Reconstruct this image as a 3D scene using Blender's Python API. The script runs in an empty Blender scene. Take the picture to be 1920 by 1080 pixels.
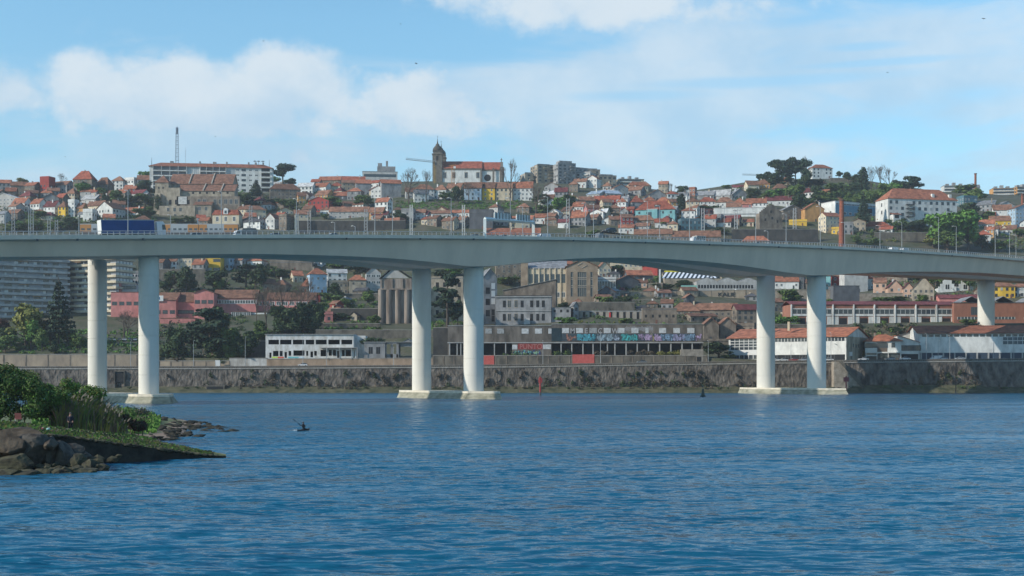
import bpy, math, random, bisect
from math import sin, cos, tan, atan2, pi, radians, sqrt
from mathutils import Vector, Matrix, noise
random.seed(7)
C = bpy.context.scene.collection
SC = bpy.context.scene

# ---------------------------------------------------------------- camera
F, H0, YH = 2400.0, 6.8, 706.0          # focal length in px of a 1920 wide frame, eye height, horizon row
cam = bpy.data.cameras.new('camera'); camo = bpy.data.objects.new('camera', cam); C.objects.link(camo)
camo.location = (0, 0, H0); camo.rotation_euler = (radians(90), 0, 0)
cam.sensor_width = 36; cam.lens = F/1920*36; cam.shift_y = (YH-540)/1920
cam.clip_start = 1; cam.clip_end = 20000
SC.camera = camo

# ---------------------------------------------------------------- sun and sky
SUN_AZ, SUN_EL = radians(-113), radians(28)       # azimuth from +Y towards +X
sv = Vector((sin(SUN_AZ)*cos(SUN_EL), cos(SUN_AZ)*cos(SUN_EL), sin(SUN_EL)))
sl = bpy.data.lights.new('sun', 'SUN'); so = bpy.data.objects.new('sun', sl); C.objects.link(so)
sl.energy = 3.5; sl.angle = radians(0.5); sl.color = (1, .93, .82)
so.rotation_euler = sv.to_track_quat('Z', 'Y').to_euler()
W = bpy.data.worlds.new('World'); SC.world = W; W.use_nodes = True
nt = W.node_tree; N = nt.nodes; L = nt.links; N.clear()
def wn(t, **k):
    n = N.new(t)
    for a, b in k.items(): setattr(n, a, b)
    return n
def wmath(op, a, b=None, c=None, clamp=False):
    n = N.new('ShaderNodeMath'); n.operation = op; n.use_clamp = clamp
    for i, v in enumerate((a, b, c)):
        if v is None: continue
        if isinstance(v, (int, float)): n.inputs[i].default_value = v
        else: L.new(v, n.inputs[i])
    return n.outputs[0]
sky = wn('ShaderNodeTexSky'); sky.sky_type = 'NISHITA'; sky.sun_disc = False
sky.sun_elevation = SUN_EL; sky.sun_rotation = SUN_AZ; sky.altitude = 0
sky.air_density = 1.0; sky.dust_density = 0.3; sky.ozone_density = 3.0
tc = wn('ShaderNodeTexCoord'); sep = wn('ShaderNodeSeparateXYZ'); L.new(tc.outputs['Generated'], sep.inputs[0])
az = wmath('ARCTAN2', sep.outputs[0], sep.outputs[1]); el = wmath('ARCSINE', sep.outputs[2])
def noi(su, sv_, scale, detail, rough, off=0.0, dist=0.0):
    cx = wn('ShaderNodeCombineXYZ'); L.new(wmath('MULTIPLY', az, su), cx.inputs[0]); L.new(wmath('MULTIPLY', el, sv_), cx.inputs[1]); cx.inputs[2].default_value = off
    n = wn('ShaderNodeTexNoise'); n.inputs['Scale'].default_value = scale; n.inputs['Detail'].default_value = detail
    n.inputs['Roughness'].default_value = rough; n.inputs['Distortion'].default_value = dist
    L.new(cx.outputs[0], n.inputs['Vector']); return n.outputs[0]
nA = noi(1, 1.3, 17, 9, .60, 2.3)          # cauliflower edges of the cumulus
nB = noi(1, 3.6, 4.6, 8, .60, 8.1, .5)      # long thin veils
nC = noi(1, 1.6, 7, 5, .5, 4.4)
def blob(px, py, rx, ry, amp=1.0):
    a0, e0 = (px-960)/F, (YH-py)/F
    u = wmath('DIVIDE', wmath('SUBTRACT', az, a0), rx/F); v = wmath('DIVIDE', wmath('SUBTRACT', el, e0), ry/F)
    d = wmath('SQRT', wmath('ADD', wmath('MULTIPLY', u, u), wmath('MULTIPLY', v, v)))
    return wmath('MULTIPLY', wmath('SUBTRACT', 1.0, d), amp)
def ramp(v, a, b):
    m = wn('ShaderNodeMapRange'); m.interpolation_type = 'SMOOTHSTEP'; L.new(v, m.inputs[0])
    m.inputs[1].default_value = a; m.inputs[2].default_value = b; return m.outputs[0]
def mx(*v):
    r = v[0]
    for q in v[1:]: r = wmath('MAXIMUM', r, q)
    return r
cum = mx(blob(340, 205, 190, 100), blob(565, 175, 150, 112), blob(470, 220, 230, 85), blob(215, 215, 150, 90, .9), blob(790, 205, 220, 95, .75),
         blob(1130, 10, 360, 95, .85), blob(1330, 50, 220, 60, .6), blob(560, 300, 60, 40, .6), blob(60, 215, 170, 75, .7))
cumd = wmath('ADD', cum, wmath('MULTIPLY', wmath('SUBTRACT', nA, .5), 1.5))
cumf = wmath('MULTIPLY', ramp(cumd, .05, .52), .88)
veil = mx(blob(1450, 170, 900, 130, 1.15), blob(1500, 330, 1300, 110, .9), blob(1150, 240, 500, 100, 1.0), blob(40, 240, 260, 95, 1.0), blob(1700, 130, 520, 70, 1), blob(600, 270, 900, 140, .9), blob(960, 350, 2600, 90, .6))
streak = mx(blob(1430, 172, 380, 17), blob(1620, 150, 220, 11), blob(1600, 121, 110, 13), blob(1200, 190, 190, 18), blob(1800, 215, 140, 30, .8), blob(1480, 70, 120, 22, .8), 0.0)
veilf0 = wmath('MULTIPLY', ramp(wmath('ADD', veil, wmath('MULTIPLY', wmath('SUBTRACT', nB, .5), 4.6)), -.25, 1.0), .66)
veilf = wmath('MULTIPLY', veilf0, wmath('SUBTRACT', 1.0, wmath('MULTIPLY', ramp(wmath('ADD', streak, wmath('MULTIPLY', wmath('SUBTRACT', nA, .5), .9)), .08, .75), .55)))
# elsewhere in the dome: scattered clouds
far = wmath('MULTIPLY', ramp(nC, .58, .75), ramp(wmath('ABSOLUTE', az), .55, .9))
cov = wmath('MINIMUM', mx(cumf, veilf, wmath('MULTIPLY', far, .6)), 1.0)
tint = wn('ShaderNodeValToRGB'); L.new(el, tint.inputs[0]); te = tint.color_ramp.elements      # slight white-balance of the sky by elevation
te[0].position = .03; te[0].color = (.108, .119, .112, 1); te[1].position = .27; te[1].color = (.124, .157, .146, 1); te_ = te.new(.75); te_.color = (.070, .118, .140, 1)
sm = wn('ShaderNodeVectorMath', operation='MULTIPLY'); L.new(sky.outputs[0], sm.inputs[0]); L.new(tint.outputs[0], sm.inputs[1])
# clouds: white tops, blue-grey bellies
belly = ramp(wmath('ADD', wmath('ADD', wmath('MULTIPLY', nC, .45), wmath('MULTIPLY', nA, .55)), wmath('MULTIPLY', el, 1.0)), .54, .86)
cc = wn('ShaderNodeMix', data_type='RGBA'); cc.inputs[6].default_value = (.37, .50, .62, 1); cc.inputs[7].default_value = (.555, .615, .66, 1); L.new(belly, cc.inputs[0])
mixc = wn('ShaderNodeMix', data_type='RGBA'); L.new(cov, mixc.inputs[0]); L.new(sm.outputs[0], mixc.inputs[6]); L.new(cc.outputs[2], mixc.inputs[7])
bg = wn('ShaderNodeBackground'); bg.inputs[1].default_value = 1.0; L.new(mixc.outputs[2], bg.inputs[0])
wo = wn('ShaderNodeOutputWorld'); L.new(bg.outputs[0], wo.inputs[0])
SC.view_settings.view_transform = 'Standard'; SC.view_settings.look = 'None'
SC.view_settings.exposure = 0.45; SC.view_settings.gamma = 1.0
SC.cycles.max_bounces = 5; SC.cycles.diffuse_bounces = 2; SC.cycles.glossy_bounces = 2; SC.cycles.transparent_max_bounces = 8
SC.cycles.use_denoising = True; SC.cycles.caustics_reflective = False; SC.cycles.caustics_refractive = False

# ---------------------------------------------------------------- placing by row and depth
def wx(x, D): return (x-960)/F*D
def wz(y, D): return H0+(YH-y)/F*D
def WP(x, y, D): return Vector((wx(x, D), D, wz(y, D)))
def px(X, Y): return 960+F*X/Y
def lin(t, xs, ys):
    if t <= xs[0]: return ys[0]
    if t >= xs[-1]: return ys[-1]
    i = bisect.bisect_right(xs, t)-1
    f = (t-xs[i])/(xs[i+1]-xs[i]); return ys[i]+(ys[i+1]-ys[i])*f

# ---------------------------------------------------------------- materials
MATS = {}
def mat(name, col, rough=.8, var=.25, scale=.5, col2=None, metal=0, spec=.3, rnd=0.0, bump=0.0, stretch=(1, 1, 1), bscale=None, detail=5):
    if name in MATS: return MATS[name]
    m = bpy.data.materials.new(name); m.use_nodes = True; t = m.node_tree; b = t.nodes['Principled BSDF']
    b.inputs['Roughness'].default_value = rough; b.inputs['Metallic'].default_value = metal; b.inputs['Specular IOR Level'].default_value = spec
    c = (*col, 1)
    if var > 0 or col2:
        tcx = t.nodes.new('ShaderNodeNewGeometry'); mp = t.nodes.new('ShaderNodeMapping'); mp.inputs['Scale'].default_value = stretch
        t.links.new(tcx.outputs['Position'], mp.inputs['Vector'])
        n = t.nodes.new('ShaderNodeTexNoise'); n.inputs['Scale'].default_value = scale; n.inputs['Detail'].default_value = detail; n.inputs['Roughness'].default_value = .62
        t.links.new(mp.outputs[0], n.inputs['Vector'])
        mr = t.nodes.new('ShaderNodeMapRange'); mr.inputs[1].default_value = .35; mr.inputs[2].default_value = .65; t.links.new(n.outputs[0], mr.inputs[0])
        mi = t.nodes.new('ShaderNodeMix'); mi.data_type = 'RGBA'
        if col2: mi.inputs[6].default_value = c; mi.inputs[7].default_value = (*col2, 1)
        else:
            mi.inputs[6].default_value = (col[0]*(1-var), col[1]*(1-var), col[2]*(1-var), 1); mi.inputs[7].default_value = tuple(min(1, q*(1+var*.6)) for q in col)+(1,)
        t.links.new(mr.outputs[0], mi.inputs[0]); out = mi.outputs[2]
        if rnd:
            oi = t.nodes.new('ShaderNodeObjectInfo'); hs = t.nodes.new('ShaderNodeHueSaturation')
            m1 = t.nodes.new('ShaderNodeMapRange'); m1.inputs[3].default_value = 1-rnd; m1.inputs[4].default_value = 1+rnd*.5; t.links.new(oi.outputs['Random'], m1.inputs[0])
            t.links.new(m1.outputs[0], hs.inputs['Value']); t.links.new(out, hs.inputs['Color']); out = hs.outputs[0]
        t.links.new(out, b.inputs['Base Color'])
        if bump:
            bp = t.nodes.new('ShaderNodeBump'); bp.inputs['Strength'].default_value = 1; bp.inputs['Distance'].default_value = bump
            if bscale:
                n2 = t.nodes.new('ShaderNodeTexNoise'); n2.inputs['Scale'].default_value = bscale; n2.inputs['Detail'].default_value = 4; t.links.new(mp.outputs[0], n2.inputs['Vector']); t.links.new(n2.outputs[0], bp.inputs['Height'])
            else: t.links.new(n.outputs[0], bp.inputs['Height'])
            t.links.new(bp.outputs[0], b.inputs['Normal'])
    else: b.inputs['Base Color'].default_value = c
    MATS[name] = m; return m
WALL = {'W': (.62, .62, .59), 'C': (.55, .47, .34), 'G': (.26, .26, .26), 'B': (.34, .29, .22), 'S': (.20, .165, .13), 'Y': (.62, .40, .05), 'O': (.50, .27, .10),
        'P': (.50, .20, .18), 'Q': (.55, .36, .26), 'R': (.33, .055, .045), 'T': (.20, .42, .43), 'L': (.34, .46, .56), 'K': (.10, .105, .115), 'N': (.27, .12, .08), 'Z': (.42, .41, .39), 'V': (.07, .16, .2)}
WNAME = {'W': 'white', 'C': 'cream', 'G': 'grey', 'B': 'beige', 'S': 'brown stone', 'Y': 'yellow', 'O': 'ochre', 'P': 'pink', 'Q': 'peach', 'R': 'red', 'T': 'turquoise', 'L': 'pale blue', 'K': 'dark grey', 'N': 'brick', 'Z': 'pale grey', 'V': 'dark teal'}
ROOF = {'o': (.32, .122, .07), 'r': (.29, .085, .05), 'b': (.22, .11, .07), 'm': (.16, .045, .045), 'g': (.22, .225, .23), 'w': (.50, .50, .49), 'k': (.07, .07, .075), 'l': (.42, .52, .62)}
RNAME = {'o': 'orange tiled', 'r': 'red tiled', 'b': 'brown tiled', 'm': 'maroon', 'g': 'grey', 'w': 'pale', 'k': 'dark', 'l': 'pale blue'}
def wallm(k):
    v = {'S': .5, 'B': .4, 'G': .35, 'K': .3}.get(k, .24)
    return mat('wall_'+WNAME[k].replace(' ', '_'), WALL[k], .9, v, .35, rnd=.16, bump=.06 if k in 'SBG' else 0, stretch=(1, 1, .55))
def roofm(k): return mat('roof_'+RNAME[k].replace(' ', '_'), ROOF[k], .9, .45, .45, rnd=.32, bump=.1)
M_glass = mat('window_glass', (.035, .045, .055), .12, 0, spec=.6)
M_dark = mat('dark_opening', (.018, .02, .022), .9, 0)  # near-black colour painted as the shade inside openings; also plain black parts
M_frame = mat('white_frame', (.62, .62, .60), .7, 0)
M_stonef = mat('stone_frame', (.34, .30, .25), .9, .2)
M_conc = mat('grey_concrete', (.32, .32, .31), .85, .2, .3)
M_metal = mat('galvanised_metal', (.30, .32, .33), .55, 0, metal=.3)
M_dmetal = mat('dark_metal', (.06, .065, .07), .6, 0)
M_trunk = mat('bark', (.09, .07, .055), .95, .3, 2)
M_tyre = mat('tyre_rubber', (.02, .02, .02), .9, 0)

# ---------------------------------------------------------------- mesh builder
class MB:
    def __init__(s): s.v = []; s.f = []; s.m = []; s.mats = []; s.mi = 0; s.smooth = []; s.sm = False
    def use(s, m):
        if m not in s.mats: s.mats.append(m)
        s.mi = s.mats.index(m); return s
    def face(s, pts):
        n = len(s.v); s.v += [tuple(p) for p in pts]; s.f.append(tuple(range(n, n+len(pts)))); s.m.append(s.mi); s.smooth.append(s.sm)
    def add(s, vs, fs, M=None):
        n = len(s.v)
        s.v += [tuple(M @ Vector(p)) if M else tuple(p) for p in vs]
        for f in fs: s.f.append(tuple(i+n for i in f)); s.m.append(s.mi); s.smooth.append(s.sm)
    def box(s, x0, x1, y0, y1, z0, z1, M=None):
        s.add([(x0, y0, z0), (x1, y0, z0), (x1, y1, z0), (x0, y1, z0), (x0, y0, z1), (x1, y0, z1), (x1, y1, z1), (x0, y1, z1)],
              [(3, 2, 1, 0), (4, 5, 6, 7), (0, 1, 5, 4), (1, 2, 6, 5), (2, 3, 7, 6), (3, 0, 4, 7)], M); return s
    def cyl(s, p0, p1, r0, r1=None, n=8, cap=True):
        p0 = Vector(p0); p1 = Vector(p1); r1 = r0 if r1 is None else r1
        d = (p1-p0)
        if d.length < 1e-6: return s
        q = d.to_track_quat('Z', 'Y'); vs = []
        for p, r in ((p0, r0), (p1, r1)):
            for i in range(n):
                a = 2*pi*i/n; vs.append(p+q @ Vector((cos(a)*r, sin(a)*r, 0)))
        fs = [(i, (i+1) % n, n+(i+1) % n, n+i) for i in range(n)]
        if cap: fs += [tuple(range(n-1, -1, -1)), tuple(range(n, 2*n))]
        s.add(vs, fs); return s
    def bar(s, p0, p1, w=.1): return s.cyl(p0, p1, w/2, n=4)
    def prism(s, poly, z0, z1, M=None, inset=None):
        n = len(poly); top = inset or poly
        s.add([(x, y, z0) for x, y in poly]+[(x, y, z1) for x, y in top], [tuple(range(n-1, -1, -1)), tuple(range(n, 2*n))]+[(i, (i+1) % n, n+(i+1) % n, n+i) for i in range(n)], M); return s
    def lathe(s, prof, n=16, c=(0, 0, 0)):
        vs = []
        for r, z in prof:
            for i in range(n): a = 2*pi*i/n; vs.append((c[0]+cos(a)*r, c[1]+sin(a)*r, c[2]+z))
        k = len(prof)
        fs = [(j*n+i, j*n+(i+1) % n, (j+1)*n+(i+1) % n, (j+1)*n+i) for j in range(k-1) for i in range(n)]
        fs += [tuple(range(n-1, -1, -1)), tuple(range((k-1)*n, k*n))]
        s.add(vs, fs); return s
    def mesh(s, name):
        me = bpy.data.meshes.new(name); me.from_pydata(s.v, [], s.f)
        for m in s.mats: me.materials.append(m)
        if s.mats: me.polygons.foreach_set('material_index', s.m)
        if any(s.smooth): me.polygons.foreach_set('use_smooth', s.smooth)
        me.update(); return me
    def build(s, name, m=None, parent=None):
        if m is not None: s.mats = [m]; s.m = [0]*len(s.f)
        return link(name, s.mesh(name), parent)
def link(name, me, parent=None, loc=(0, 0, 0), rz=0, sc=(1, 1, 1)):
    o = bpy.data.objects.new(name, me); C.objects.link(o); o.location = loc; o.rotation_euler = (0, 0, rz); o.scale = sc
    if parent: o.parent = parent
    return o
# every thing is registered; labels not given by hand are completed at the end so that each one singles out its thing
REG = []
def thing(name, cat, desc=None, label=None, loc=(0, 0, 0), rz=0, group=None, at=None):
    o = bpy.data.objects.new(name, None); C.objects.link(o); o.location = loc; o.rotation_euler = (0, 0, rz); o.empty_display_size = .5
    return tag(o, cat, desc, label, group, at)
def tag(o, cat, desc=None, label=None, group=None, at=None):
    o['category'] = cat
    if label: o['label'] = label
    if group: o['group'] = group
    REG.append((o, desc, at)); return o
def kind(o, k): o['kind'] = k; return o
def stuff(o, cat, label): o['kind'] = 'stuff'; o['category'] = cat; o['label'] = label; return o
def copy_thing(root, loc, rz=None, sc=None):
    r = root.copy(); C.objects.link(r); r.location = loc
    if rz is not None: r.rotation_euler = (0, 0, rz)
    if sc is not None: r.scale = sc
    for ch in root.children:
        c = ch.copy(); C.objects.link(c); c.parent = r
        for g in ch.children:
            d = g.copy(); C.objects.link(d); d.parent = c
    return r

# ---------------------------------------------------------------- terrain of the far bank
def Dw(x): return 547-.006*x                   # depth of the quay wall at column x
def wall_top_y(x): return lin(x, [-400, 0, 440, 960, 1440, 1920, 2300], [691, 691, 690.5, 687.5, 680.5, 676, 673])
def quay_z(x): return wz(wall_top_y(x), Dw(x))
def road_z(x): return quay_z(x)+.6
TX = [-160, 0, 160, 320, 480, 640, 800, 960, 1120, 1280, 1440, 1600, 1760, 1920, 2080]
TR = [  # depth (at the left end), then the row of the ground in each column
 (565.5, [668, 668, 668, 671, 673, 673, 672, 669, 669, 669, 677, 676, 675, 674, 673]),
 (600, [640, 640, 640, 650, 671, 672, 660, 668, 668, 668, 673, 672, 672, 672, 672]),
 (625, [630, 630, 632, 640, 625, 622, 620, 615, 612, 612, 645, 612, 610, 608, 606]),
 (665, [612, 612, 615, 618, 612, 605, 605, 606, 590, 605, 625, 608, 608, 607, 605]),
 (710, [580, 580, 585, 590, 580, 575, 590, 590, 575, 565, 575, 575, 562, 548, 540]),
 (760, [540, 540, 545, 545, 545, 560, 560, 570, 552, 545, 555, 555, 547, 535, 530]),
 (810, [490, 490, 500, 520, 520, 540, 515, 520, 515, 520, 530, 530, 515, 505, 500]),
 (860, [462, 462, 465, 475, 475, 475, 465, 465, 475, 478, 485, 485, 485, 485, 485]),
 (900, [438, 438, 438, 440, 438, 432, 428, 430, 432, 440, 447, 448, 462, 470, 475]),
 (950, [405, 405, 405, 408, 412, 412, 398, 400, 408, 415, 415, 420, 425, 445, 455]),
 (1000, [378, 378, 378, 382, 395, 385, 374, 378, 382, 395, 390, 398, 412, 425, 435]),
 (1050, [360, 358, 360, 366, 372, 366, 358, 356, 362, 374, 366, 376, 385, 395, 400]),
 (1100, [352, 350, 348, 352, 360, 352, 345, 345, 350, 365, 350, 356, 372, 380, 385]),
 (1180, [352, 350, 345, 348, 352, 345, 341, 342, 347, 362, 338, 338, 362, 370, 372]),
 (1500, [378, 378, 378, 378, 378, 378, 378, 378, 378, 378, 378, 378, 378, 378, 378]),
 (2300, [460]*15)]
TD = [r[0] for r in TR]; TC = list(zip(*[r[1] for r in TR]))
def ground_z(X, D):
    x = px(X, D); off = 547-Dw(x); d = D+off
    if d < 547+18.2: return road_z(x)
    zs = [wz(lin(x, TX, r[1]), r[0]) for r in TR[:1]]
    i = max(0, min(len(TR)-2, bisect.bisect_right(TD, d)-1))
    z0 = wz(lin(x, TX, TR[i][1]), TR[i][0]); z1 = wz(lin(x, TX, TR[i+1][1]), TR[i+1][0])
    f = min(1, max(0, (d-TD[i])/(TD[i+1]-TD[i]))); return z0+(z1-z0)*f
def find_D(x, y):
    """depth at which the ground shows at row y of column x"""
    D = 566.0
    while D < 1400:
        if YH-(ground_z(wx(x, D), D)-H0)*F/D <= y: return D
        D += 2
    return 1150.0
# ================================================================ ground, water, road
def terrain():
    M = mat('hillside_ground', (.045, .06, .024), .95, 0, .09, col2=(.10, .088, .06), bump=.5, bscale=.4, detail=9)
    ds = [547.4, 552, 557, 562, 564.9, 565.3, 566]+[569+i*5 for i in range(43)]+[785+i*9 for i in range(48)]+[1230, 1270, 1330, 1420, 1500, 1700, 2000, 2500, 4000, 9000]
    xs = [-900, -500]+[-160+i*20 for i in range(113)]+[2400, 2900]
    b = MB(); vs = []
    for D in ds:
        for x in xs:
            D0 = D; D = D-x*.006; X = wx(x, D)
            if D > 1500: z = ground_z(X, 1500)*(1-(min(1, (D-1500)/700))); z = max(z, 12)
            else: z = ground_z(X, D)
            if D > 572: z += .5*noise.noise((X*.03, D*.03, 0))
            vs.append((X, D, z)); D = D0
    n = len(xs)
    fs = [(r*n+c, r*n+c+1, (r+1)*n+c+1, (r+1)*n+c) for r in range(len(ds)-1) for c in range(n-1)]
    b.sm = True; b.use(M).add(vs, fs)
    kind(b.build('hillside_terrain'), 'structure')
terrain()
def water():
    m = bpy.data.materials.new('river_water'); m.use_nodes = True; t = m.node_tree; b = t.nodes['Principled BSDF']
    b.inputs['Base Color'].default_value = (.005, .086, .150, 1); b.inputs['Roughness'].default_value = .13; b.inputs['IOR'].default_value = 1.33
    g = t.nodes.new('ShaderNodeNewGeometry')
    def nz(sx, sy, sc, det, ro, dist=0):
        mp = t.nodes.new('ShaderNodeMapping'); mp.inputs['Scale'].default_value = (sx, sy, 1); mp.inputs['Rotation'].default_value = (0, 0, radians(7)); t.links.new(g.outputs['Position'], mp.inputs[0])
        n = t.nodes.new('ShaderNodeTexNoise'); n.inputs['Scale'].default_value = sc; n.inputs['Detail'].default_value = det; n.inputs['Roughness'].default_value = ro; n.inputs['Distortion'].default_value = dist
        t.links.new(mp.outputs[0], n.inputs['Vector']); return n.outputs[0]
    def slope(sx, sy, sc, det, ro, k, dist=0):
        n = nz(sx, sy, sc, det, ro, dist).node.outputs[1]
        a = t.nodes.new('ShaderNodeVectorMath'); a.operation = 'SUBTRACT'; t.links.new(n, a.inputs[0]); a.inputs[1].default_value = (.5, .5, .5)
        c = t.nodes.new('ShaderNodeVectorMath'); c.operation = 'MULTIPLY'; t.links.new(a.outputs[0], c.inputs[0]); c.inputs[1].default_value = (k*1.1, k, 0); return c.outputs[0]
    def vadd(a, b_):
        c = t.nodes.new('ShaderNodeVectorMath'); c.operation = 'ADD'; t.links.new(a, c.inputs[0])
        if isinstance(b_, tuple): c.inputs[1].default_value = b_
        else: t.links.new(b_, c.inputs[1])
        return c.outputs[0]
    gust = t.nodes.new('ShaderNodeMapRange'); gust.inputs[1].default_value = .35; gust.inputs[2].default_value = .65; gust.inputs[3].default_value = .45; gust.inputs[4].default_value = 1.45
    t.links.new(nz(.22, 1, .06, 7, .66), gust.inputs[0])
    sl_ = vadd(slope(.3, 1, 2.2, 4, .75, 1.9, .3), vadd(slope(.4, 1, .5, 2, .5, .42), slope(.2, 1, .2, 6, .74, .48)))
    sc_ = t.nodes.new('ShaderNodeVectorMath'); sc_.operation = 'SCALE'; t.links.new(sl_, sc_.inputs[0]); t.links.new(gust.outputs[0], sc_.inputs[3])
    geo = t.nodes.new('ShaderNodeVectorMath'); geo.operation = 'ADD'; t.links.new(g.outputs['Normal'], geo.inputs[0]); geo.inputs[1].default_value = (0, -.13, 0)
    nn = t.nodes.new('ShaderNodeVectorMath'); nn.operation = 'NORMALIZE'; t.links.new(vadd(sc_.outputs[0], geo.outputs[0]), nn.inputs[0])
    t.links.new(nn.outputs[0], b.inputs['Normal'])
    mb = MB(); mb.use(m)
    # wind chop as real relief, finer where it is nearer
    Ys = []; y = 1110.0
    while y > 735: Ys.append(H0*F/(y-YH)); y -= .8 if y < 900 else 1.1
    Ys.append(556)
    us = [-3200, -1400]+[-420+i*3.6 for i in range(768)]+[3400, 5200]; N3 = noise.noise; vs = []
    for j, Y in enumerate(Ys):
        for i, u in enumerate(us):
            X = wx(u, Y); e = min(1, j/6, (len(Ys)-1-j)/4, max(0, i-1)/20, max(0, len(us)-2-i)/20)
            h = 0 if e <= 0 else e*(.13*N3((X*.10, Y*.26, 0))+.085*N3((X*.30+9, Y*.75, 4))+.045*N3((X*.9, Y*2.0, 7)))*(1+.6*N3((X*.015, Y*.03, 2)))
            vs.append((X, Y, h))
    n = len(us); mb.sm = True
    mb.add(vs, [(r*n+c, r*n+c+1, (r+1)*n+c+1, (r+1)*n+c) for r in range(len(Ys)-1) for c in range(n-1)])
    mb.sm = False; a, b2 = wx(us[0], Ys[0]), wx(us[-1], Ys[0]); c, d = wx(us[0], 556), wx(us[-1], 556)
    mb.face([(-6000, -2500, 0), (6000, -2500, 0), (6000, Ys[0], 0), (b2, Ys[0], 0), (a, Ys[0], 0), (-6000, Ys[0], 0)])
    mb.face([(-6000, Ys[0], 0), (a, Ys[0], 0), (c, 556, 0), (-6000, 556, 0)]); mb.face([(b2, Ys[0], 0), (6000, Ys[0], 0), (6000, 556, 0), (d, 556, 0)])
    kind(mb.build('river_water'), 'structure')
water()
M_asph = mat('asphalt', (.05, .05, .052), .9, .2, .3)
M_mark = mat('road_paint', (.7, .7, .68), .8, 0)
def road():
    b = MB().use(M_asph)
    def strip(o0, o1, dz, xs):
        for a, c in zip(xs[:-1], xs[1:]):
            pa = [(wx(a, Dw(a)+o), Dw(a)+o, road_z(a)+dz) for o in (o0, o1)]; pc = [(wx(c, Dw(c)+o), Dw(c)+o, road_z(c)+dz) for o in (o0, o1)]
            b.face([pa[0], pc[0], pc[1], pa[1]])
    xs = list(range(-600, 2601, 80)); strip(3.2, 14.2, .06, xs)
    b.use(M_mark)
    for x in range(-300, 2250, 24): strip(8.6, 8.8, .066, [x, x+10])
    kind(b.build('riverside_road'), 'structure')
    b = MB().use(mat('pavement_slabs', (.24, .23, .21), .9, .2, 1))
    def kerb(o0, o1):
        for a, c in zip(xs[:-1], xs[1:]):
            A = [(wx(a, Dw(a)+o), Dw(a)+o, road_z(a)) for o in (o0, o1)]; B_ = [(wx(c, Dw(c)+o), Dw(c)+o, road_z(c)) for o in (o0, o1)]
            up = lambda p: (p[0], p[1], p[2]+.2)
            b.face([up(A[0]), up(B_[0]), up(B_[1]), up(A[1])]); b.face([A[0], B_[0], up(B_[0]), up(A[0])]); b.face([B_[1], A[1], up(A[1]), up(B_[1])])
    kerb(.5, 3.2); kerb(14.2, 17.2)
    kind(b.build('road_pavement'), 'structure')
road()
# ---------------------------------------------------------------- quay wall
M_quay = mat('quay_masonry', (.040, .035, .031), .95, 0, .45, col2=(.19, .165, .14), stretch=(1, 1, .55), bump=.9, bscale=.9, detail=10)
M_cap = mat('quay_coping', (.30, .28, .25), .9, .25, .6)
def quay():
    t = thing('quay_wall', 'quay wall', label='long dark rough stone quay wall along the far river bank below the road')
    b = MB().use(M_quay); xs = list(range(-600, 2601, 10)); rows = 12; vs = []
    for x in xs:
        zt = quay_z(x)-.35
        for r in range(rows+1):
            z = -1+(zt+1)*r/rows; off = .08*(zt-z)
            d = .35*noise.noise((x*.15, z*.6, 3)) if 0 < r < rows else 0
            D = Dw(x)-off*.6+d; vs.append((wx(x, Dw(x)), D, z))
    n = rows+1
    b.sm = True
    b.add(vs, [(c*n+r, (c+1)*n+r, (c+1)*n+r+1, c*n+r+1) for c in range(len(xs)-1) for r in range(rows)])
    b.build('masonry_face', None, t)
    c = MB().use(M_cap); c2 = MB().use(mat('quay_balustrade', (.17, .155, .135), .9, .3, 1))
    for a, e in zip(xs[:-1], xs[1:]):
        za, ze = quay_z(a), quay_z(e); A = Vector((wx(a, Dw(a)), Dw(a), za)); E = Vector((wx(e, Dw(e)), Dw(e), ze))
        for m_, y0, y1, z0, z1 in ((c, -.25, .5, -.35, .12), (c2, 0, .22, .85, 1.0)):
            p = [(A.x, A.y+y0, A.z+z0), (E.x, E.y+y0, E.z+z0), (E.x, E.y+y1, E.z+z0), (A.x, A.y+y1, A.z+z0)]
            q = [(u[0], u[1], u[2]+z1-z0) for u in p]
            m_.add(p+q, [(3, 2, 1, 0), (4, 5, 6, 7), (0, 1, 5, 4), (2, 3, 7, 6)])
        for i in range(3):
            P = A.lerp(E, (i+.5)/3); c2.box(P.x-.17, P.x+.17, P.y+.02, P.y+.2, P.z+.12, P.z+.85)
    c.build('coping', None, t); c2.build('balustrade', None, t)
    # rubble foreshore at the foot
    g = MB().use(mat('foreshore_weed', (.028, .038, .016), .95, 0, .3, col2=(.12, .11, .06), bump=.4, bscale=1.2, detail=8)); g.sm = True; vs = []
    for x in xs:
        k = 1.0 if not 1590 < x < 1850 else 2.1
        for j, (o, z) in enumerate(((-15, -1.6), (-11, -.25), (-8, .9), (-5, 1.2+.5*k), (-2, 1.6+.7*k), (1, 1.9+.8*k))):
            nn = noise.noise((x*.05, j*1.7, 0))
            D = Dw(x)+o+nn*1.2; vs.append((wx(x, D), D, z+.45*noise.noise((x*.2, j*.9, 5))*(z > -1)))
    g.add(vs, [(c*6+r, (c+1)*6+r, (c+1)*6+r+1, c*6+r+1) for c in range(len(xs)-1) for r in range(5)])
    kind(g.build('river_foreshore'), 'structure')
quay()

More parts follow.
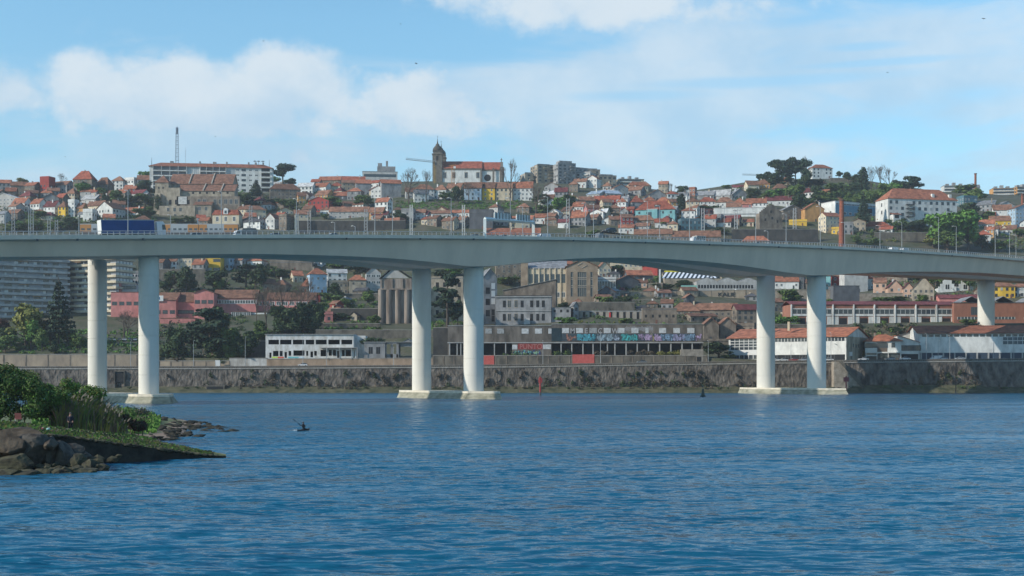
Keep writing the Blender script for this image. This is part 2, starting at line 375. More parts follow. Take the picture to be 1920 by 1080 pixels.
# ================================================================ the bridge
def cs(x): return 7.85-.00195*x                      # px per metre along the near column line
BP0 = Vector((-960/cs(0), F/cs(0))); BP1 = Vector((960/cs(1920), F/cs(1920)))
BD = (BP1-BP0).normalized(); BN = Vector((-BD.y, BD.x))   # along, and away from the camera
def bxy(u, w): p = BP0+BD*u+BN*w; return p
def u_at(x, w):                                      # where the view ray of column x meets the line at offset w
    a = (x-960)/F; o = BP0+BN*w; d = a*BD.y-BD.x
    return (o.x-a*o.y)/d
TOPY = [(-400, 451), (0, 449), (300, 447), (600, 446), (860, 447), (1080, 450), (1240, 454.5), (1400, 460), (1540, 465), (1680, 472), (1800, 479.5), (1920, 489), (2150, 510), (2400, 536)]
BOTY = [(-400, 483), (0, 481.5), (160, 480.5), (300, 478.5), (430, 476), (520, 476.5), (640, 479.5), (720, 483), (790, 488.5), (840, 494.5), (888, 501), (930, 499), (970, 494), (1040, 487), (1110, 483.5), (1180, 482.5), (1260, 485.5), (1340, 492), (1400, 499), (1460, 508), (1500, 514), (1531, 518), (1570, 515.5), (1610, 512), (1660, 510), (1740, 509), (1840, 511), (1920, 517), (2150, 534), (2400, 560)]
def prof(tab, w):
    us, zs = [], []
    xs = [t[0] for t in tab]; ys = [t[1] for t in tab]
    x = -400
    while x <= 2400:
        u = u_at(x, w); p = bxy(u, w); us.append(u); zs.append(wz(smooth_lin(x, xs, ys), p.y)); x += 40
    return us, zs
def smooth_lin(x, xs, ys):
    return (lin(x-18, xs, ys)+lin(x, xs, ys)+lin(x+18, xs, ys))/3
FBOT = [(-400, 485), (0, 483), (160, 481.5), (300, 480.5), (430, 478.5), (520, 480), (600, 484), (660, 490), (700, 494.5), (740, 500), (790, 505), (830, 502), (870, 496), (960, 486), (1020, 484), (1100, 484.5), (1180, 487.5), (1240, 494), (1300, 504), (1340, 510), (1380, 515), (1436, 519), (1490, 514), (1560, 511), (1620, 512), (1700, 516), (1780, 520), (1836, 523.5), (1920, 527), (2150, 541), (2400, 563)]
TU, TZ = prof(TOPY, -8.5); BU, BZ = prof(BOTY, -6.0)
def ztop(u): return lin(u, TU, TZ)                   # underside of the edge band
def zbot(u): return lin(u, BU, BZ)
FU, FZ = prof(FBOT, 22.4)
def zbotf(u): return lin(u, FU, FZ)                  # the far carriageway runs a little higher at the left end
U_A, U_B = u_at(150, 28.4), u_at(640, 28.4)
def raisef(u): f = max(0, min(1, (U_B-u)/(U_B-U_A))); return 2.6*f*f*(3-2*f)
M_col = mat('pier_concrete', (.63, .605, .54), .75, .08, .22, stretch=(1, 1, .25), bump=.01)
M_gir = mat('girder_concrete', (.71, .54, .405), .8, .10, .12, stretch=(1, 1, .3))
M_band = mat('edge_beam_concrete', (.66, .55, .44), .85, .10, .3)
def bridge():
    t = thing('motorway_bridge', 'bridge', label='long curving concrete motorway bridge crossing the river on twin white round columns')
    us = [-90+i*3 for i in range(231)]
    for c0 in (0, 28.4):
        g = MB().use(M_gir); g.sm = True; ring = []
        e = MB().use(M_band); er = []
        for u in us:
            zt, zb = (ztop(u), zbot(u)) if c0 == 0 else (ztop(u)+raisef(u), min(zbotf(u), ztop(u)+raisef(u)-2.2))
            pts = [(-8.3, zt), (-7.0, zt-.35), (-5.6, zb+.02), (-5.2, zb), (5.2, zb), (5.6, zb+.02), (7.0, zt-.35), (8.3, zt)]
            ring.append([(*bxy(u, c0+w), z) for w, z in pts])
            q = [(-8.3, zt-.02), (-8.62, zt-.02), (-8.62, zt+.95), (-8.3, zt+.95), (-8.1, zt+.15), (8.1, zt+.15), (8.3, zt+.95), (8.62, zt+.95), (8.62, zt-.02), (8.3, zt-.02)]
            er.append([(*bxy(u, c0+w), z) for w, z in q])
        for mb, rr in ((g, ring), (e, er)):
            k = len(rr[0]); vs = [p for r in rr for p in r]
            fs = [(i*k+j, (i+1)*k+j, (i+1)*k+j+1, i*k+j+1) for i in range(len(rr)-1) for j in range(k-1)]
            mb.add(vs, fs)
        g.sm = False; o = g.build('box_girder', None, t)
        for p in o.data.polygons: p.use_smooth = False
        o = e.build('deck_slab', None, t)
        for p in o.data.polygons: p.use_smooth = False
        a = MB().use(M_asph)
        for u, v in zip(us[:-1], us[1:]):
            qa, qb = (ztop(u)+.165, ztop(v)+.165) if c0 == 0 else (ztop(u)+raisef(u)+.165, ztop(v)+raisef(v)+.165)
            a.face([(*bxy(u, c0-8), qa), (*bxy(v, c0-8), qb), (*bxy(v, c0+8), qb), (*bxy(u, c0+8), qa)])
        a.build('carriageway', None, t)
        for w in ((-8.46, 8.46) if c0 == 0 else (8.46,)):
            r = MB().use(mat('grey_railing', (.42, .43, .43), .6, 0)); step = 1.55
            k = int(620/step)
            for i in range(k):
                u = -70+i*step; p = bxy(u, c0+w); z = ztop(u)+.95
                r.box(p.x-.07, p.x+.07, p.y-.07, p.y+.07, z, z+.95)
                v = u+step; p2 = bxy(v, c0+w); z2 = ztop(v)+.95
                for hh, ww in ((.93, .13), (.45, .05)):
                    r.cyl((p.x, p.y, z+hh), (p2.x, p2.y, z2+hh), ww/1.6, n=4, cap=False)
            r.build('railing', None, t)
    # drain outlets under the edge beam
    for x in (70, 145, 268, 650, 788, 888, 1075, 1210, 1330, 1460, 1540, 1690, 1785, 1880):
        u = u_at(x, -8.6); p = bxy(u, -8.66); z = ztop(u)
        MB().cyl((p.x, p.y, z-.45), (p.x, p.y, z+.02), .28, n=8).build('drain_spout', M_dmetal, t)
    piers = [(279, 36.5, 2.55), (888, 28.4, 3.08), (1531, 25.3, 3.6)]
    for x, wf, r in piers:
        u = u_at(x, 0)
        for w in (0, wf):
            p = bxy(u, w); zb = 2.2; zt = (zbot(u) if w == 0 else zbotf(u))+.05
            m = MB(); m.use(M_col); z = zb; prof_ = []
            while z < zt:
                prof_ += [(r, z), (r, min(zt, z+4.95))]
                if z+4.95 < zt: prof_ += [(r-.07, z+4.97), (r-.07, z+5.03)]
                z += 5.05
            m.lathe(prof_, 72, (p.x, p.y, 0)); o = m.build('round_column', None, t)
            pb = MB().use(mat('bearing', (.12, .12, .12), .9, 0)); pb.cyl((p.x, p.y, zt-.02), (p.x, p.y, zt+.3), r*.6, n=16); pb.build('bearing', None, t)
        # pointed pile cap standing in the river
        lo, hi, hw = -(r+6.0), wf+r+6.0, r+3.2
        def hexa(g): return [bxy(u+a, b) for a, b in ((0, lo-4.5*g), (hw*g*.9, lo+hw*.75), (hw*g*.9, hi-hw*.75), (0, hi+4.5*g), (-hw*g*.9, hi-hw*.75), (-hw*g*.9, lo+hw*.75))]
        k = MB().use(mat('pile_cap_concrete', (.17, .165, .115), .9, 0, .4, col2=(.36, .34, .26), bump=.05, stretch=(1, 1, 2)))
        k.prism([tuple(q) for q in hexa(1.42)], -1.5, 1.75, inset=[tuple(q) for q in hexa(.94)]); o = k.build('pile_cap', None, t)
        k = MB().use(mat('pile_cap_top', (.62, .56, .45), .9, .15, .5)); k.prism([tuple(q) for q in hexa(.95)], 1.75, 2.35); k.build('pile_cap_slab', None, o)
    for x, w, r in ((1849, 28.4, 3.9), (1985, 0, 3.9)):
        u = u_at(x, w); p = bxy(u, w); m = MB(); m.use(M_col)
        z = 10; pr = []
        zt = (zbot(u) if w == 0 else zbotf(u))+.05
        while z < zt: pr += [(r, z), (r, min(zt, z+4.95)), (r-.05, z+4.97), (r-.05, z+5.03)] if z+5.05 < zt else [(r, z), (r, zt)]; z += 5.05
        m.lathe(pr, 72, (p.x, p.y, 0)); m.build('round_column', None, t)
    return t
BR = bridge()
def deck_pt(x, w):
    u = u_at(x, w); p = bxy(u, w); return Vector((p.x, p.y, ztop(u)+.165+(raisef(u) if w > 12 else 0))), u
# ================================================================ house builder
def unit_window(kind_):
    b = MB(); fr = {'w': M_frame, 's': M_stonef, 'd': M_dmetal}[kind_]
    b.use(M_glass).box(-.5, .5, -.02, .05, -.5, .5)
    b.use(fr)
    for x0, x1, z0, z1 in ((-.62, -.5, -.6, .6), (.5, .62, -.6, .6), (-.5, .5, .5, .6), (-.5, .5, -.6, -.5), (-.04, .04, -.5, .5)):
        b.box(x0, x1, -.07, .05, z0, z1)
    return b.mesh('window')
UW = {k: unit_window(k) for k in 'wsd'}
bo = MB().use(M_dark); bo.box(-.5, .5, -.03, .06, -.5, .5); UW['o'] = bo.mesh('opening')
bo = MB().use(mat('louvre_shutter', (.30, .33, .33), .8, .1)); bo.box(-.5, .5, -.06, .06, -.5, .5); bo.use(M_frame); bo.box(-.6, .6, -.04, .05, .5, .58); UW['h'] = bo.mesh('shutter')
UWN = {'w': 'window', 's': 'window', 'd': 'window', 'o': 'window_opening', 'h': 'window_shutter'}
def win(parent, x, y, z, w, h, k='w', side=0):
    """side 0 front, 1 right, 3 left: y is then the distance along that side"""
    o = link(UWN[k], UW[k], parent, sc=(w, 1, h)); o.location = (x, y, z); o.rotation_euler = (0, 0, (0, pi/2, pi, -pi/2)[side]); return o
def win_grid(root, w, d, h, k='w', rows=None, cols=None, sides=(0,), z0=0, ww=1.1, wh=1.4, skip=.12, rnd=random, x0=0, door=False):
    n = rows or max(1, round((h-.3)/3.1)); sh = h/n
    for s in sides:
        span = w if s == 0 else d; c = (cols if s == 0 and cols else max(1, round(span/3.1)))
        for r in range(n):
            for i in range(c):
                if rnd.random() < skip: continue
                p = (i+.5)/c*span; z = z0+(r+.55)*sh; kk = k if rnd.random() > .15 or k == 'o' else ('h' if k in 'wd' else k)
                hh = min(wh, sh*.62)
                if s == 0: win(root, x0-w/2+p, 0, z, ww, hh, kk)
                elif s == 1: win(root, x0+w/2, p, z, ww, hh, kk, 1)
                else: win(root, x0-w/2, p, z, ww, hh, kk, 3)
    if door: MB().use(mat('door_paint', (.12, .07, .05), .7, 0, rnd=.3) if False else M_dmetal).box(-.5, .5, -.05, .05, 0, 2.1).build('door', None, root).location = (w*.3, 0, z0)
def roof_mesh(b, k, w, d, h, hr, oh=.45, x0=0, y0=0, th=.22):
    """adds a roof over the rectangle [x0-w/2, x0+w/2] x [y0, y0+d]; eaves at h, ridge hr above"""
    a0, a1, c0, c1 = x0-w/2-oh, x0+w/2+oh, y0-oh, y0+d+oh; r = h+hr; ym = y0+d/2; e = h-.02-oh*.3
    if k == 'g': P = [[(a0, c0, e), (a1, c0, e), (a1, ym, r), (a0, ym, r)], [(a1, c1, e), (a0, c1, e), (a0, ym, r), (a1, ym, r)]]
    elif k == 'f': P = [[(a0, c0, e), (x0, c0, r), (x0, c1, r), (a0, c1, e)], [(a1, c0, e), (a1, c1, e), (x0, c1, r), (x0, c0, r)]]
    elif k == 's': P = [[(a0, c0, e), (a1, c0, e), (a1, c1, r), (a0, c1, r)]]
    elif k == 'l': P = [[(a0, c0, e), (a1, c0, r), (a1, c1, r), (a0, c1, e)]]
    elif k == 'q': P = [[(a0, c0, r), (a1, c0, e), (a1, c1, e), (a0, c1, r)]]
    elif k == 'h':
        m = min(w, d)/2+oh
        if w >= d: A, B_ = (a0+m, ym, r), (a1-m, ym, r)
        else: A, B_ = (x0, c0+m, r), (x0, c1-m, r)
        if w >= d: P = [[(a0, c0, e), (a1, c0, e), B_, A], [(a1, c1, e), (a0, c1, e), A, B_], [(a0, c1, e), (a0, c0, e), A], [(a1, c0, e), (a1, c1, e), B_]]
        else: P = [[(a0, c0, e), (a1, c0, e), A], [(a1, c1, e), (a0, c1, e), B_], [(a0, c1, e), (a0, c0, e), A, B_], [(a1, c0, e), (a1, c1, e), B_, A]]
    for f in P:
        n = len(f); b.add([(p[0], p[1], p[2]+th) for p in f]+f, [tuple(range(n)), tuple(range(2*n-1, n-1, -1))]+[(i+n, (i+1) % n+n, (i+1) % n, i) for i in range(n)])
def wall_mesh(b, k, w, d, h, hr, F_=5, x0=0, y0=0):
    b.box(x0-w/2, x0+w/2, y0, y0+d, -F_, h)
    A, B_ = x0-w/2, x0+w/2; ym = y0+d/2; r = h+hr
    if k == 'g':
        b.add([(A, y0, h), (A, y0+d, h), (A, ym, r), (B_, y0, h), (B_, y0+d, h), (B_, ym, r)], [(0, 2, 1), (3, 4, 5)])
    elif k == 'f':
        b.add([(A, y0, h), (B_, y0, h), (x0, y0, r), (A, y0+d, h), (B_, y0+d, h), (x0, y0+d, r)], [(0, 1, 2), (4, 3, 5)])
    elif k == 's': b.add([(A, y0, h), (A, y0+d, h), (A, y0+d, r), (B_, y0, h), (B_, y0+d, h), (B_, y0+d, r)], [(0, 2, 1), (3, 4, 5), (1, 2, 5, 4)])
    elif k == 'l': b.add([(A, y0, h), (B_, y0, h), (B_, y0, r), (A, y0+d, h), (B_, y0+d, h), (B_, y0+d, r)], [(0, 1, 2), (4, 3, 5), (1, 4, 5, 2)])
    elif k == 'q': b.add([(A, y0, h), (B_, y0, h), (A, y0, r), (A, y0+d, h), (B_, y0+d, h), (A, y0+d, r)], [(0, 1, 2), (4, 3, 5), (0, 2, 5, 3)])
HN = 0
STOREY = {1: 'one-storey', 2: 'two-storey', 3: 'three-storey', 4: 'four-storey', 5: 'five-storey', 6: 'six-storey'}
def frame(x0, x1, yb, ye, yaw, d, D=None):
    xm = (x0+x1)/2; D = D or find_D(xm, yb); th = radians(yaw); s = F/D; Wd = (x1-x0)/s
    w = max(2.5, (Wd-d*abs(sin(th)))/cos(th))
    # front centre so that the whole outline is centred between x0 and x1
    shift = d*sin(th)/2
    cx = wx(xm, D)+shift*1.0
    X = cx; zb = wz(yb, D); h = (yb-ye)/s
    return D, X, zb, w, h, th, s
def house(x0, x1, yb, ye, yr, rk, wc, rc, yaw=None, d=None, D=None, k=None, rows=None, cols=None, name='house', cat='house', label=None, desc=None, sides=None, skip=.12, ww=1.1, wh=1.4, found=6, roofh=None, trim=None, group='hillside houses', chim=None, oh=.45):
    global HN; HN += 1; R = random.Random(HN*77+int(x0))
    if yaw is None: yaw = R.choice((-28, -22, -16, -12, -8, 10, 16, -25))
    if d is None: d = R.uniform(7, 10)
    d = min(d, max(4, (x1-x0)/2.6*.9))
    D, X, zb, w, h, th, s = frame(x0, x1, yb, ye, yaw, d, D)
    root = thing(name, cat, loc=(X, D, zb), rz=th, label=label, group=group)
    if rk == 't': hr = 0
    else:
        yy = D+cos(th)*(0 if rk in 'lq' else d if rk == 's' else d/2); hr = roofh or max(.5, wz(yr, yy)-(zb+h))
        if rk == 'f' and not roofh: hr = max(.5, wz(yr, D)-(zb+h))
    b = MB().use(wallm(wc)); wall_mesh(b, rk, w, d, h, max(0, hr-.1), found); b.build('wall', None, root)
    rb = MB().use(roofm(rc))
    if rk == 't':
        rb.box(-w/2-.15, w/2+.15, -.15, d+.15, h, h+.22); ro = rb.build('roof', None, root)
        pb = MB().use(wallm(wc)); H = h+.22
        if yr < ye-1:
            ph = (ye-yr)/s
            for q in ((-w/2-.1, w/2+.1, -.1, .15), (-w/2-.1, w/2+.1, d-.15, d+.1), (-w/2-.1, -w/2+.15, .15, d-.15), (w/2-.15, w/2+.1, .15, d-.15)): pb.box(q[0], q[1], q[2], q[3], H, H+ph)
            pb.build('parapet', None, root)
    else: roof_mesh(rb, rk, w, d, h, hr, oh); ro = rb.build('roof', None, root)
    if rk != 't' and (chim if chim is not None else R.random() < .5) and w > 4:
        c = MB().use(wallm(R.choice('WSC'))); cx = R.uniform(-w*.35, w*.35); cy = d*R.uniform(.3, .6); zt = h+hr
        c.box(cx-.4, cx+.4, cy-.35, cy+.35, h+.1, zt+.9); c.use(roofm('b')); c.box(cx-.5, cx+.5, cy-.45, cy+.45, zt+.9, zt+1.05); c.build('chimney', None, ro)
    if sides is None: sides = (0, 1) if yaw < -5 else (0, 3) if yaw > 5 else (0,)
    kk = k or {'S': 's', 'B': 's', 'G': 'd', 'K': 'd', 'N': 'w'}.get(wc, R.choice('wwd'))
    if kk != '-': win_grid(root, w, d, h, kk, rows, cols, sides, rnd=R, skip=skip, ww=ww, wh=wh)
    if name == 'house' and w > 5 and h > 2.6:
        dr = MB().use(mat('painted_door', (.16, .07, .05), .7, 0, rnd=0) if R.random() < .5 else M_dmetal); dr.box(-.5, .5, -.04, .06, 0, 2.1); dr.build('door', None, root).location = (R.uniform(-.38, .38)*w, -.03, .05)
    if not label:
        st = STOREY.get(max(1, min(6, round(h/3.1))), 'tall')
        form = {'g': 'roof', 'f': 'gabled roof', 'h': 'hipped roof', 't': 'flat roof', 's': 'sloping roof', 'l': 'lean-to roof', 'q': 'lean-to roof'}[rk]
        de = desc or (f'{WNAME[wc]} {st} house with {RNAME[rc]} {form}' if rk != 't' else f'{WNAME[wc]} {st} flat-roofed house')
        REG[-1] = (root, de, ((x0+x1)/2, (yb+ye)/2))
    return root, w, d, h, D
def H(t):
    for a in t: house(*a[:8], **(a[8] if len(a) > 8 else {}))
def boxy(name, cat, x0, x1, yb, ye, wc, d=10, yaw=0, D=None, label=None, top=None, found=6, group=None):
    """plain block: returns its root and sizes"""
    D, X, zb, w, h, th, s = frame(x0, x1, yb, ye, yaw, d, D)
    root = thing(name, cat, loc=(X, D, zb), rz=th, label=label, group=group)
    b = MB().use(wallm(wc) if isinstance(wc, str) else wc); b.box(-w/2, w/2, 0, d, -found, h); b.build('wall', None, root)
    if top: b = MB().use(roofm(top)); b.box(-w/2-.2, w/2+.2, -.2, d+.2, h, h+.3); b.build('roof', None, root)
    return root, w, d, h, D

# ================================================================ trees
LEAFM = {'g': ((.05, .095, .02), (.125, .18, .045)), 'y': ((.10, .12, .022), (.20, .19, .05)), 'd': ((.016, .036, .014), (.055, .085, .03)),
         'c': ((.014, .034, .02), (.042, .07, .036)), 'b': ((.06, .05, .038), (.17, .135, .09)), 'r': ((.05, .02, .02), (.09, .04, .03)), 'f': ((.05, .13, .02), (.14, .27, .05))}
def leafm(k):
    a, c = LEAFM[k]; m = mat('foliage_'+{'g': 'green', 'y': 'golden', 'd': 'dark', 'c': 'conifer', 'b': 'dry', 'r': 'russet', 'f': 'fresh'}[k], a, .85, 0, .35, col2=c, rnd=.2, detail=8)
    return m
def leaves(b, R, blobs, n, size, flat=0.0):
    """leaf clumps scattered through overlapping lumps: (centre, radii)"""
    tot = sum((r[0]*r[1]*r[2])**.67 for _, r in blobs)
    for c, r in blobs:
        for _ in range(max(4, int(n*(r[0]*r[1]*r[2])**.67/tot))):
            while True:
                v = Vector((R.uniform(-1, 1), R.uniform(-1, 1), R.uniform(-1, 1)))
                if .05 < v.length <= 1: break
            v *= (R.uniform(.55, 1.05) if R.random() < .8 else .4)/v.length
            p = Vector((c[0]+v.x*r[0], c[1]+v.y*r[1], c[2]+v.z*r[2]))
            nrm = (v+Vector((R.gauss(0, .6), R.gauss(0, .6), R.gauss(.25, .5)))).normalized()
            if flat: nrm = (nrm*(1-flat)+Vector((0, 0, 1))*flat).normalized()
            t = nrm.orthogonal().normalized(); t.rotate(Matrix.Rotation(R.uniform(0, 2*pi), 3, nrm)); q = nrm.cross(t); s = size*R.uniform(.5, 1.3)
            b.face([p-t*s-q*s*.5, p+t*s*.3-q*s*.6, p+t*s+q*s*.4, p-t*s*.2+q*s*.7])
def branchy(b, R, p, dr, ln, r, depth, spread=.5, up=.15, tips=None):
    q = p+dr*ln; b.cyl(p, q, r, r*.65, n=5 if depth > 2 else 3, cap=False)
    if depth <= 0:
        if tips is not None: tips.append(q)
        return
    for i in range(3 if depth > 1 else 4):
        d2 = (dr+Vector((R.gauss(0, spread), R.gauss(0, spread), R.gauss(up, spread*.6)))).normalized()
        branchy(b, R, q if i else q, d2, ln*R.uniform(.62, .85), r*.6, depth-1, spread, up, tips)
PROTO = {}
def tree_proto(k, var):
    if (k, var) in PROTO: return PROTO[(k, var)]
    R = random.Random(hash((ord(k[0])*31+len(k)*7+var*101))); tr = MB().use(M_trunk); cr = MB(); V = Vector
    lk = {'round': 'g', 'fresh': 'f', 'golden': 'y', 'dark': 'd', 'pine': 'c', 'cypress': 'c', 'cedar': 'c', 'bush': 'g', 'darkbush': 'd', 'palm': 'f', 'norfolk': 'c', 'dry': 'b', 'bare': 'b', 'fir': 'c', 'russet': 'r'}[k]
    cr.use(leafm(lk))
    if k in ('round', 'fresh', 'golden', 'dark', 'bush', 'darkbush', 'dry', 'russet'):
        low = k in ('bush', 'darkbush', 'dry', 'russet'); zc = .5 if low else .58; bl = []
        tr.cyl((0, 0, -.08), (.01, 0, .3), .035, .022, 7)
        for i in range(11):
            a = R.uniform(0, 2*pi); q = R.uniform(.08, .30); z = zc+R.uniform(-.28, .26)*(1 if not low else 1.1); rr = R.uniform(.13, .22)*(1.0 if abs(z-zc) < .2 else .75)
            bl.append(((cos(a)*q, sin(a)*q, z), (rr, rr, rr*.85)))
            tr.cyl((0, 0, .2), (cos(a)*q*.8, sin(a)*q*.8, z), .014, .004, 4, cap=False)
        bl.append(((0, 0, zc), (.2, .2, .24)))
        leaves(cr, R, bl, 2300, .042)
    elif k == 'pine':
        tr.cyl((0, 0, -.05), (.02, 0, .55), .03, .02, 7); bl = []
        for i in range(9):
            a = R.uniform(0, 2*pi); q = R.uniform(.05, .33); z = R.uniform(.5, .93)-q*.35
            bl.append(((cos(a)*q, sin(a)*q, z), (R.uniform(.14, .24), R.uniform(.14, .24), .085))); tr.cyl((.02, 0, R.uniform(.4, .6)), (cos(a)*q, sin(a)*q, z-.03), .012, .006, 4, cap=False)
        leaves(cr, R, bl, 1800, .04, .35)
    elif k == 'cypress':
        tr.cyl((0, 0, -.05), (0, 0, .2), .03, .02, 6)
        bl = [((R.uniform(-.02, .02), R.uniform(-.02, .02), z), (.14*(1-abs(z-.38)**1.3), .14*(1-abs(z-.38)**1.3), .12)) for z in (.12, .22, .34, .46, .58, .7, .8)]+[((0, 0, .92), (.05, .05, .09))]
        leaves(cr, R, bl, 1500, .032)
    elif k in ('norfolk', 'fir'):
        tr.cyl((0, 0, -.05), (0, 0, .95), .022, .005, 6); bl = []
        nl = 11
        for j in range(nl):
            z = .22+.72*j/nl; rr = (.30 if k == 'norfolk' else .27)*(1-(j/nl)**1.15)+.03
            for i in range(6):
                a = R.uniform(0, 1)+i*pi/3; bl.append(((cos(a)*rr*.55, sin(a)*rr*.55, z-.01), (rr*.5, rr*.5, .022)))
                tr.cyl((0, 0, z), (cos(a)*rr, sin(a)*rr, z-.02), .006, .002, 3, cap=False)
        leaves(cr, R, bl, 2000, .032, .4)
    elif k == 'cedar':
        tr.cyl((0, 0, -.05), (.01, 0, .85), .032, .01, 7); bl = []
        for j in range(20):
            z = R.uniform(.3, .95); a = R.uniform(0, 2*pi); rr = (.40*(1.15-z))+.06; q = R.uniform(.3, 1)*rr
            bl.append(((cos(a)*q, sin(a)*q, z), (R.uniform(.10, .17), R.uniform(.10, .17), .03))); tr.cyl((0, 0, z-.06), (cos(a)*q, sin(a)*q, z-.01), .009, .004, 4, cap=False)
        leaves(cr, R, bl, 2400, .04, .4)
    elif k == 'palm':
        tr.cyl((0, 0, -.05), (.02, 0, .62), .035, .03, 7)
        for i in range(26):
            a = R.uniform(0, 2*pi); e = R.uniform(-.3, 1.1); p = V((.02, 0, .64)); d = V((cos(a)*cos(e), sin(a)*cos(e), sin(e)))
            sd = V((-sin(a), cos(a), 0))*.022
            for j in range(5):
                q = p+d*.085; cr.face([p-sd, p+sd, q+sd*.9, q-sd*.9]); p = q; d = (d+V((0, 0, -.28))).normalized()
    elif k == 'bare':
        tr.cyl((0, 0, -.05), (0, 0, .3), .03, .022, 6); tips = []
        cr.use(mat('bare_twigs', (.12, .095, .075), .95, .3, 2))
        for i in range(5): branchy(cr, R, V((0, 0, .22+.03*i)), V((R.gauss(0, .45), R.gauss(0, .45), 1)).normalized(), .2, .014, 4, .38, .12, tips)
    # normalise to unit height and unit width
    xs = [abs(v[0]) for v in cr.v]+[abs(v[1]) for v in cr.v]; zs = [v[2] for v in cr.v]; sx = .5/sorted(xs)[int(len(xs)*.985)]; sz = 1/max(zs)
    for m_ in (cr, tr): m_.v = [(v[0]*sx, v[1]*sx, v[2]*sz) for v in m_.v]
    PROTO[(k, var)] = (tr.mesh('trunk'), cr.mesh('crown')); return PROTO[(k, var)]
TN = {'round': 'broadleaf_tree', 'fresh': 'leafy_tree', 'golden': 'golden_tree', 'dark': 'evergreen_tree', 'pine': 'pine_tree', 'cypress': 'cypress_tree', 'cedar': 'cedar_tree', 'bush': 'bush', 'darkbush': 'bush', 'palm': 'palm_tree', 'norfolk': 'araucaria_tree', 'bare': 'bare_tree', 'fir': 'fir_tree', 'dry': 'dry_bush', 'russet': 'russet_bush'}
TD_ = {'round': 'mid-green broadleaf tree', 'fresh': 'fresh green leafy tree', 'golden': 'golden-green spring tree', 'dark': 'dark dense evergreen tree', 'pine': 'dark umbrella pine tree', 'cypress': 'dark narrow cypress tree', 'cedar': 'dark layered cedar tree', 'bush': 'green rounded bush', 'darkbush': 'dark rounded bush', 'palm': 'small green palm tree', 'norfolk': 'tall tiered araucaria tree', 'bare': 'bare grey-brown leafless tree', 'fir': 'dark conical fir tree', 'dry': 'dry brown bush', 'russet': 'dull red leafy bush'}
TCNT = 0
def tree(k, x0, x1, yb, yt, D=None, label=None, group='trees on the hillside'):
    global TCNT; TCNT += 1
    D = D or find_D((x0+x1)/2, yb); s = F/D
    tr, cr = tree_proto(k, TCNT % 3); w = (x1-x0)/s; h = (yb-yt)/s
    root = thing(TN[k], 'bush' if 'bush' in TN[k] else 'tree', label=label, desc=TD_[k], at=((x0+x1)/2, (yb+yt)/2), loc=(wx((x0+x1)/2, D), D, wz(yb, D)), rz=TCNT*1.3, group=group)
    link('crown' if k != 'bare' else 'branches', cr, root, sc=(w, w, h)); link('trunk' if 'bush' not in TN[k] else 'stem', tr, root, sc=(w, w, h)) 
    return root
def shrubs(name, label, zones, n, mk=('g',), size=1.0, seed=1, cat='undergrowth'):
    """low growth too dense to count, one object: zones of (x0, x1, y0, y1) rows of the ground"""
    R = random.Random(seed); b = MB(); area = sum((z[1]-z[0])*(z[3]-z[2]) for z in zones)
    for z in zones:
        for _ in range(int(n*(z[1]-z[0])*(z[3]-z[2])/area)+1):
            x = R.uniform(z[0], z[1]); y = R.uniform(z[2], z[3]); D = find_D(x, y); X = wx(x, D); g = ground_z(X, D)
            b.use(leafm(R.choice(mk))); r = size*R.uniform(.6, 1.6)
            bl = [((X+R.uniform(-1, 1)*r, D+R.uniform(-1, 1)*r, g+r*R.uniform(.2, .7)), (r*R.uniform(.6, 1.2), r*R.uniform(.6, 1.2), r*R.uniform(.5, .9))) for _ in range(3)]
            leaves(b, R, bl, 34, .42*size**.5)
    return stuff(b.build(name), cat, label)
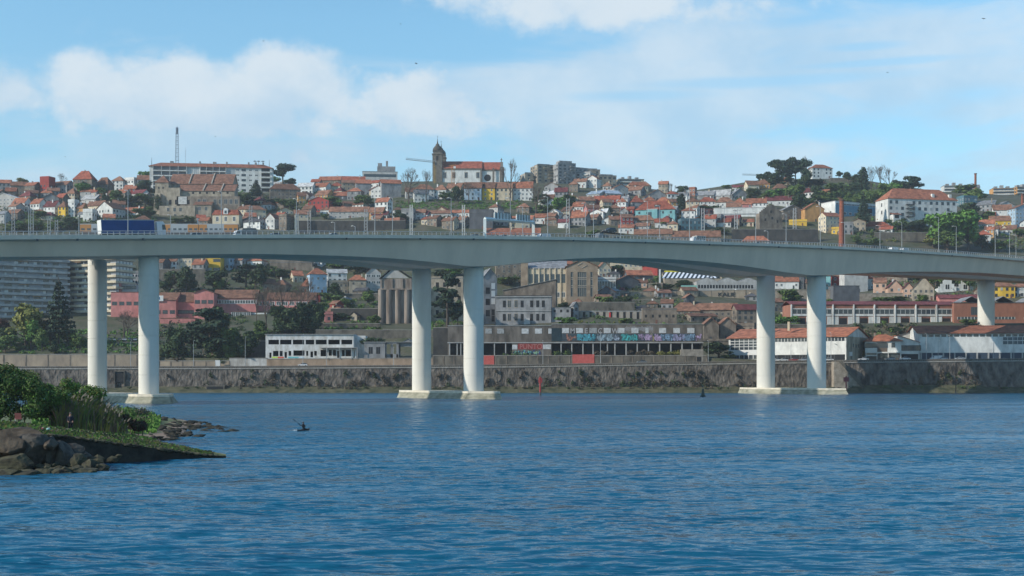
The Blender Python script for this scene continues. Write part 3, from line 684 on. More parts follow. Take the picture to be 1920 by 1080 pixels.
# ================================================================ the hill above the bridge
# rows: x0, x1, base, eave, ridge, roof form, wall, roof colour
H([
 # left skyline
 (-30, 18, 364, 343, 337, 'g', 'G', 'o'), (18, 48, 366, 348, 341, 'g', 'S', 'b'), (44, 74, 368, 348, 342, 'g', 'S', 'o'), (96, 136, 366, 347, 340, 'g', 'G', 'b'),
 (74, 98, 368, 345, 331, 't', 'R', 'r', dict(chim=False)), (136, 176, 372, 336, 321, 'h', 'S', 'r', dict(yaw=-8)), (176, 211, 370, 346, 333, 'h', 'S', 'b'), (209, 234, 358, 339, 331, 'h', 'W', 'b'),
 (232, 258, 353, 338, 333, 't', 'W', 'r'), (231, 257, 366, 354, 347, 'g', 'R', 'o', dict(yaw=-6)), (254, 281, 354, 337, 329, 'g', 'G', 'b'),
 (-25, 40, 392, 372, 362, 'f', 'Z', 'w'), (20, 56, 398, 381, 371, 'g', 'W', 'o', dict(yaw=-22)), (55, 84, 400, 382, 373, 'g', 'W', 'o', dict(yaw=-25)), (78, 110, 384, 372, 362, 'f', 'G', 'b'),
 (104, 126, 382, 371, 363, 'g', 'S', 'r'), (122, 146, 376, 363, 353, 'h', 'C', 'b'), (80, 112, 404, 388, 377, 'g', 'W', 'm', dict(yaw=-20)), (108, 128, 409, 388, 378, 'h', 'Y', 'b'), (127, 144, 408, 379, 374, 't', 'W', 'w', dict(yaw=-15, label='narrow white tower-like house among the low houses left of the blue lorry')),
 (143, 160, 407, 390, 381, 'g', 'O', 'b'), (155, 176, 416, 398, 392, 't', 'W', 'w'), (160, 202, 398, 386, 377, 'g', 'C', 'b'), (176, 230, 410, 392, 378, 'f', 'W', 'b', dict(yaw=-30, d=12)),
 (206, 234, 398, 383, 375, 'g', 'G', 'b'), (228, 272, 404, 399, 389, 'g', 'W', 'o', dict(yaw=-20)), (150, 190, 382, 374, 366, 'g', 'Z', 'w'), (10, 40, 412, 400, 393, 'g', 'S', 'b'), (-20, 12, 420, 402, 396, 'g', 'Z', 'g'), (42, 70, 374, 362, 357, 'g', 'G', 'b'),
 (84, 110, 372, 358, 352, 'g', 'G', 'b'), (-20, 8, 380, 362, 356, 'g', 'S', 'b'), (186, 214, 384, 371, 365, 'g', 'S', 'b'),
 # round the convent
 (502, 562, 374, 355, 345, 'h', 'S', 'b', dict(yaw=12)), (508, 534, 352, 345, 341, 'g', 'Z', 'w'), (557, 590, 364, 350, 343, 'g', 'W', 'w', dict(yaw=-12)),
 (473, 515, 394, 384, 377, 'h', 'W', 'o', dict(yaw=-18)), (456, 498, 410, 393, 386, 'h', 'C', 'b'), (455, 480, 414, 406, 399, 'g', 'S', 'o'), (516, 549, 402, 396, 389, 'f', 'C', 'b'),
 (363, 399, 402, 384, 376, 'h', 'S', 'b'), (497, 524, 430, 410, 400, 'f', 'W', 'o', dict(yaw=-22)), (522, 549, 432, 406, 402, 't', 'S', 'k'), (548, 578, 430, 402, 394, 'g', 'C', 'b'), (577, 622, 398, 377, 369, 'f', 'R', 'r', dict(yaw=-14)),
 (365, 385, 420, 409, 403, 'g', 'W', 'r'), (455, 497, 430, 416, 409, 'g', 'W', 'k'), (372, 394, 428, 414, 408, 'g', 'S', 'o'), (440, 470, 422, 413, 406, 'g', 'S', 'b'),
 # between the flats and the church
 (583, 602, 352, 341, 336, 'g', 'G', 'r'), (598, 640, 348, 338, 331, 'g', 'S', 'o', dict(yaw=-6)), (640, 684, 350, 339, 331, 'g', 'S', 'r', dict(yaw=6)), (586, 622, 362, 351, 343, 'g', 'W', 'o'), (618, 642, 360, 349, 342, 'h', 'C', 'r'),
 (638, 666, 364, 343, 338, 'g', 'B', 'b', dict(yaw=10)), (664, 696, 366, 344, 337, 'g', 'G', 'o', dict(yaw=10, k='-')), (694, 718, 354, 343, 338, 'g', 'W', 'r'), (692, 712, 370, 357, 350, 'h', 'C', 'm', dict(yaw=-14)),
 (711, 752, 372, 344, 337, 'g', 'G', 'o', dict(yaw=14, k='-')), (624, 676, 376, 367, 360, 'g', 'K', 'o', dict(yaw=-4)), (590, 626, 378, 366, 357, 'g', 'O', 'b'), (560, 590, 378, 367, 359, 'f', 'G', 'b'), (572, 600, 392, 383, 377, 'h', 'Z', 'b'),
 (617, 692, 410, 397, 388, 'g', 'Z', 'b', dict(yaw=-3, d=8, label='long low white-fronted house with brown roof below the vivid orange-roofed shed')), (703, 735, 402, 379, 371, 'g', 'W', 'o', dict(yaw=-22, d=8)), (692, 722, 412, 398, 389, 'g', 'O', 'b'), (640, 662, 388, 382, 378, 'g', 'S', 'b'), (660, 690, 390, 384, 378, 'g', 'W', 'b'),
 (775, 814, 375, 355, 346, 'h', 'W', 'b', dict(yaw=10)), (758, 780, 372, 360, 352, 'g', 'Z', 'b'), (752, 778, 416, 396, 391, 't', 'G', 'g'), (700, 722, 424, 410, 404, 'g', 'S', 'b'), (720, 760, 428, 414, 409, 't', 'N', 'b'),
 # below the church
 (813, 842, 374, 356, 347, 'h', 'W', 'b'), (836, 872, 374, 353, 344, 'g', 'C', 'b'),
 (870, 904, 376, 353, 342, 'g', 'L', 'b', dict(yaw=-4, cols=3)), (904, 929, 376, 353, 342, 'g', 'Y', 'b', dict(yaw=-4, cols=2, skip=0)), (929, 962, 376, 353, 342, 'g', 'C', 'b', dict(yaw=-4)), (962, 1000, 376, 353, 341, 'g', 'W', 'o', dict(yaw=-4)),
 (796, 846, 410, 400, 395, 'g', 'Z', 'b', dict(yaw=-4)), (846, 884, 408, 399, 394, 'g', 'W', 'o'), (880, 926, 430, 398, 393, 't', 'K', 'g', dict(k='-', yaw=-5)), (924, 960, 424, 409, 402, 'g', 'G', 'b'), (958, 1004, 424, 413, 405, 'g', 'W', 'o', dict(yaw=-18)),
 (800, 830, 424, 410, 404, 'g', 'S', 'b'), (828, 858, 430, 414, 408, 'g', 'S', 'b'), (856, 882, 426, 412, 406, 'g', 'G', 'b'), (770, 800, 412, 399, 393, 'g', 'W', 'b'),
 # below the beige flats
 (1018, 1050, 372, 366, 358, 'g', 'W', 'w'), (1062, 1092, 384, 374, 366, 'f', 'C', 'o'), (1085, 1116, 390, 376, 369, 'g', 'S', 'b'), (1030, 1056, 412, 399, 392, 'f', 'W', 'w', dict(yaw=-25)), (1052, 1080, 408, 396, 388, 'g', 'C', 'b'),
 (1003, 1024, 420, 408, 401, 'g', 'W', 'o'), (1022, 1052, 424, 412, 405, 'h', 'S', 'b'), (1070, 1108, 424, 408, 398, 'g', 'G', 'o', dict(yaw=-25)), (1046, 1070, 428, 417, 411, 'g', 'W', 'm'), (1040, 1066, 376, 360, 352, 'g', 'G', 'm'),
 (1100, 1134, 372, 364, 358, 's', 'Z', 'l'), (1130, 1166, 372, 363, 357, 's', 'Z', 'l'), (1155, 1190, 362, 354, 349, 'g', 'S', 'b'), (1175, 1216, 358, 348, 341, 'h', 'C', 'o', dict(yaw=14)), (1170, 1212, 366, 357, 350, 'g', 'G', 'b'),
 (1205, 1258, 378, 370, 355, 'f', 'G', 'b', dict(yaw=10)), (1113, 1166, 390, 375, 367, 'g', 'R', 'r', dict(yaw=-14, k='w')), (1164, 1184, 388, 373, 368, 'g', 'W', 'g'), (1180, 1208, 390, 379, 367, 'h', 'G', 'r', dict(yaw=10)), (1206, 1232, 386, 376, 369, 'h', 'W', 'o'),
 (1230, 1262, 386, 378, 370, 'h', 'W', 'o'), (1253, 1274, 392, 379, 373, 'g', 'O', 'b'), (1163, 1193, 402, 393, 388, 'g', 'R', 'r'), (1140, 1166, 400, 390, 384, 'h', 'S', 'b'), (1096, 1126, 402, 390, 384, 'g', 'P', 'b'),
 (1078, 1100, 394, 384, 378, 'g', 'W', 'b'), (1126, 1144, 412, 399, 391, 'g', 'C', 'w', dict(yaw=-25)), (1162, 1188, 424, 408, 402, 'g', 'R', 'b'), (1183, 1230, 424, 413, 404, 'h', 'S', 'b', dict(yaw=-8)), (1140, 1166, 424, 412, 405, 'g', 'S', 'b'),
 (1104, 1130, 420, 408, 402, 'g', 'S', 'b'), (1160, 1192, 438, 427, 421, 'g', 'W', 'o', dict(yaw=-10)), (1192, 1222, 438, 424, 418, 'g', 'Z', 'b'), (1228, 1256, 428, 417, 410, 'g', 'W', 'r'), (1252, 1276, 432, 420, 414, 'h', 'C', 'b', dict(yaw=-15)),
 (1274, 1322, 432, 413, 410, 't', 'V', 'g', dict(yaw=6)), (1322, 1360, 424, 407, 402, 't', 'G', 'g'), (1356, 1392, 424, 410, 404, 'g', 'S', 'm'),
 # right of the turquoise villa
 (1282, 1294, 376, 359, 352, 'q', 'W', 'w', dict(yaw=-8, d=5, chim=False)), (1292, 1308, 368, 354, 351, 't', 'N', 'r'), (1286, 1314, 406, 378, 370, 'h', 'C', 'b', dict(yaw=-10)), (1312, 1344, 390, 378, 370, 'h', 'W', 'r', dict(yaw=-8)),
 (1343, 1378, 390, 379, 370, 'h', 'W', 'b', dict(yaw=-10)), (1376, 1402, 394, 380, 371, 'h', 'C', 'o'), (1400, 1440, 394, 381, 372, 'g', 'W', 'o', dict(yaw=-10)), (1306, 1346, 374, 366, 358, 'g', 'G', 'g'), (1338, 1374, 374, 367, 356, 'g', 'Z', 'w'),
 (1366, 1404, 374, 366, 353, 'f', 'G', 'g', dict(yaw=12, d=12)), (1374, 1402, 354, 351, 347, 'g', 'W', 'm'), (1398, 1424, 358, 347, 339, 'g', 'C', 'b'), (1418, 1447, 354, 345, 337, 'h', 'O', 'b', dict(yaw=-12)),
 (1452, 1486, 346, 341, 333, 'g', 'C', 'o'), (1450, 1478, 358, 353, 345, 'h', 'S', 'b'), (1520, 1552, 354, 344, 337, 'h', 'C', 'b', dict(yaw=8)), (1543, 1570, 364, 361, 355, 'g', 'S', 'o'), (1502, 1530, 368, 363, 358, 'g', 'C', 'b'),
 (1436, 1490, 386, 376, 368, 'g', 'W', 'm', dict(yaw=-12)), (1463, 1506, 412, 394, 384, 'f', 'S', 'g', dict(yaw=12)), (1506, 1546, 416, 392, 380, 'f', 'O', 'o', dict(yaw=8, k='-', label='tall plain ochre gabled house left of the white and blue school')), (1500, 1532, 412, 400, 393, 'g', 'Z', 'g'),
 (1572, 1600, 378, 373, 368, 'g', 'S', 'b'), (1596, 1624, 380, 372, 366, 'g', 'W', 'g'), (1538, 1577, 436, 406, 399, 'g', 'C', 'o', dict(yaw=22, d=9)), (1582, 1602, 440, 420, 416, 't', 'G', 'g'), (1560, 1584, 440, 430, 426, 't', 'Y', 'g', dict(label='low yellow block at the foot of the tall brick chimney')),
 (1440, 1470, 416, 405, 399, 'g', 'C', 'g'), (1480, 1516, 424, 416, 412, 't', 'Y', 'g', dict(k='-')),
 (1620, 1672, 432, 424, 416, 'h', 'S', 'r', dict(yaw=-8)), (1650, 1680, 440, 430, 425, 'g', 'W', 'r'),
 # right end
 (1800, 1834, 392, 371, 367, 't', 'V', 'g', dict(yaw=16, label='dark glazed box-shaped building at the right end of the white hospital')), (1834, 1872, 398, 384, 376, 's', 'G', 'g'), (1868, 1906, 400, 386, 377, 'f', 'Z', 'g'), (1864, 1900, 412, 394, 384, 'g', 'W', 'b'), (1896, 1945, 426, 391, 382, 'f', 'L', 'b', dict(yaw=14)),
 (1858, 1897, 426, 414, 405, 'g', 'Y', 'b'), (1836, 1870, 428, 420, 412, 'g', 'Z', 'o', dict(yaw=-18)), (1848, 1880, 440, 430, 424, 'g', 'W', 'b'), (1872, 1912, 440, 431, 423, 'g', 'W', 'b'), (1832, 1864, 458, 440, 432, 'h', 'W', 'r', dict(yaw=-18)),
 (1846, 1870, 412, 404, 398, 'g', 'S', 'r'), (1912, 1950, 448, 434, 426, 'g', 'S', 'b'), (1806, 1840, 360, 352, 347, 'g', 'Z', 'g'),
 (1190, 1262, 446, 439, 430, 'g', 'S', 'b', dict(d=7)), (1262, 1352, 452, 444, 433, 'g', 'S', 'b', dict(yaw=-4, d=7)), (1392, 1444, 460, 452, 443, 'h', 'S', 'o', dict(label='low orange hipped roof showing just over the bridge rail, left of the brick chimney')),
 (912, 1014, 446, 440, 428, 'g', 'W', 'o', dict(yaw=-3, d=9, label='long bright orange-roofed hall just behind the sign gantry on the bridge')),
])
# filler houses, half hidden behind the named rows
def filler(zones, seed=3, walls='WWWWCCGZSSBOP', roofs='ooorbbbbmg'):
    R = random.Random(seed)
    for xa, xb, ya, yb_, n in zones:
        for i in range(n):
            w = R.uniform(18, 34); x = xa+(xb-xa)*(i+R.uniform(.1, .9))/n; y = R.uniform(ya, yb_); hh = R.choice((9, 11, 15, 17)); rh = R.uniform(5, 8)
            house(x-w/2, x+w/2, y, y-hh, y-hh-rh, R.choice('ggghhf'), R.choice(walls), R.choice(roofs))
filler([(0, 270, 370, 386, 8), (0, 290, 396, 424, 7), (460, 620, 372, 395, 4), (450, 620, 404, 424, 5), (600, 800, 372, 382, 4), (640, 800, 396, 424, 4), (1020, 1180, 384, 400, 6), (1020, 1180, 404, 428, 6), (1180, 1300, 395, 428, 6), (1280, 1420, 396, 408, 4), (1290, 1420, 412, 430, 5), (1440, 1560, 372, 384, 3), (1600, 1660, 410, 440, 2), (800, 1000, 398, 412, 4), (790, 1010, 416, 432, 6), (1150, 1290, 358, 378, 4), (1850, 1930, 400, 450, 4), (1030, 1160, 352, 364, 5), (1240, 1300, 380, 392, 2), (150, 280, 372, 392, 3)])

def longwin(root, w, d, rows, z0, sh, k='w', sides=(0,), step=3.0, ww=1.5, wh=1.4, skip=.08, seed=1):
    R = random.Random(seed)
    for s in sides:
        span = w if s == 0 else d
        for r in range(rows):
            for i in range(max(1, int(span/step))):
                if R.random() < skip: continue
                p = (i+.5)*span/max(1, int(span/step)); z = z0+(r+.5)*sh
                if s == 0: win(root, -w/2+p, 0, z, ww, wh, k)
                elif s == 1: win(root, w/2, p, z, ww, wh, k, 1)
                else: win(root, -w/2, p, z, ww, wh, k, 3)
# ---- long white apartment block on the skyline
def apartments():
    D = 1085; r, w, d, h, D = boxy('apartment_block', 'apartment block', 280, 508, 372, 313, 'W', 16, 7, D, label='long white five-storey apartment block with low red roof on the left skyline', found=14)
    rb = MB().use(roofm('o')); roof_mesh(rb, 'h', w, d, h, 3.9, 1.0); ro = rb.build('roof', None, r)
    for x in (-.33, -.1, .02, .12, .3, .36, .42):
        c = MB().use(wallm('G')); X = x*w; s = 2.6 if x in (-.33, .02) else 1.1; c.box(X-s/2, X+s/2, d*.4, d*.6, h+1.5, h+3.9+(1.5 if s > 2 else 1.8)); c.build('chimney', None, ro)
    sh = h/6.2
    bm = MB().use(mat('shadowed_balcony_recess', (.12, .12, .12), .9, 0))
    # loggias on the left half, stair strips between
    k = 0
    for i, (a, b, t) in enumerate(((-.47, -.20, 'l'), (-.195, -.10, 's'), (-.09, .12, 'l'), (.13, .19, 's'))):
        for rr in range(6):
            z = h-(rr+1)*sh
            if t == 'l':
                m = MB().use(mat('loggia_glass', (.10, .11, .12), .3, 0)); m.box(a*w, b*w, -.05, .06, z+1.15, z+sh-.25)
                m.use(wallm('W')).box(a*w, b*w, -1.3, 0, z, z+1.0); m.use(roofm('b')).box(a*w, b*w, -1.36, -1.3, z+.9, z+1.05)
                for j in range(5): X = a*w+(b-a)*w*j/4; m.use(wallm('W')).box(X-.15, X+.15, -1.3, 0, z+1.0, z+sh)
                m.build('balcony', None, r)
            else:
                m = MB().use(mat('stair_screen', (.42, .44, .45), .6, .1))
                for j in range(6): X = a*w+(b-a)*w*(j+.5)/6; m.box(X-.35, X+.35, -.12, .05, z+.2, z+sh-.1)
                m.build('stair_screen', None, r)
    for cx, k in ((.215, 'w'), (.265, 'd'), (.32, 'w'), (.37, 'w')):
        for rr in range(6): win(r, cx*w, 0, h-(rr+.5)*sh, 3.0 if k == 'd' else 2.2, 1.7 if k == 'd' else 1.2, k)
    for rr in range(6):
        z = h-(rr+1)*sh; m = MB().use(M_dark).box(.41*w, .48*w, -.03, .06, z+1.1, z+sh-.35); m.use(wallm('W')).box(.405*w, .485*w, -1.1, 0, z+.1, z+1.05); m.build('balcony', None, r)
    longwin(r, w, d, 5, 0, sh, 'd', (3,), 5.5, 1.1, 1.4)
    for x in (-.495, .47):
        a = MB().use(M_dmetal); a.cyl((x*w, d*.5, h), (x*w, d*.5, h+8.5), .3, .1, 5); a.build('antenna', None, r)
    for x in (.355, .385, .42):
        a = MB().use(M_dmetal); a.cyl((x*w, 3, h+3), (x*w, 3, h+6), .15, n=5); a.lathe([(1.5, 0), (1.1, .35), (.2, .6)], 10, (x*w, 3, h+6)); a.build('satellite_dish', None, r)
apartments()
def mast():
    D = 1100; X = wx(332, D); zb = wz(305, D); zt = wz(238, D); t = thing('lattice_mast', 'radio mast', label='tall blue-grey lattice radio mast behind the long white apartment block', loc=(X, D, wz(345, D)))
    m = MB().use(mat('mast_steel', (.20, .27, .33), .6, 0)); H_ = zt-wz(345, D); r = 1.55
    P = [(-r, -r), (r, -r), (r, r), (-r, r)]
    for a in P: m.bar((a[0], a[1], 0), (a[0]*.55, a[1]*.55, H_*.9), .3)
    n = 13
    for i in range(n):
        f = i/n; g = (i+1)/n; k = 1-.45*f/.9*.9; k2 = 1-.45*g/.9*.9; z0 = H_*.9*f; z1 = H_*.9*g
        for j in range(4):
            a, b = P[j], P[(j+1) % 4]; m.bar((a[0]*k, a[1]*k, z0), (b[0]*k, b[1]*k, z0), .22); m.bar((a[0]*k, a[1]*k, z0), (b[0]*k2, b[1]*k2, z1), .14)
    m.build('lattice', None, t)
    a = MB().use(mat('mast_aerials', (.18, .22, .27), .6, 0)); a.cyl((0, 0, H_*.88), (0, 0, H_+.5), .2, n=6)
    for i in range(6): q = i*pi/3; a.cyl((cos(q)*.8, sin(q)*.8, H_*.88), (cos(q)*.8, sin(q)*.8, H_*.99), .32, n=5)
    a.build('aerials', None, t)
    t = thing('antenna_pole', 'antenna', label='thin grey antenna pole right of the lattice mast', loc=(wx(348, D), D, wz(320, D))); a = MB().use(M_metal); a.cyl((0, 0, -8), (0, 0, (320-276)/F*D), .16, .08, 5)
    for i in range(4): a.bar((-.7, 0, 12+i*1.6), (.7, 0, 12+i*1.6), .12)
    a.build('pole', None, t)
mast()
# ---- the stone convent
def convent():
    D0 = 958; t = thing('stone_convent', 'convent', label='large ruined beige stone convent with long brown roofs below the apartment block', loc=(wx(360, D0), D0, wz(418, D0))); s = F/D0
    zf = lambda y, dd=0: wz(y, D0+dd)-wz(418, D0)
    xf = lambda x: (x-360)/s
    R = random.Random(5)
    def vol(nm, x0, x1, dy, d, ye, yr, rk, wc='B', rc='b', yb=430):
        w = xf(x1)-xf(x0); xc = (xf(x0)+xf(x1))/2; h = zf(ye, dy); hr = (zf(yr, dy+(d/2 if rk in 'gh' else d if rk == 's' else 0))-h) if rk != 't' else 0
        b = MB().use(wallm(wc)); wall_mesh(b, rk, w, d, h, max(0, hr-.1), 8, xc, dy); o = b.build(nm, None, t)
        if rk != 't': b = MB().use(roofm(rc)); roof_mesh(b, rk, w, d, h, hr, .5, xc, dy); b.build('roof', None, t)
        return xc, w, dy, h
    vol('left_wing', 288, 313, 4, 14, 342, 330, 'h', 'B')
    vol('upper_hall', 309, 428, 14, 20, 345, 327, 'g', 'B')
    for x in (346, 389):                                    # pale parapet lines across the roof
        b = MB().use(M_stonef); z0 = zf(345, 14); z1 = zf(327, 24); b.add([(xf(x)-.4, 13.4, z0-.2), (xf(x)+.4, 13.4, z0-.2), (xf(x)+.4, 24, z1+.6), (xf(x)-.4, 24, z1+.6), (xf(x)-.4, 13.4, z0+.9), (xf(x)+.4, 13.4, z0+.9), (xf(x)+.4, 24, z1+1.2), (xf(x)-.4, 24, z1+1.2)], [(0, 1, 5, 4), (4, 5, 6, 7), (0, 4, 7, 3), (1, 2, 6, 5), (2, 3, 7, 6)]); b.build('roof_parapet', None, t)
    vol('middle_hall', 330, 437, 5, 9, 358, 346, 's', 'B')
    for x in (378, 412):
        b = MB().use(M_stonef); z0 = zf(358, 5); z1 = zf(346, 14); b.add([(xf(x)-.4, 4.4, z0-.2), (xf(x)+.4, 4.4, z0-.2), (xf(x)+.4, 14, z1+.5), (xf(x)-.4, 14, z1+.5), (xf(x)-.4, 4.4, z0+.7), (xf(x)+.4, 4.4, z0+.7), (xf(x)+.4, 14, z1+1), (xf(x)-.4, 14, z1+1)], [(0, 1, 5, 4), (4, 5, 6, 7), (0, 4, 7, 3), (1, 2, 6, 5), (2, 3, 7, 6)]); b.build('roof_parapet', None, t)
    vol('cloister_range', 330, 448, 2, 3, 368, 368, 't', 'S')
    vol('front_range', 301, 368, -4, 6, 386, 386, 't', 'B')
    vol('tower_block', 311, 336, 2, 6, 352, 352, 't', 'B')
    vol('front_wing', 366, 398, -3, 5, 384, 378, 's', 'B')
    def wr(xs, y, dy, ww, hh, k='o'):
        for x in xs:
            if R.random() < .9: win(t, xf(x), dy, zf(y, dy), ww, hh, k)
    wr([318, 330, 341], 393, -4, 1.7, 2.6, 's'); wr([318, 331, 341], 405, -4, 1.7, 2.6, 's'); wr([318, 329], 379, 2, 1.8, 3.6); wr([342, 352], 379, 2, 1.8, 3.4)
    wr(range(346, 434, 13), 361.5, 5, 1.5, 1.7); wr(range(372, 446, 10), 378, 2, 2.2, 3.4, 's'); wr([376, 388], 391, -3, 1.8, 2.8, 's'); wr([295, 303], 352, 4, 1.0, 1.6)
    b = MB().use(mat('whitewash_patch', (.5, .5, .48), .9, .3, 1.2)); b.box(xf(333), xf(349), 1.7, 1.95, zf(382), zf(368)); b.build('whitewashed_panel', None, t)
    b = MB().use(wallm('B')); b.prism([(xf(285), 0), (xf(300), 0), (xf(300), 10), (xf(285), 10)], -10, zf(362), inset=[(xf(289), 1), (xf(300), 1), (xf(300), 10), (xf(289), 10)]); b.build('buttress', None, t)
    iv = MB().use(leafm('d')); leaves(iv, R, [((xf(297), -.6, zf(384)), (3.2, .9, 4.5)), ((xf(296), -.6, zf(374)), (3.0, .8, 3.5)), ((xf(347), -5, zf(412)), (5, 1.5, 3))], 900, .55); iv.build('ivy', None, t)
convent()
# ---- yellow mansard villa
def villa():
    r, w, d, h, D = boxy('mansard_villa', 'villa', 398, 450, 419, 402, 'C', 9, -4, 915, label='pale yellow villa with red mansard roof and white dormer below the stone convent')
    b = MB().use(roofm('r')); b.prism([(-w/2-.4, -.4), (w/2+.4, -.4), (w/2+.4, d+.4), (-w/2-.4, d+.4)], h, h+3.4, inset=[(-w/2+1.4, 1.4), (w/2-1.4, 1.4), (w/2-1.4, d-1.4), (-w/2+1.4, d-1.4)]); ro = b.build('roof', None, r)
    b = MB().use(M_frame); b.box(-1.6, 1.6, -.3, 2.5, h, h+3.0); b.cyl((0, -.32, h+3.0), (0, 2.4, h+3.0), 1.6, n=14); b.use(M_glass).box(-.8, .8, -.38, -.28, h+.7, h+2.8); b.build('dormer', None, ro)
    for x in (-.32, 0, .32): win(r, x*w, 0, h*.5, 1.7, 3.0, 'w')
    b = MB().use(mat('terracotta_band', (.45, .16, .08), .9, .2)); b.box(-w/2-.2, w/2+.2, -.25, 0, h-.5, h-.1); b.build('cornice', None, r)
villa()
# ---- grey flat-roofed modern building and tall brick chimneys
def greymodern():
    r, w, d, h, D = boxy('modern_block', 'office block', 677, 745, 340, 322, 'Z', 14, 6, 1135, label='grey flat-roofed modern building with rooftop box left of the church', top='g', found=8)
    b = MB().use(wallm('G')); b.box(w*-.08, w*.44, 1, 10, h+.3, h+5.0); b.box(w*-.06, w*.06, 2, 8, h+5, h+8); b.box(w*.17, w*.23, 2, 5, h+5, h+10); b.build('rooftop_plant', None, r)
    b = MB().use(M_glass); b.box(-w*.46, w*.46, -.06, .05, h*.45, h*.75); b.build('window_band', None, r)
greymodern()
# ---- church
def church():
    D = 1120; s = F/D; t = thing('twin_towered_church', 'church', label='grey stone church with twin domed belfries and long red roof on the skyline', loc=(wx(876, D), D, wz(350, D)))
    X = lambda x: (x-876)/s; Z = lambda y, dd=0: wz(y, D+dd)-wz(350, D)
    st = mat('church_granite', (.155, .135, .11), .95, .35, .6)
    b = MB().use(wallm('W')); b.box(X(828), X(902), 0, 20, -14, Z(316)); b.box(X(902), X(941), 1.5, 18.5, -14, Z(318)); b.build('wall', None, t)
    g = MB().use(st)
    for x in (828, 902, 925, 940): g.box(X(x)-.7, X(x)+.7, -.35, .2, -12, Z(315))
    g.box(X(828), X(902), -.4, .1, Z(318.5), Z(315.5)); g.box(X(902), X(941), 1.1, 1.6, Z(320), Z(317)); g.build('granite_trim', None, t)
    b = MB().use(roofm('r')); w = X(903)-X(828); roof_mesh(b, 'g', w, 20, Z(315.5), Z(303, 10)-Z(315.5), .5, (X(828)+X(903))/2); b.build('nave_roof', None, t)
    b = MB().use(roofm('r')); w = X(941)-X(903); roof_mesh(b, 'g', w, 17, Z(317.5), Z(304.5, 10)-Z(317.5), .5, (X(941)+X(903))/2, 1.5); b.build('chancel_roof', None, t)
    g = MB().use(st); g.box(X(937), X(945), 1, 19, -12, Z(313)); g.add([(X(938), 0.6, Z(313)), (X(938), 19.4, Z(313)), (X(938), 10, Z(300)), (X(943), .6, Z(313)), (X(943), 19.4, Z(313)), (X(943), 10, Z(300))], [(0, 2, 1), (3, 4, 5), (0, 3, 5, 2), (1, 2, 5, 4)])
    g.box(X(940)-.3, X(940)+.3, 9.7, 10.3, Z(300), Z(293)); g.box(X(940)-1, X(940)+1, 9.8, 10.2, Z(296.3), Z(295.3)); g.build('apse_gable', None, t)
    for x in (834, 851, 874, 896): win(t, X(x), 0, Z(328.5), 2.4, 4.6, 's')
    c = MB().use(M_dark); c.cyl((X(914), 1.45, Z(333)), (X(914), 1.6, Z(333)), 3.0, n=20); c.use(st); c.lathe([(.2, 0)], 4) if False else None
    c.build('lunette_window', None, t)
    for (x0, x1, dy, yt, ytip) in ((811, 829, -1, 290, 259), (816, 834, 15, 292, 262)):
        b = MB().use(st); xm = (X(x0)+X(x1))/2; hw = (X(x1)-X(x0))/2; d = hw*2
        b.box(xm-hw, xm+hw, dy, dy+d, -14, Z(290)); tw = b.build('tower', None, t)
        f = MB().use(st); zb = Z(290); f.box(xm-hw-.5, xm+hw+.5, dy-.5, dy+d+.5, zb, zb+.9)
        f.box(xm-hw*.86, xm+hw*.86, dy+d*.07, dy+d*.93, zb+.9, Z(284)); f.box(xm-hw*.98, xm+hw*.98, dy+.05, dy+d-.05, Z(284), Z(283)); f.build('cornice', None, tw)
        dm = MB().use(mat('dome_stone', (.075, .068, .058), .95, .3, .8)); dm.sm = True; zz = Z(283); HH = Z(ytip)-zz
        dm.lathe([(hw*.95, 0), (hw*.98, HH*.12), (hw*.88, HH*.26), (hw*.62, HH*.40), (hw*.42, HH*.47), (hw*.40, HH*.54), (hw*.18, HH*.62), (.35, HH*.8), (.12, HH*1.0)], 12, (xm, dy+d/2, zz))
        for sx in (-1, 1):
            for sy in (-1, 1): dm.cyl((xm+sx*hw*.85, dy+d/2+sy*hw*.85, zz), (xm+sx*hw*.85, dy+d/2+sy*hw*.85, zz+2.4), .5, .05, 6)
        dm.build('dome', None, tw)
        cr = MB().use(M_dmetal); zt = Z(ytip); cr.bar((xm, dy+d/2, zt-.5), (xm, dy+d/2, zt+2.6), .22); cr.bar((xm-.7, dy+d/2, zt+1.7), (xm+.7, dy+d/2, zt+1.7), .2); cr.build('cross', None, tw)
        for sd, xx, yy in ((0, xm, dy), (3, xm-hw, 0)):
            o = win(t, xx, dy if sd == 0 else dy+d/2, Z(297), 2.0, 4.0, 'o', sd); o.parent = tw
church()
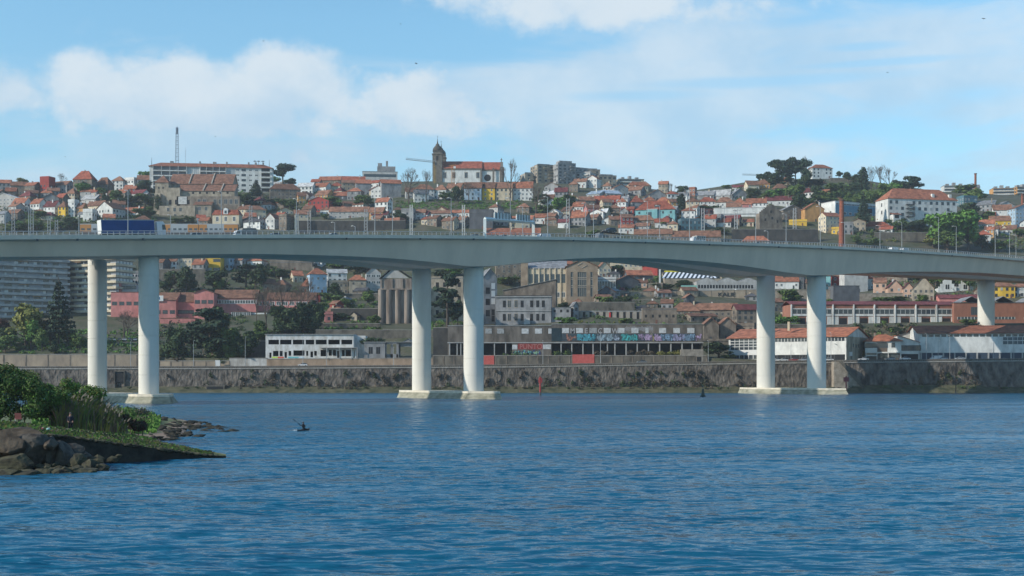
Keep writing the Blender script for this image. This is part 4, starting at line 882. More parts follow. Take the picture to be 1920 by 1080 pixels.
def cranes():
    m = mat('crane_yellow', (.42, .25, .03), .7, .1); g = mat('crane_jib_grey', (.30, .36, .38), .7, 0)
    def lattice(b, p, q, w, n):
        p, q = Vector(p), Vector(q); d = (q-p); sd = Vector((0, w, 0)); up = Vector((0, 0, w)) if abs(d.z) < d.length*.7 else Vector((w, 0, 0))
        C4 = [sd*.5, -sd*.5+up*0, up]
        for c in C4: b.bar(p+c, q+c, .28)
        for i in range(n):
            a, e = p+d*i/n, p+d*(i+1)/n
            for j in range(3): b.bar(a+C4[j], e+C4[(j+1) % 3], .18)
    for nm, mx_, D, yb, yt, j0, j1, yj0, yj1, lab in (('tower_crane', 814, 1095, 352, 303, 761, 818, 299, 305, 'yellow tower crane with long thin jib pointing left beside the church'), ('tower_crane', 1424, 1400, 356, 327, 1392, 1428, 328, 329, 'tiny distant crane with thin jib left of the hilltop pines')):
        t = thing(nm, 'crane', label=lab, loc=(wx(mx_, D), D, wz(yb, D)), group='construction cranes'); s = F/D
        b = MB().use(m); lattice(b, (0, 0, -6), (0, 0, (yb-yt)/s), 1.6, 16); b.build('mast', None, t)
        b = MB().use(g); lattice(b, ((j0-mx_)/s, 0, (yb-yj0)/s), ((j1-mx_)/s, 0, (yb-yj1)/s), 1.3, 20); b.build('jib', None, t)
        b = MB().use(M_dmetal); b.box(-1.2, 1.0, -.8, .8, (yb-yt)/s-2.2, (yb-yt)/s-.2); b.box((j1-mx_)/s-1.2, (j1-mx_)/s+.8, -.8, .8, (yb-yj1)/s-2, (yb-yj1)/s); b.build('cab', None, t)
    D = 1098; s = F/D; t = thing('hoist_tower', 'hoist', label='orange-yellow builders hoist standing against the church nave', loc=(wx(847, D), D, wz(350, D)))
    b = MB().use(mat('hoist_orange', (.50, .20, .04), .7, .1)); lattice(b, (0, 0, -4), (0, 0, (350-309)/s), 2.2, 14); b.bar((-2.5, 0, (350-311)/s), (4, 0, (350-309)/s), .4); b.build('mast', None, t)
    b = MB().use(M_frame); b.box(1.5, 3.4, -.9, .9, (350-316)/s, (350-312)/s); b.build('cage', None, t)
cranes()
# ---- stepped beige flats
def flats():
    t = thing('stepped_flats', 'apartment block', label='large beige and grey stepped apartment complex right of the church, partly in shade', loc=(wx(1080, 1130), 1130, wz(375, 1130)))
    s = F/1130
    def vol(x0, x1, dy, d, y, wc, yaw, rows=True, w0='d', pent=None):
        X = (x0+x1)/2; th = radians(yaw); W_ = (x1-x0)/s; w = (W_-d*abs(sin(th)))/cos(th); h = wz(y, 1130+dy)-wz(375, 1130)
        b = MB().use(wallm(wc)); M = Matrix.Translation(((X-1080)/s+d*sin(th)/2, dy, 0)) @ Matrix.Rotation(th, 4, 'Z'); b.box(-w/2, w/2, 0, d, -20, h, M)
        b.use(wallm('G')); b.box(-w/2-.1, w/2+.1, -.1, .15, h, h+.8, M)
        if pent: b.box(-w*.35, w*.35, 3, d-3, h, h+pent, M)
        o = b.build('block', None, t)
        R = random.Random(int(x0)); n = int((h+8)/3)
        for sd, span in ((0, w), (3 if yaw > 0 else 1, d)):
            for r in range(n):
                for i in range(max(1, int(span/4.2))):
                    if R.random() < .1: continue
                    p = (i+.5)*span/max(1, int(span/4.2)); z = h-1.7-3*r
                    e = win(t, 0, 0, 0, 1.9, 1.4, w0 if R.random() < .8 else 'h'); L = Vector((-w/2+p, 0, z)) if sd == 0 else Vector((w/2 if sd == 1 else -w/2, p, z))
                    e.location = M @ L; e.rotation_euler = (0, 0, th+(0, pi/2, 0, -pi/2)[sd])
        # balconies
        for r in range(n):
            if R.random() < .75:
                b = MB().use(wallm(wc)); p = R.choice((-.25, 0, .3))*w; z = h-2.8-3*r; b.box(p-2.2, p+2.2, -1.2, 0, z, z+1.0, M); b.build('balcony', None, t)
    vol(975, 1000, 4, 14, 325, 'B', 18)
    vol(995, 1040, 6, 16, 310, 'B', 22, pent=1.6); vol(1036, 1080, 0, 14, 307, 'G', 20, pent=3)
    vol(1064, 1104, 14, 14, 316, 'G', 24, pent=1.5); vol(1072, 1120, 8, 14, 324, 'Z', -26); vol(1096, 1128, 18, 14, 319, 'B', 12, pent=2); vol(1116, 1158, 10, 14, 330, 'B', 14, pent=2)
flats()
def otherflats():
    def fl(x0, x1, yb, yt, wc, D, label, yaw=-12, d=14, rows=4):
        r, w, d, h, D = boxy('apartment_block', 'apartment block', x0, x1, yb, yt, wc, d, yaw, D, label=label, top='g', found=10)
        sh = 3.0
        for k in range(rows):
            z = h-sh*(k+1); b = MB().use(M_glass).box(-w*.46, w*.46, -.05, .06, z+1.2, z+2.6); b.use(wallm('W')).box(-w*.47, w*.47, -1.1, 0, z, z+.9); b.build('balcony', None, r)
            for i in range(7): b = MB() if False else None
        for i in range(3): c = MB().use(wallm('G')); X = (-.3+.28*i)*w; c.box(X-1.4, X+1.4, 4, 8, h+.3, h+2.4+i % 2); c.build('chimney', None, r)
        longwin(r, w, d, rows, h-sh*rows, sh, 'd', (1,) if yaw < 0 else (3,), 4)
    fl(1156, 1208, 352, 336, 'C', 1150, 'cream flat-topped apartment block right of the stepped beige flats', 8, 14, 3)
    fl(1862, 1904, 384, 353, 'O', 1180, 'bright orange apartment block on the right skyline', -6, 12, 7)
    fl(1900, 1945, 384, 351, 'O', 1195, 'shaded orange apartment block at the right edge of the skyline', 12, 12, 7)
    fl(1770, 1816, 362, 348, 'W', 1210, 'distant white apartment block left of the thin skyline chimney', -6, 12, 4)
otherflats()
def chimney_stack(x, yb, yt, D, w0, w1, label, lean=0):
    t = thing('brick_chimney', 'chimney', label=label, loc=(wx(x, D), D, wz(yb, D)), group='tall brick factory chimneys'); s = F/D; h = (yb-yt)/s
    m = MB().use(mat('chimney_brick', (.25, .085, .05), .95, .35, .8, stretch=(1, 1, 2.5))); r0, r1 = w0/2/s, w1/2/s; pr = []
    n = 11
    for i in range(n):
        z0 = h*i/n; z1 = h*(i+1)/n; a = r0+(r1-r0)*i/n; c = r0+(r1-r0)*(i+1)/n; pr += [(a, z0), (c, z1-.35), (c+.1, z1-.3), (c+.1, z1)]
    pr[0] = (r0, -8); m.lathe(pr, 20); m.build('shaft', None, t)
    m = MB().use(mat('chimney_cap', (.14, .07, .05), .95, .2)); m.lathe([(r1+.1, h), (r1+.3, h+.3), (r1+.3, h+.9), (r1+.05, h+1)], 20); m.build('rim', None, t)
chimney_stack(1578, 476, 377, 845, 11.5, 8, 'tall weathered brick chimney rising behind the right part of the bridge')
chimney_stack(1829, 380, 327, 1120, 4.6, 3.8, 'thin distant brick chimney on the right skyline')
chimney_stack(1917, 394, 366, 1000, 5, 4, 'short brick chimney at the right edge below the orange flats')
# ---- turquoise villa, white warehouse, stepped ruin, school, hospital, hilltop house
def landmark_houses():
    r, w, d, h, D = house(1192, 1272, 418, 393, 377, 'h', 'T', 'r', yaw=-12, d=14, label='turquoise two-storey villa with red hipped roof above the middle of the bridge', k='d', cols=5, rows=2, chim=False)
    b = MB().use(wallm('T')); b.box(-w*.20, w*.06, -1.6, 0, -4, h); b.use(M_frame).box(-w*.21, w*.07, -1.8, 0, h, h+.35); b.use(M_glass).box(-w*.17, -w*.08, -1.66, -1.6, 1, h*.8); b.build('front_bay', None, r)
    b = MB().use(wallm('K')); b.box(-w*.02, w*.09, 1.4, 3.6, h+1, h+3.6); b.use(roofm('r')).box(-w*.04, w*.11, 1.1, 3.8, h+3.6, h+3.9); b.build('dormer', None, r)
    r, w, d, h, D = boxy('white_warehouse', 'warehouse', 1340, 1442, 412, 390, 'W', 14, -5, 955, label='long blank white warehouse wall right of the turquoise villa', top='w')
    b = MB().use(roofm('g')); b.box(-w/2, w/2, -.15, 0, h*.45, h*.52); b.build('wall_band', None, r)
    for i in range(6): win(r, -w*.42+i*w*.07, 0, h*.25, 1.6, 1.6, 'o')
    r, w, d, h, D = boxy('stepped_gable_ruin', 'ruin', 1420, 1468, 430, 400, 'S', 8, 10, 905, label='roofless dark stone ruin with stepped gable left of the ochre gabled house')
    b = MB().use(wallm('S'))
    for i in range(6): b.box(-w*.5*(1-i/6.5), w*.5*(1-i/6.5), 0, 1.0, h+i*1.05, h+(i+1)*1.05)
    b.build('stepped_gable', None, r)
    for x, z in ((-.25, .6), (.05, .7), (.28, .5), (0, 1.1)): win(r, x*w, 0, z*h, 1.3, 1.8, 'o')
    r, w, d, h, D = boxy('school_building', 'school', 1543, 1652, 408, 380, 'W', 16, 26, 968, label='white and blue flat-roofed school behind the tall brick chimney', top='w')
    b = MB().use(mat('school_blue', (.13, .27, .36), .8, .12)); b.box(-w*.495, w*.495, -.25, 0, .1, h*.86); b.build('blue_facade', None, r)
    for i in range(16):
        win(r, -w*.46+i*w*.061, -.28, h*.82, 2.2, 1.0, 'w')
        if i % 2: win(r, -w*.46+i*w*.061, -.28, h*.22, 2.2, 1.8, 'w')
    b = MB().use(M_dark); b.box(w*.18, w*.36, -.33, -.25, h*.35, h*.65); b.build('doorway', None, r)
    r, w, d, h, D = house(1650, 1800, 412, 374, 355, 'h', 'W', 'o', yaw=13, d=18, D=930, label='large white three-storey hospital with orange hipped roof on the right hillside', name='hospital_building', cat='hospital', k='-', chim=False)
    for x in (.17, .42): c = MB().use(wallm('W')); c.box(x*w-1, x*w+1, 1.6, 3.6, h, h+4.6); c.build('chimney', None, r)
    R = random.Random(9)
    for rr in range(3):
        for i in range(12):
            if (i in (3,) or R.random() < .06): continue
            win(r, -w*.46+i*w*.083, 0, h*(.83-.30*rr), 1.7, 1.9, 'h' if R.random() < .2 else 'd')
    for y, z in ((.5, .75), (.5, .38)): win(r, -w/2, y*d, z*h, 1.2, 2.2, 'd', 3)
    for y, z in ((.2, .45), (.8, .45)): win(r, -w/2, y*d, z*h, .5, .5, 'd', 3)
    p = MB().use(wallm('W')); p.box(-w*.47, -w*.36, -4.5, 0, -3, 2.6); p.use(roofm('o')); roof_mesh(p, 's', w*.11, 4.5, 2.6, 1.5, .4, -w*.415, -4.5); p.use(M_dark).box(-w*.45, -w*.39, -4.56, -4.5, 0, 2.2); p.build('porch', None, r)
    st = MB().use(M_dmetal)
    for k in range(4): st.box(-w*.25, -w*.14, -2.2, 0, h*(.12+.2*k), h*(.12+.2*k)+.2); st.bar((-w*.25, -2, h*(.12+.2*k)), (-w*.14, -2, h*(.32+.2*k) if k < 3 else h*.72), .3); st.bar((-w*.25, -2.1, h*(.12+.2*k)+1), (-w*.14, -2.1, h*(.12+.2*k)+1), .12)
    for x in (-.25, -.14): st.bar((x*w, -2.1, -2), (x*w, -2.1, h*.8), .25)
    st.build('fire_escape', None, r)
    r, w, d, h, D = house(1517, 1562, 334, 315, 309, 'h', 'W', 'o', yaw=12, d=12, D=1175, label='white three-storey house with orange roof alone on the right hilltop', k='d', rows=3, cols=5, chim=False, found=8)
landmark_houses()
# ---- walls and terraces
def wall_run(x0, x1, yb, yt, m, D=None, th=.8, label='', name='retaining_wall', D1=None, cope=True, found=2.5, y1b=None, y1t=None, posts=0):
    D = D or find_D(x0, yb); D1 = D1 or D; t = thing(name, 'wall', label=label, loc=(wx(x0, D), D, wz(yb, D)))
    A = Vector((0, 0, 0)); y1b = yb if y1b is None else y1b; y1t = yt if y1t is None else y1t
    B_ = Vector((wx(x1, D1)-wx(x0, D), D1-D, wz(y1b, D1)-wz(yb, D))); h0 = (yb-yt)*D/F; h1 = (y1b-y1t)*D1/F
    b = MB().use(m); n = max(1, int((x1-x0)/12))
    for i in range(n):
        p, q = A.lerp(B_, i/n), A.lerp(B_, (i+1)/n); a, c = h0+(h1-h0)*i/n, h0+(h1-h0)*(i+1)/n
        b.add([(p.x, p.y, p.z-found), (q.x, q.y, q.z-found), (q.x, q.y+th, q.z-found), (p.x, p.y+th, p.z-found), (p.x, p.y, p.z+a), (q.x, q.y, q.z+c), (q.x, q.y+th, q.z+c), (p.x, p.y+th, p.z+a)], [(0, 1, 5, 4), (4, 5, 6, 7), (2, 3, 7, 6), (1, 2, 6, 5), (3, 0, 4, 7)])
    b.build('masonry', None, t)
    if cope:
        b = MB().use(M_cap); p, q = A+Vector((0, 0, h0)), B_+Vector((0, 0, h1))
        b.add([(p.x-.1, p.y-.12, p.z), (q.x+.1, q.y-.12, q.z), (q.x+.1, q.y+th+.12, q.z), (p.x-.1, p.y+th+.12, p.z), (p.x-.1, p.y-.12, p.z+.25), (q.x+.1, q.y-.12, q.z+.25), (q.x+.1, q.y+th+.12, q.z+.25), (p.x-.1, p.y+th+.12, p.z+.25)], [(3, 2, 1, 0), (4, 5, 6, 7), (0, 1, 5, 4), (1, 2, 6, 5), (2, 3, 7, 6), (3, 0, 4, 7)]); b.build('coping', None, t)
    for i in range(posts+1 if posts else 0):
        P = A.lerp(B_, i/posts); hh = h0+(h1-h0)*i/posts; b = MB().use(wallm('S')); b.box(P.x-.25, P.x+.25, P.y-.12, P.y, P.z-found, P.z+hh+.1); b.build('pilaster', None, t)
    return t, B_, h0
M_old = mat('old_stone_wall', (.07, .065, .055), .95, 0, .3, col2=(.17, .15, .12), stretch=(1, 1, .6), bump=.15)
M_beige = mat('weathered_render', (.22, .18, .14), .95, 0, .25, col2=(.36, .29, .21), stretch=(1, 1, .5), bump=.05)
M_darkw = mat('soot_stone_wall', (.035, .035, .035), .95, 0, .3, col2=(.075, .07, .062), stretch=(1, 1, .6), bump=.15)
wall_run(1372, 1534, 452, 430, M_darkw, D=880, label='dark stone retaining wall behind the bridge rail left of the brick chimney')
wall_run(1556, 1620, 356, 334, M_old, D=1150, label='grey retaining wall beside the white hilltop house')
wall_run(760, 1000, 380, 373, M_darkw, D=1003, label='dark garden wall above the green slope below the church')
wall_run(560, 760, 440, 414, M_darkw, D=893, label='dark terrace wall behind the bridge rail below the orange-roofed houses')
wall_run(1010, 1130, 446, 434, M_darkw, D=890, label='dark wall behind the bridge between the gantry and the car transporter')
wall_run(290, 400, 345, 338, M_old, D=1070, label='low stone wall at the foot of the white apartment block') if False else None
wall_run(1640, 1740, 446, 436, M_old, D=890, label='stone terrace wall below the hospital garden')
wall_run(1470, 1545, 366, 352, M_old, D=1075, label='ivy-darkened wall below the hilltop pines')
# ---- trees above the bridge
for a in [
 ('golden', 30, 56, 352, 334), ('bare', 102, 126, 352, 324), ('fresh', 142, 172, 374, 342), ('dark', 146, 166, 372, 340), ('round', 178, 206, 376, 352), ('round', 204, 236, 384, 356), ('dark', 190, 206, 386, 362), ('dark', 256, 290, 366, 338), ('fresh', 262, 282, 344, 320),
 ('darkbush', 220, 262, 392, 366), ('bush', 256, 290, 388, 362), ('bush', 252, 288, 412, 388), ('round', 50, 86, 432, 412), ('bush', 84, 118, 434, 414), ('darkbush', 116, 144, 432, 406), ('bush', 8, 50, 436, 416), ('bush', 60, 92, 412, 396),
 ('pine', 509, 552, 352, 305), ('dark', 530, 556, 352, 334), ('fresh', 504, 524, 350, 330), ('fir', 468, 492, 374, 338), ('bush', 440, 470, 380, 362), ('darkbush', 446, 500, 392, 372), ('round', 522, 560, 394, 372), ('darkbush', 490, 530, 388, 372),
 ('round', 346, 366, 420, 406), ('bush', 320, 346, 420, 408), ('bush', 590, 640, 390, 368), ('round', 664, 700, 388, 366), ('bush', 600, 616, 412, 400), ('darkbush', 736, 762, 412, 392),
 ('bare', 742, 790, 384, 312), ('bare', 786, 812, 382, 316), ('bare', 938, 976, 384, 296), ('bare', 984, 1026, 408, 342), ('round', 822, 850, 376, 360), ('dark', 846, 872, 384, 348), ('bare', 862, 896, 378, 340), ('cypress', 776, 788, 374, 350),
 ('fresh', 1028, 1062, 402, 370), ('round', 1044, 1080, 388, 366), ('bush', 1005, 1040, 402, 384), ('darkbush', 1000, 1034, 386, 364), ('darkbush', 826, 846, 420, 404), ('darkbush', 740, 766, 420, 400),
 ('bare', 1250, 1270, 374, 342), ('dark', 1264, 1290, 374, 348), ('cypress', 1268, 1288, 404, 362), ('darkbush', 1252, 1272, 412, 398), ('bush', 1236, 1256, 428, 416), ('bush', 1300, 1344, 400, 386), ('bush', 1354, 1370, 354, 346), ('darkbush', 1140, 1166, 420, 402),
 ('pine', 1441, 1474, 350, 299), ('pine', 1462, 1496, 348, 300), ('pine', 1476, 1508, 350, 294), ('pine', 1494, 1524, 352, 296), ('bare', 1490, 1520, 346, 292), ('cedar', 1462, 1490, 352, 318), ('dark', 1420, 1446, 346, 322), ('dark', 1440, 1474, 354, 324), ('dark', 1496, 1520, 356, 318),
 ('darkbush', 1488, 1540, 352, 336), ('dark', 1566, 1580, 334, 320), ('dark', 1582, 1600, 342, 322), ('darkbush', 1598, 1614, 344, 326), ('cypress', 1608, 1630, 372, 312), ('bare', 1620, 1648, 366, 310), ('bare', 1636, 1666, 366, 306), ('bare', 1654, 1682, 366, 312), ('round', 1550, 1580, 360, 342),
 ('dark', 1672, 1698, 362, 336), ('pine', 1688, 1726, 368, 328), ('round', 1690, 1716, 362, 340), ('round', 1636, 1676, 386, 344), ('round', 1616, 1648, 390, 352), ('fresh', 1658, 1690, 376, 342), ('round', 1596, 1630, 398, 362), ('dark', 1590, 1618, 364, 340),
 ('round', 1470, 1510, 384, 346), ('fresh', 1440, 1480, 378, 354), ('round', 1424, 1456, 380, 362), ('dark', 1520, 1544, 380, 346), ('round', 1530, 1575, 384, 358), ('dark', 1484, 1520, 400, 364), ('round', 1505, 1530, 396, 370), ('darkbush', 1398, 1424, 372, 352),
 ('bush', 1540, 1600, 366, 352), ('darkbush', 1570, 1612, 378, 344), ('round', 1576, 1600, 390, 362), ('fir', 1606, 1632, 430, 362), ('dark', 1792, 1836, 410, 378), ('round', 1790, 1830, 368, 346), ('round', 1806, 1846, 384, 350), ('bush', 1500, 1516, 438, 428),
 ('round', 1664, 1700, 432, 408), ('darkbush', 1690, 1740, 436, 412), ('darkbush', 1700, 1732, 420, 400), ('bush', 1672, 1714, 448, 434), ('golden', 1726, 1772, 464, 436), ('darkbush', 1634, 1668, 444, 432), ('bush', 1393, 1424, 444, 432), ('dry', 1498, 1522, 444, 430),
 ('dark', 1826, 1858, 470, 440), ('bush', 1856, 1892, 472, 450), ('bush', 1900, 1935, 446, 428), ('round', 1596, 1614, 460, 442), ('bush', 1620, 1650, 466, 446), ('darkbush', 1340, 1366, 440, 426), ('bush', 1100, 1124, 444, 430), ('darkbush', 1126, 1148, 402, 386),
 ('palm', 1640, 1654, 392, 374), ('round', 1842, 1866, 414, 396)]: tree(*a)
BIGT = tree('fresh', 1735, 1812, 470, 396, D=868, label='big bright green spreading tree below the white hospital, left one'); tree('fresh', 1780, 1850, 474, 394, D=872, label='big bright green tree below the white hospital, right one'); tree('round', 1752, 1800, 472, 430, D=864, label='lower green tree in front of the two big trees below the hospital')
M_grass = leafm('f')
shrubs('hillside_shrubs', 'mixed green shrubs growing between the houses on the hill above the bridge', [(0, 290, 392, 436), (440, 600, 360, 400), (560, 640, 366, 392), (1000, 1080, 370, 402), (1380, 1640, 346, 388), (1600, 1760, 404, 452), (1820, 1940, 410, 470), (1280, 1345, 388, 402), (0, 290, 352, 380), (1560, 1720, 350, 380)], 1100, ('g', 'd', 'g', 'f'), 1.5, 4)
shrubs('meadow_grass', 'bright green grass slope below the church', [(742, 985, 377, 393), (985, 1030, 392, 400)], 330, ('f', 'g', 'f'), .8, 5, 'grass')
shrubs('dry_scrub', 'dry straw-coloured scrub on the slope below the hospital', [(1640, 1740, 430, 456), (1860, 1940, 450, 475)], 120, ('b', 'y', 'g'), 1.0, 6)
# ================================================================ the slope and quays under the bridge
def text(parent, s, x, y, z, size, m, rz=0, ext=.03, name='lettering', sx=1.0):
    c = bpy.data.curves.new(name, 'FONT'); c.body = s; c.size = size; c.extrude = ext; c.offset = size*.02
    tmp = bpy.data.objects.new('tmp', c); dg = bpy.context.evaluated_depsgraph_get(); C.objects.link(tmp); dg.update()
    me = bpy.data.meshes.new_from_object(tmp.evaluated_get(dg)); bpy.data.objects.remove(tmp); bpy.data.curves.remove(c)
    me.materials.clear(); me.materials.append(m); o = link(name, me, parent, (x, y, z)); o.rotation_euler = (pi/2, 0, rz); o.scale = (sx, 1, 1); return o
# riverside retaining walls (second tier above the road)
def rw(x0, x1, m, yt0, yt1, label, posts=0, th=1.0, off=17.4, cope=True):
    D0, D1 = Dw(x0)+off, Dw(x1)+off; yb0 = YH-(road_z(x0)-H0)*F/D0; yb1 = YH-(road_z(x1)-H0)*F/D1
    return wall_run(x0, x1, yb0, yt0, m, D0, th, label, 'road_retaining_wall', D1, cope, 2, yb1, yt1, posts)
rw(-200, 298, M_beige, 665, 665, 'grey-beige panelled retaining wall with pilasters beside the road behind the leftmost pier', 12)
rw(298, 430, M_beige, 677, 677, 'low beige wall beside the road right of the leftmost pier', 6)
rw(430, 500, mat('flaking_whitewash', (.28, .26, .23), .95, 0, .35, col2=(.56, .56, .54), stretch=(1, 1, .4)), 672, 672, 'patchy whitewashed roadside wall left of the white ruined building')
rw(500, 812, mat('tan_masonry', (.22, .16, .11), .95, 0, .3, col2=(.38, .28, .20), stretch=(1, 1, .5)), 673.5, 671.5, 'tan stone roadside wall under the white ruined building')
_t, _B, _h = rw(812, 1325, M_old, 667, 667, 'long dark roadside wall with red painted panels under the graffiti-covered ruin', 26)
red = MB().use(mat('faded_red_paint', (.46, .10, .085), .9, .15, .8))
for x0, x1 in ((907, 927), (1074, 1115)):
    f0, f1 = (x0-812)/513, (x1-812)/513; p, q = Vector((0, 0, 0)).lerp(_B, f0), Vector((0, 0, 0)).lerp(_B, f1); hh = _h
    red.add([(p.x, p.y-.16, p.z+.3), (q.x, q.y-.16, q.z+.3), (q.x, q.y-.16, q.z+hh-.2), (p.x, p.y-.16, p.z+hh-.2), (p.x, p.y+.1, p.z+.3), (q.x, q.y+.1, q.z+.3), (q.x, q.y+.1, q.z+hh-.2), (p.x, p.y+.1, p.z+hh-.2)], [(0, 1, 2, 3), (3, 2, 6, 7), (1, 5, 6, 2), (4, 0, 3, 7)])
red.build('red_painted_panel', None, _t)
# ---- terraced apartment slabs, far left
def terraces(x0, x1, yb, yt, yaw, D, wc, label, d=20):
    r, w, dd, h, D = boxy('terraced_apartments', 'apartment block', x0, x1, yb, yt, mat('slab_shadow_wall', (.33, .34, .36), .9, .1), d, yaw, D, label=label, found=8, group='long terraced apartment slabs')
    R = random.Random(int(x0)+5); n = round(h/3.1); sh = h/n
    for k in range(n):
        z = k*sh
        b = MB().use(wallm(wc)); b.box(-w/2-1, w/2+1, -1.6, 0, z+.15, z+1.15); b.box(-w/2-1, w/2+1, -1.6, dd+1.2, z-.12, z+.15)
        for s_ in ((w/2, w/2+1), (-w/2-1, -w/2)): b.box(s_[0], s_[1], 0, dd+1.2, z+.15, z+1.15)
        b.use(mat('awning_orange', (.30, .19, .10), .8, .1))
        if k % 2: p = R.uniform(-.3, .2)*w; b.box(p, p+w*.12, -1.62, -1.5, z+2.3, z+2.7)
        b.build('balcony', None, r)
        g = MB().use(M_glass)
        for i in range(int(w/5)):
            if R.random() < .75: p = -w/2+i*5+.5; g.box(p, p+R.uniform(2, 4.2), -.06, .05, z+1.2, z+2.6)
        g.use(M_frame)
        for i in range(int(w/5)):
            if R.random() < .35: p = -w/2+i*5+.5; g.box(p, p+R.uniform(.8, 2), -.10, .05, z+1.2, z+2.6)
        for i in range(5): g.box(w/2-.05, w/2+.06, dd*(i+.2)/5, dd*(i+.8)/5, z+1.2, z+2.6)
        g.build('window_row', None, r)
    return r
terraces(-60, 112, 618, 478, 34, 690, 'Z', 'big shaded grey terraced apartment slab at the far left under the bridge', 24)
terraces(108, 243, 618, 478, -22, 705, 'C', 'sunlit cream-balconied terraced apartment block between shaded slab and pink buildings', 14)
H([(200, 262, 612, 512, 508, 't', 'Z', 'g', dict(yaw=6, D=730, label='plain grey slab with balconies rising behind the pink buildings', name='apartment_block', cat='apartment block', rows=9, cols=6, ww=3))])
# ---- pink complex
def pink():
    t = thing('pink_complex', 'institution', label='rambling salmon-pink complex with brown tiled roofs behind the two left columns', loc=(wx(350, 690), 690, wz(625, 690)))
    R = random.Random(2); s = F/690
    def v(nm, x0, x1, dy, d, yb, ye, yr, rk, wc='P', rc='b', wins=None, ww=2.2, wh=1.7):
        D = 690+dy; w = wx(x1, D)-wx(x0, D); xc = (wx(x0, D)+wx(x1, D))/2-wx(350, 690); z0 = wz(yb, D)-wz(625, 690); h = wz(ye, D)-wz(625, 690); hr = 0 if rk == 't' else wz(yr, D+(d/2 if rk != 'f' else 0))-wz(ye, D)
        b = MB().use(wallm(wc)); wall_mesh(b, rk, w, d, h, max(0, hr-.1), 12, xc, dy); o = b.build(nm, None, t)
        b = MB().use(roofm(rc))
        if rk != 't': roof_mesh(b, rk, w, d, h, hr, .5, xc, dy); b.build('roof', None, t)
        else: b.box(xc-w/2-.2, xc+w/2+.2, dy-.2, dy+d, h, h+.25); b.build('roof', None, t)
        for (y, n, a) in wins or []:
            for i in range(n): win(t, xc-w/2+w*(i+.5)/n, dy, wz(y, D)-wz(625, 690), ww, wh, a)
    v('west_wing', 208, 262, 6, 14, 640, 548, 0, 't', wins=[(569, 4, 'd'), (600, 3, 'o')]); v('west_tower', 214, 226, 10, 6, 560, 528, 0, 't', 'P')
    v('west_tower', 226, 256, 12, 8, 560, 533, 0, 't', 'Z', wins=[(539, 3, 'd')])
    v('centre_wing', 262, 330, 0, 16, 640, 562, 549, 'g', wins=[(585, 5, 'd'), (613, 5, 'o')]); v('hall', 318, 366, 4, 16, 625, 566, 549, 'g', wins=[(585, 4, 'd')], ww=3.4)
    v('gabled_front', 364, 401, -2, 18, 630, 549, 543, 'f', wins=[(566, 3, 'd'), (588, 3, 'd'), (612, 2, 'o')])
    v('long_wing', 400, 480, 6, 14, 620, 559, 544, 'g', wins=[(566, 8, 'w')], ww=2.6); v('long_wing', 480, 590, 10, 12, 610, 562, 549, 'g', wins=[(569, 9, 'w')])
    v('glazed_front', 434, 470, 0, 6, 615, 585, 582, 't', 'P', wins=[(590, 5, 'w')], ww=1.8, wh=2.6); v('white_annexe', 467, 500, 2, 6, 615, 586, 582, 't', 'W')
    v('low_wing', 300, 366, -10, 8, 640, 597, 594, 't', 'P', wins=[(612, 5, 'o')])
    b = MB().use(M_frame); X = wx(304, 698)-wx(350, 690); Z_ = wz(559, 689)-wz(625, 690); b.box(X-3, X+3, -.8, -.5, Z_-1.6, Z_+1.4)
    b.use(mat('sign_blue', (.03, .12, .25), .7, 0)).box(X-1.2, X+1.2, -.86, -.8, Z_-.8, Z_+.7); b.build('painted_sign', None, t)
    b = MB().use(mat('ochre_canopy', (.45, .24, .08), .9, .1)); b.box(wx(208, 694)-wx(350, 690), wx(258, 694)-wx(350, 690), 1.5, 6, wz(607, 694)-wz(625, 690), wz(600, 694)-wz(625, 690)); b.build('canopy', None, t)
pink()
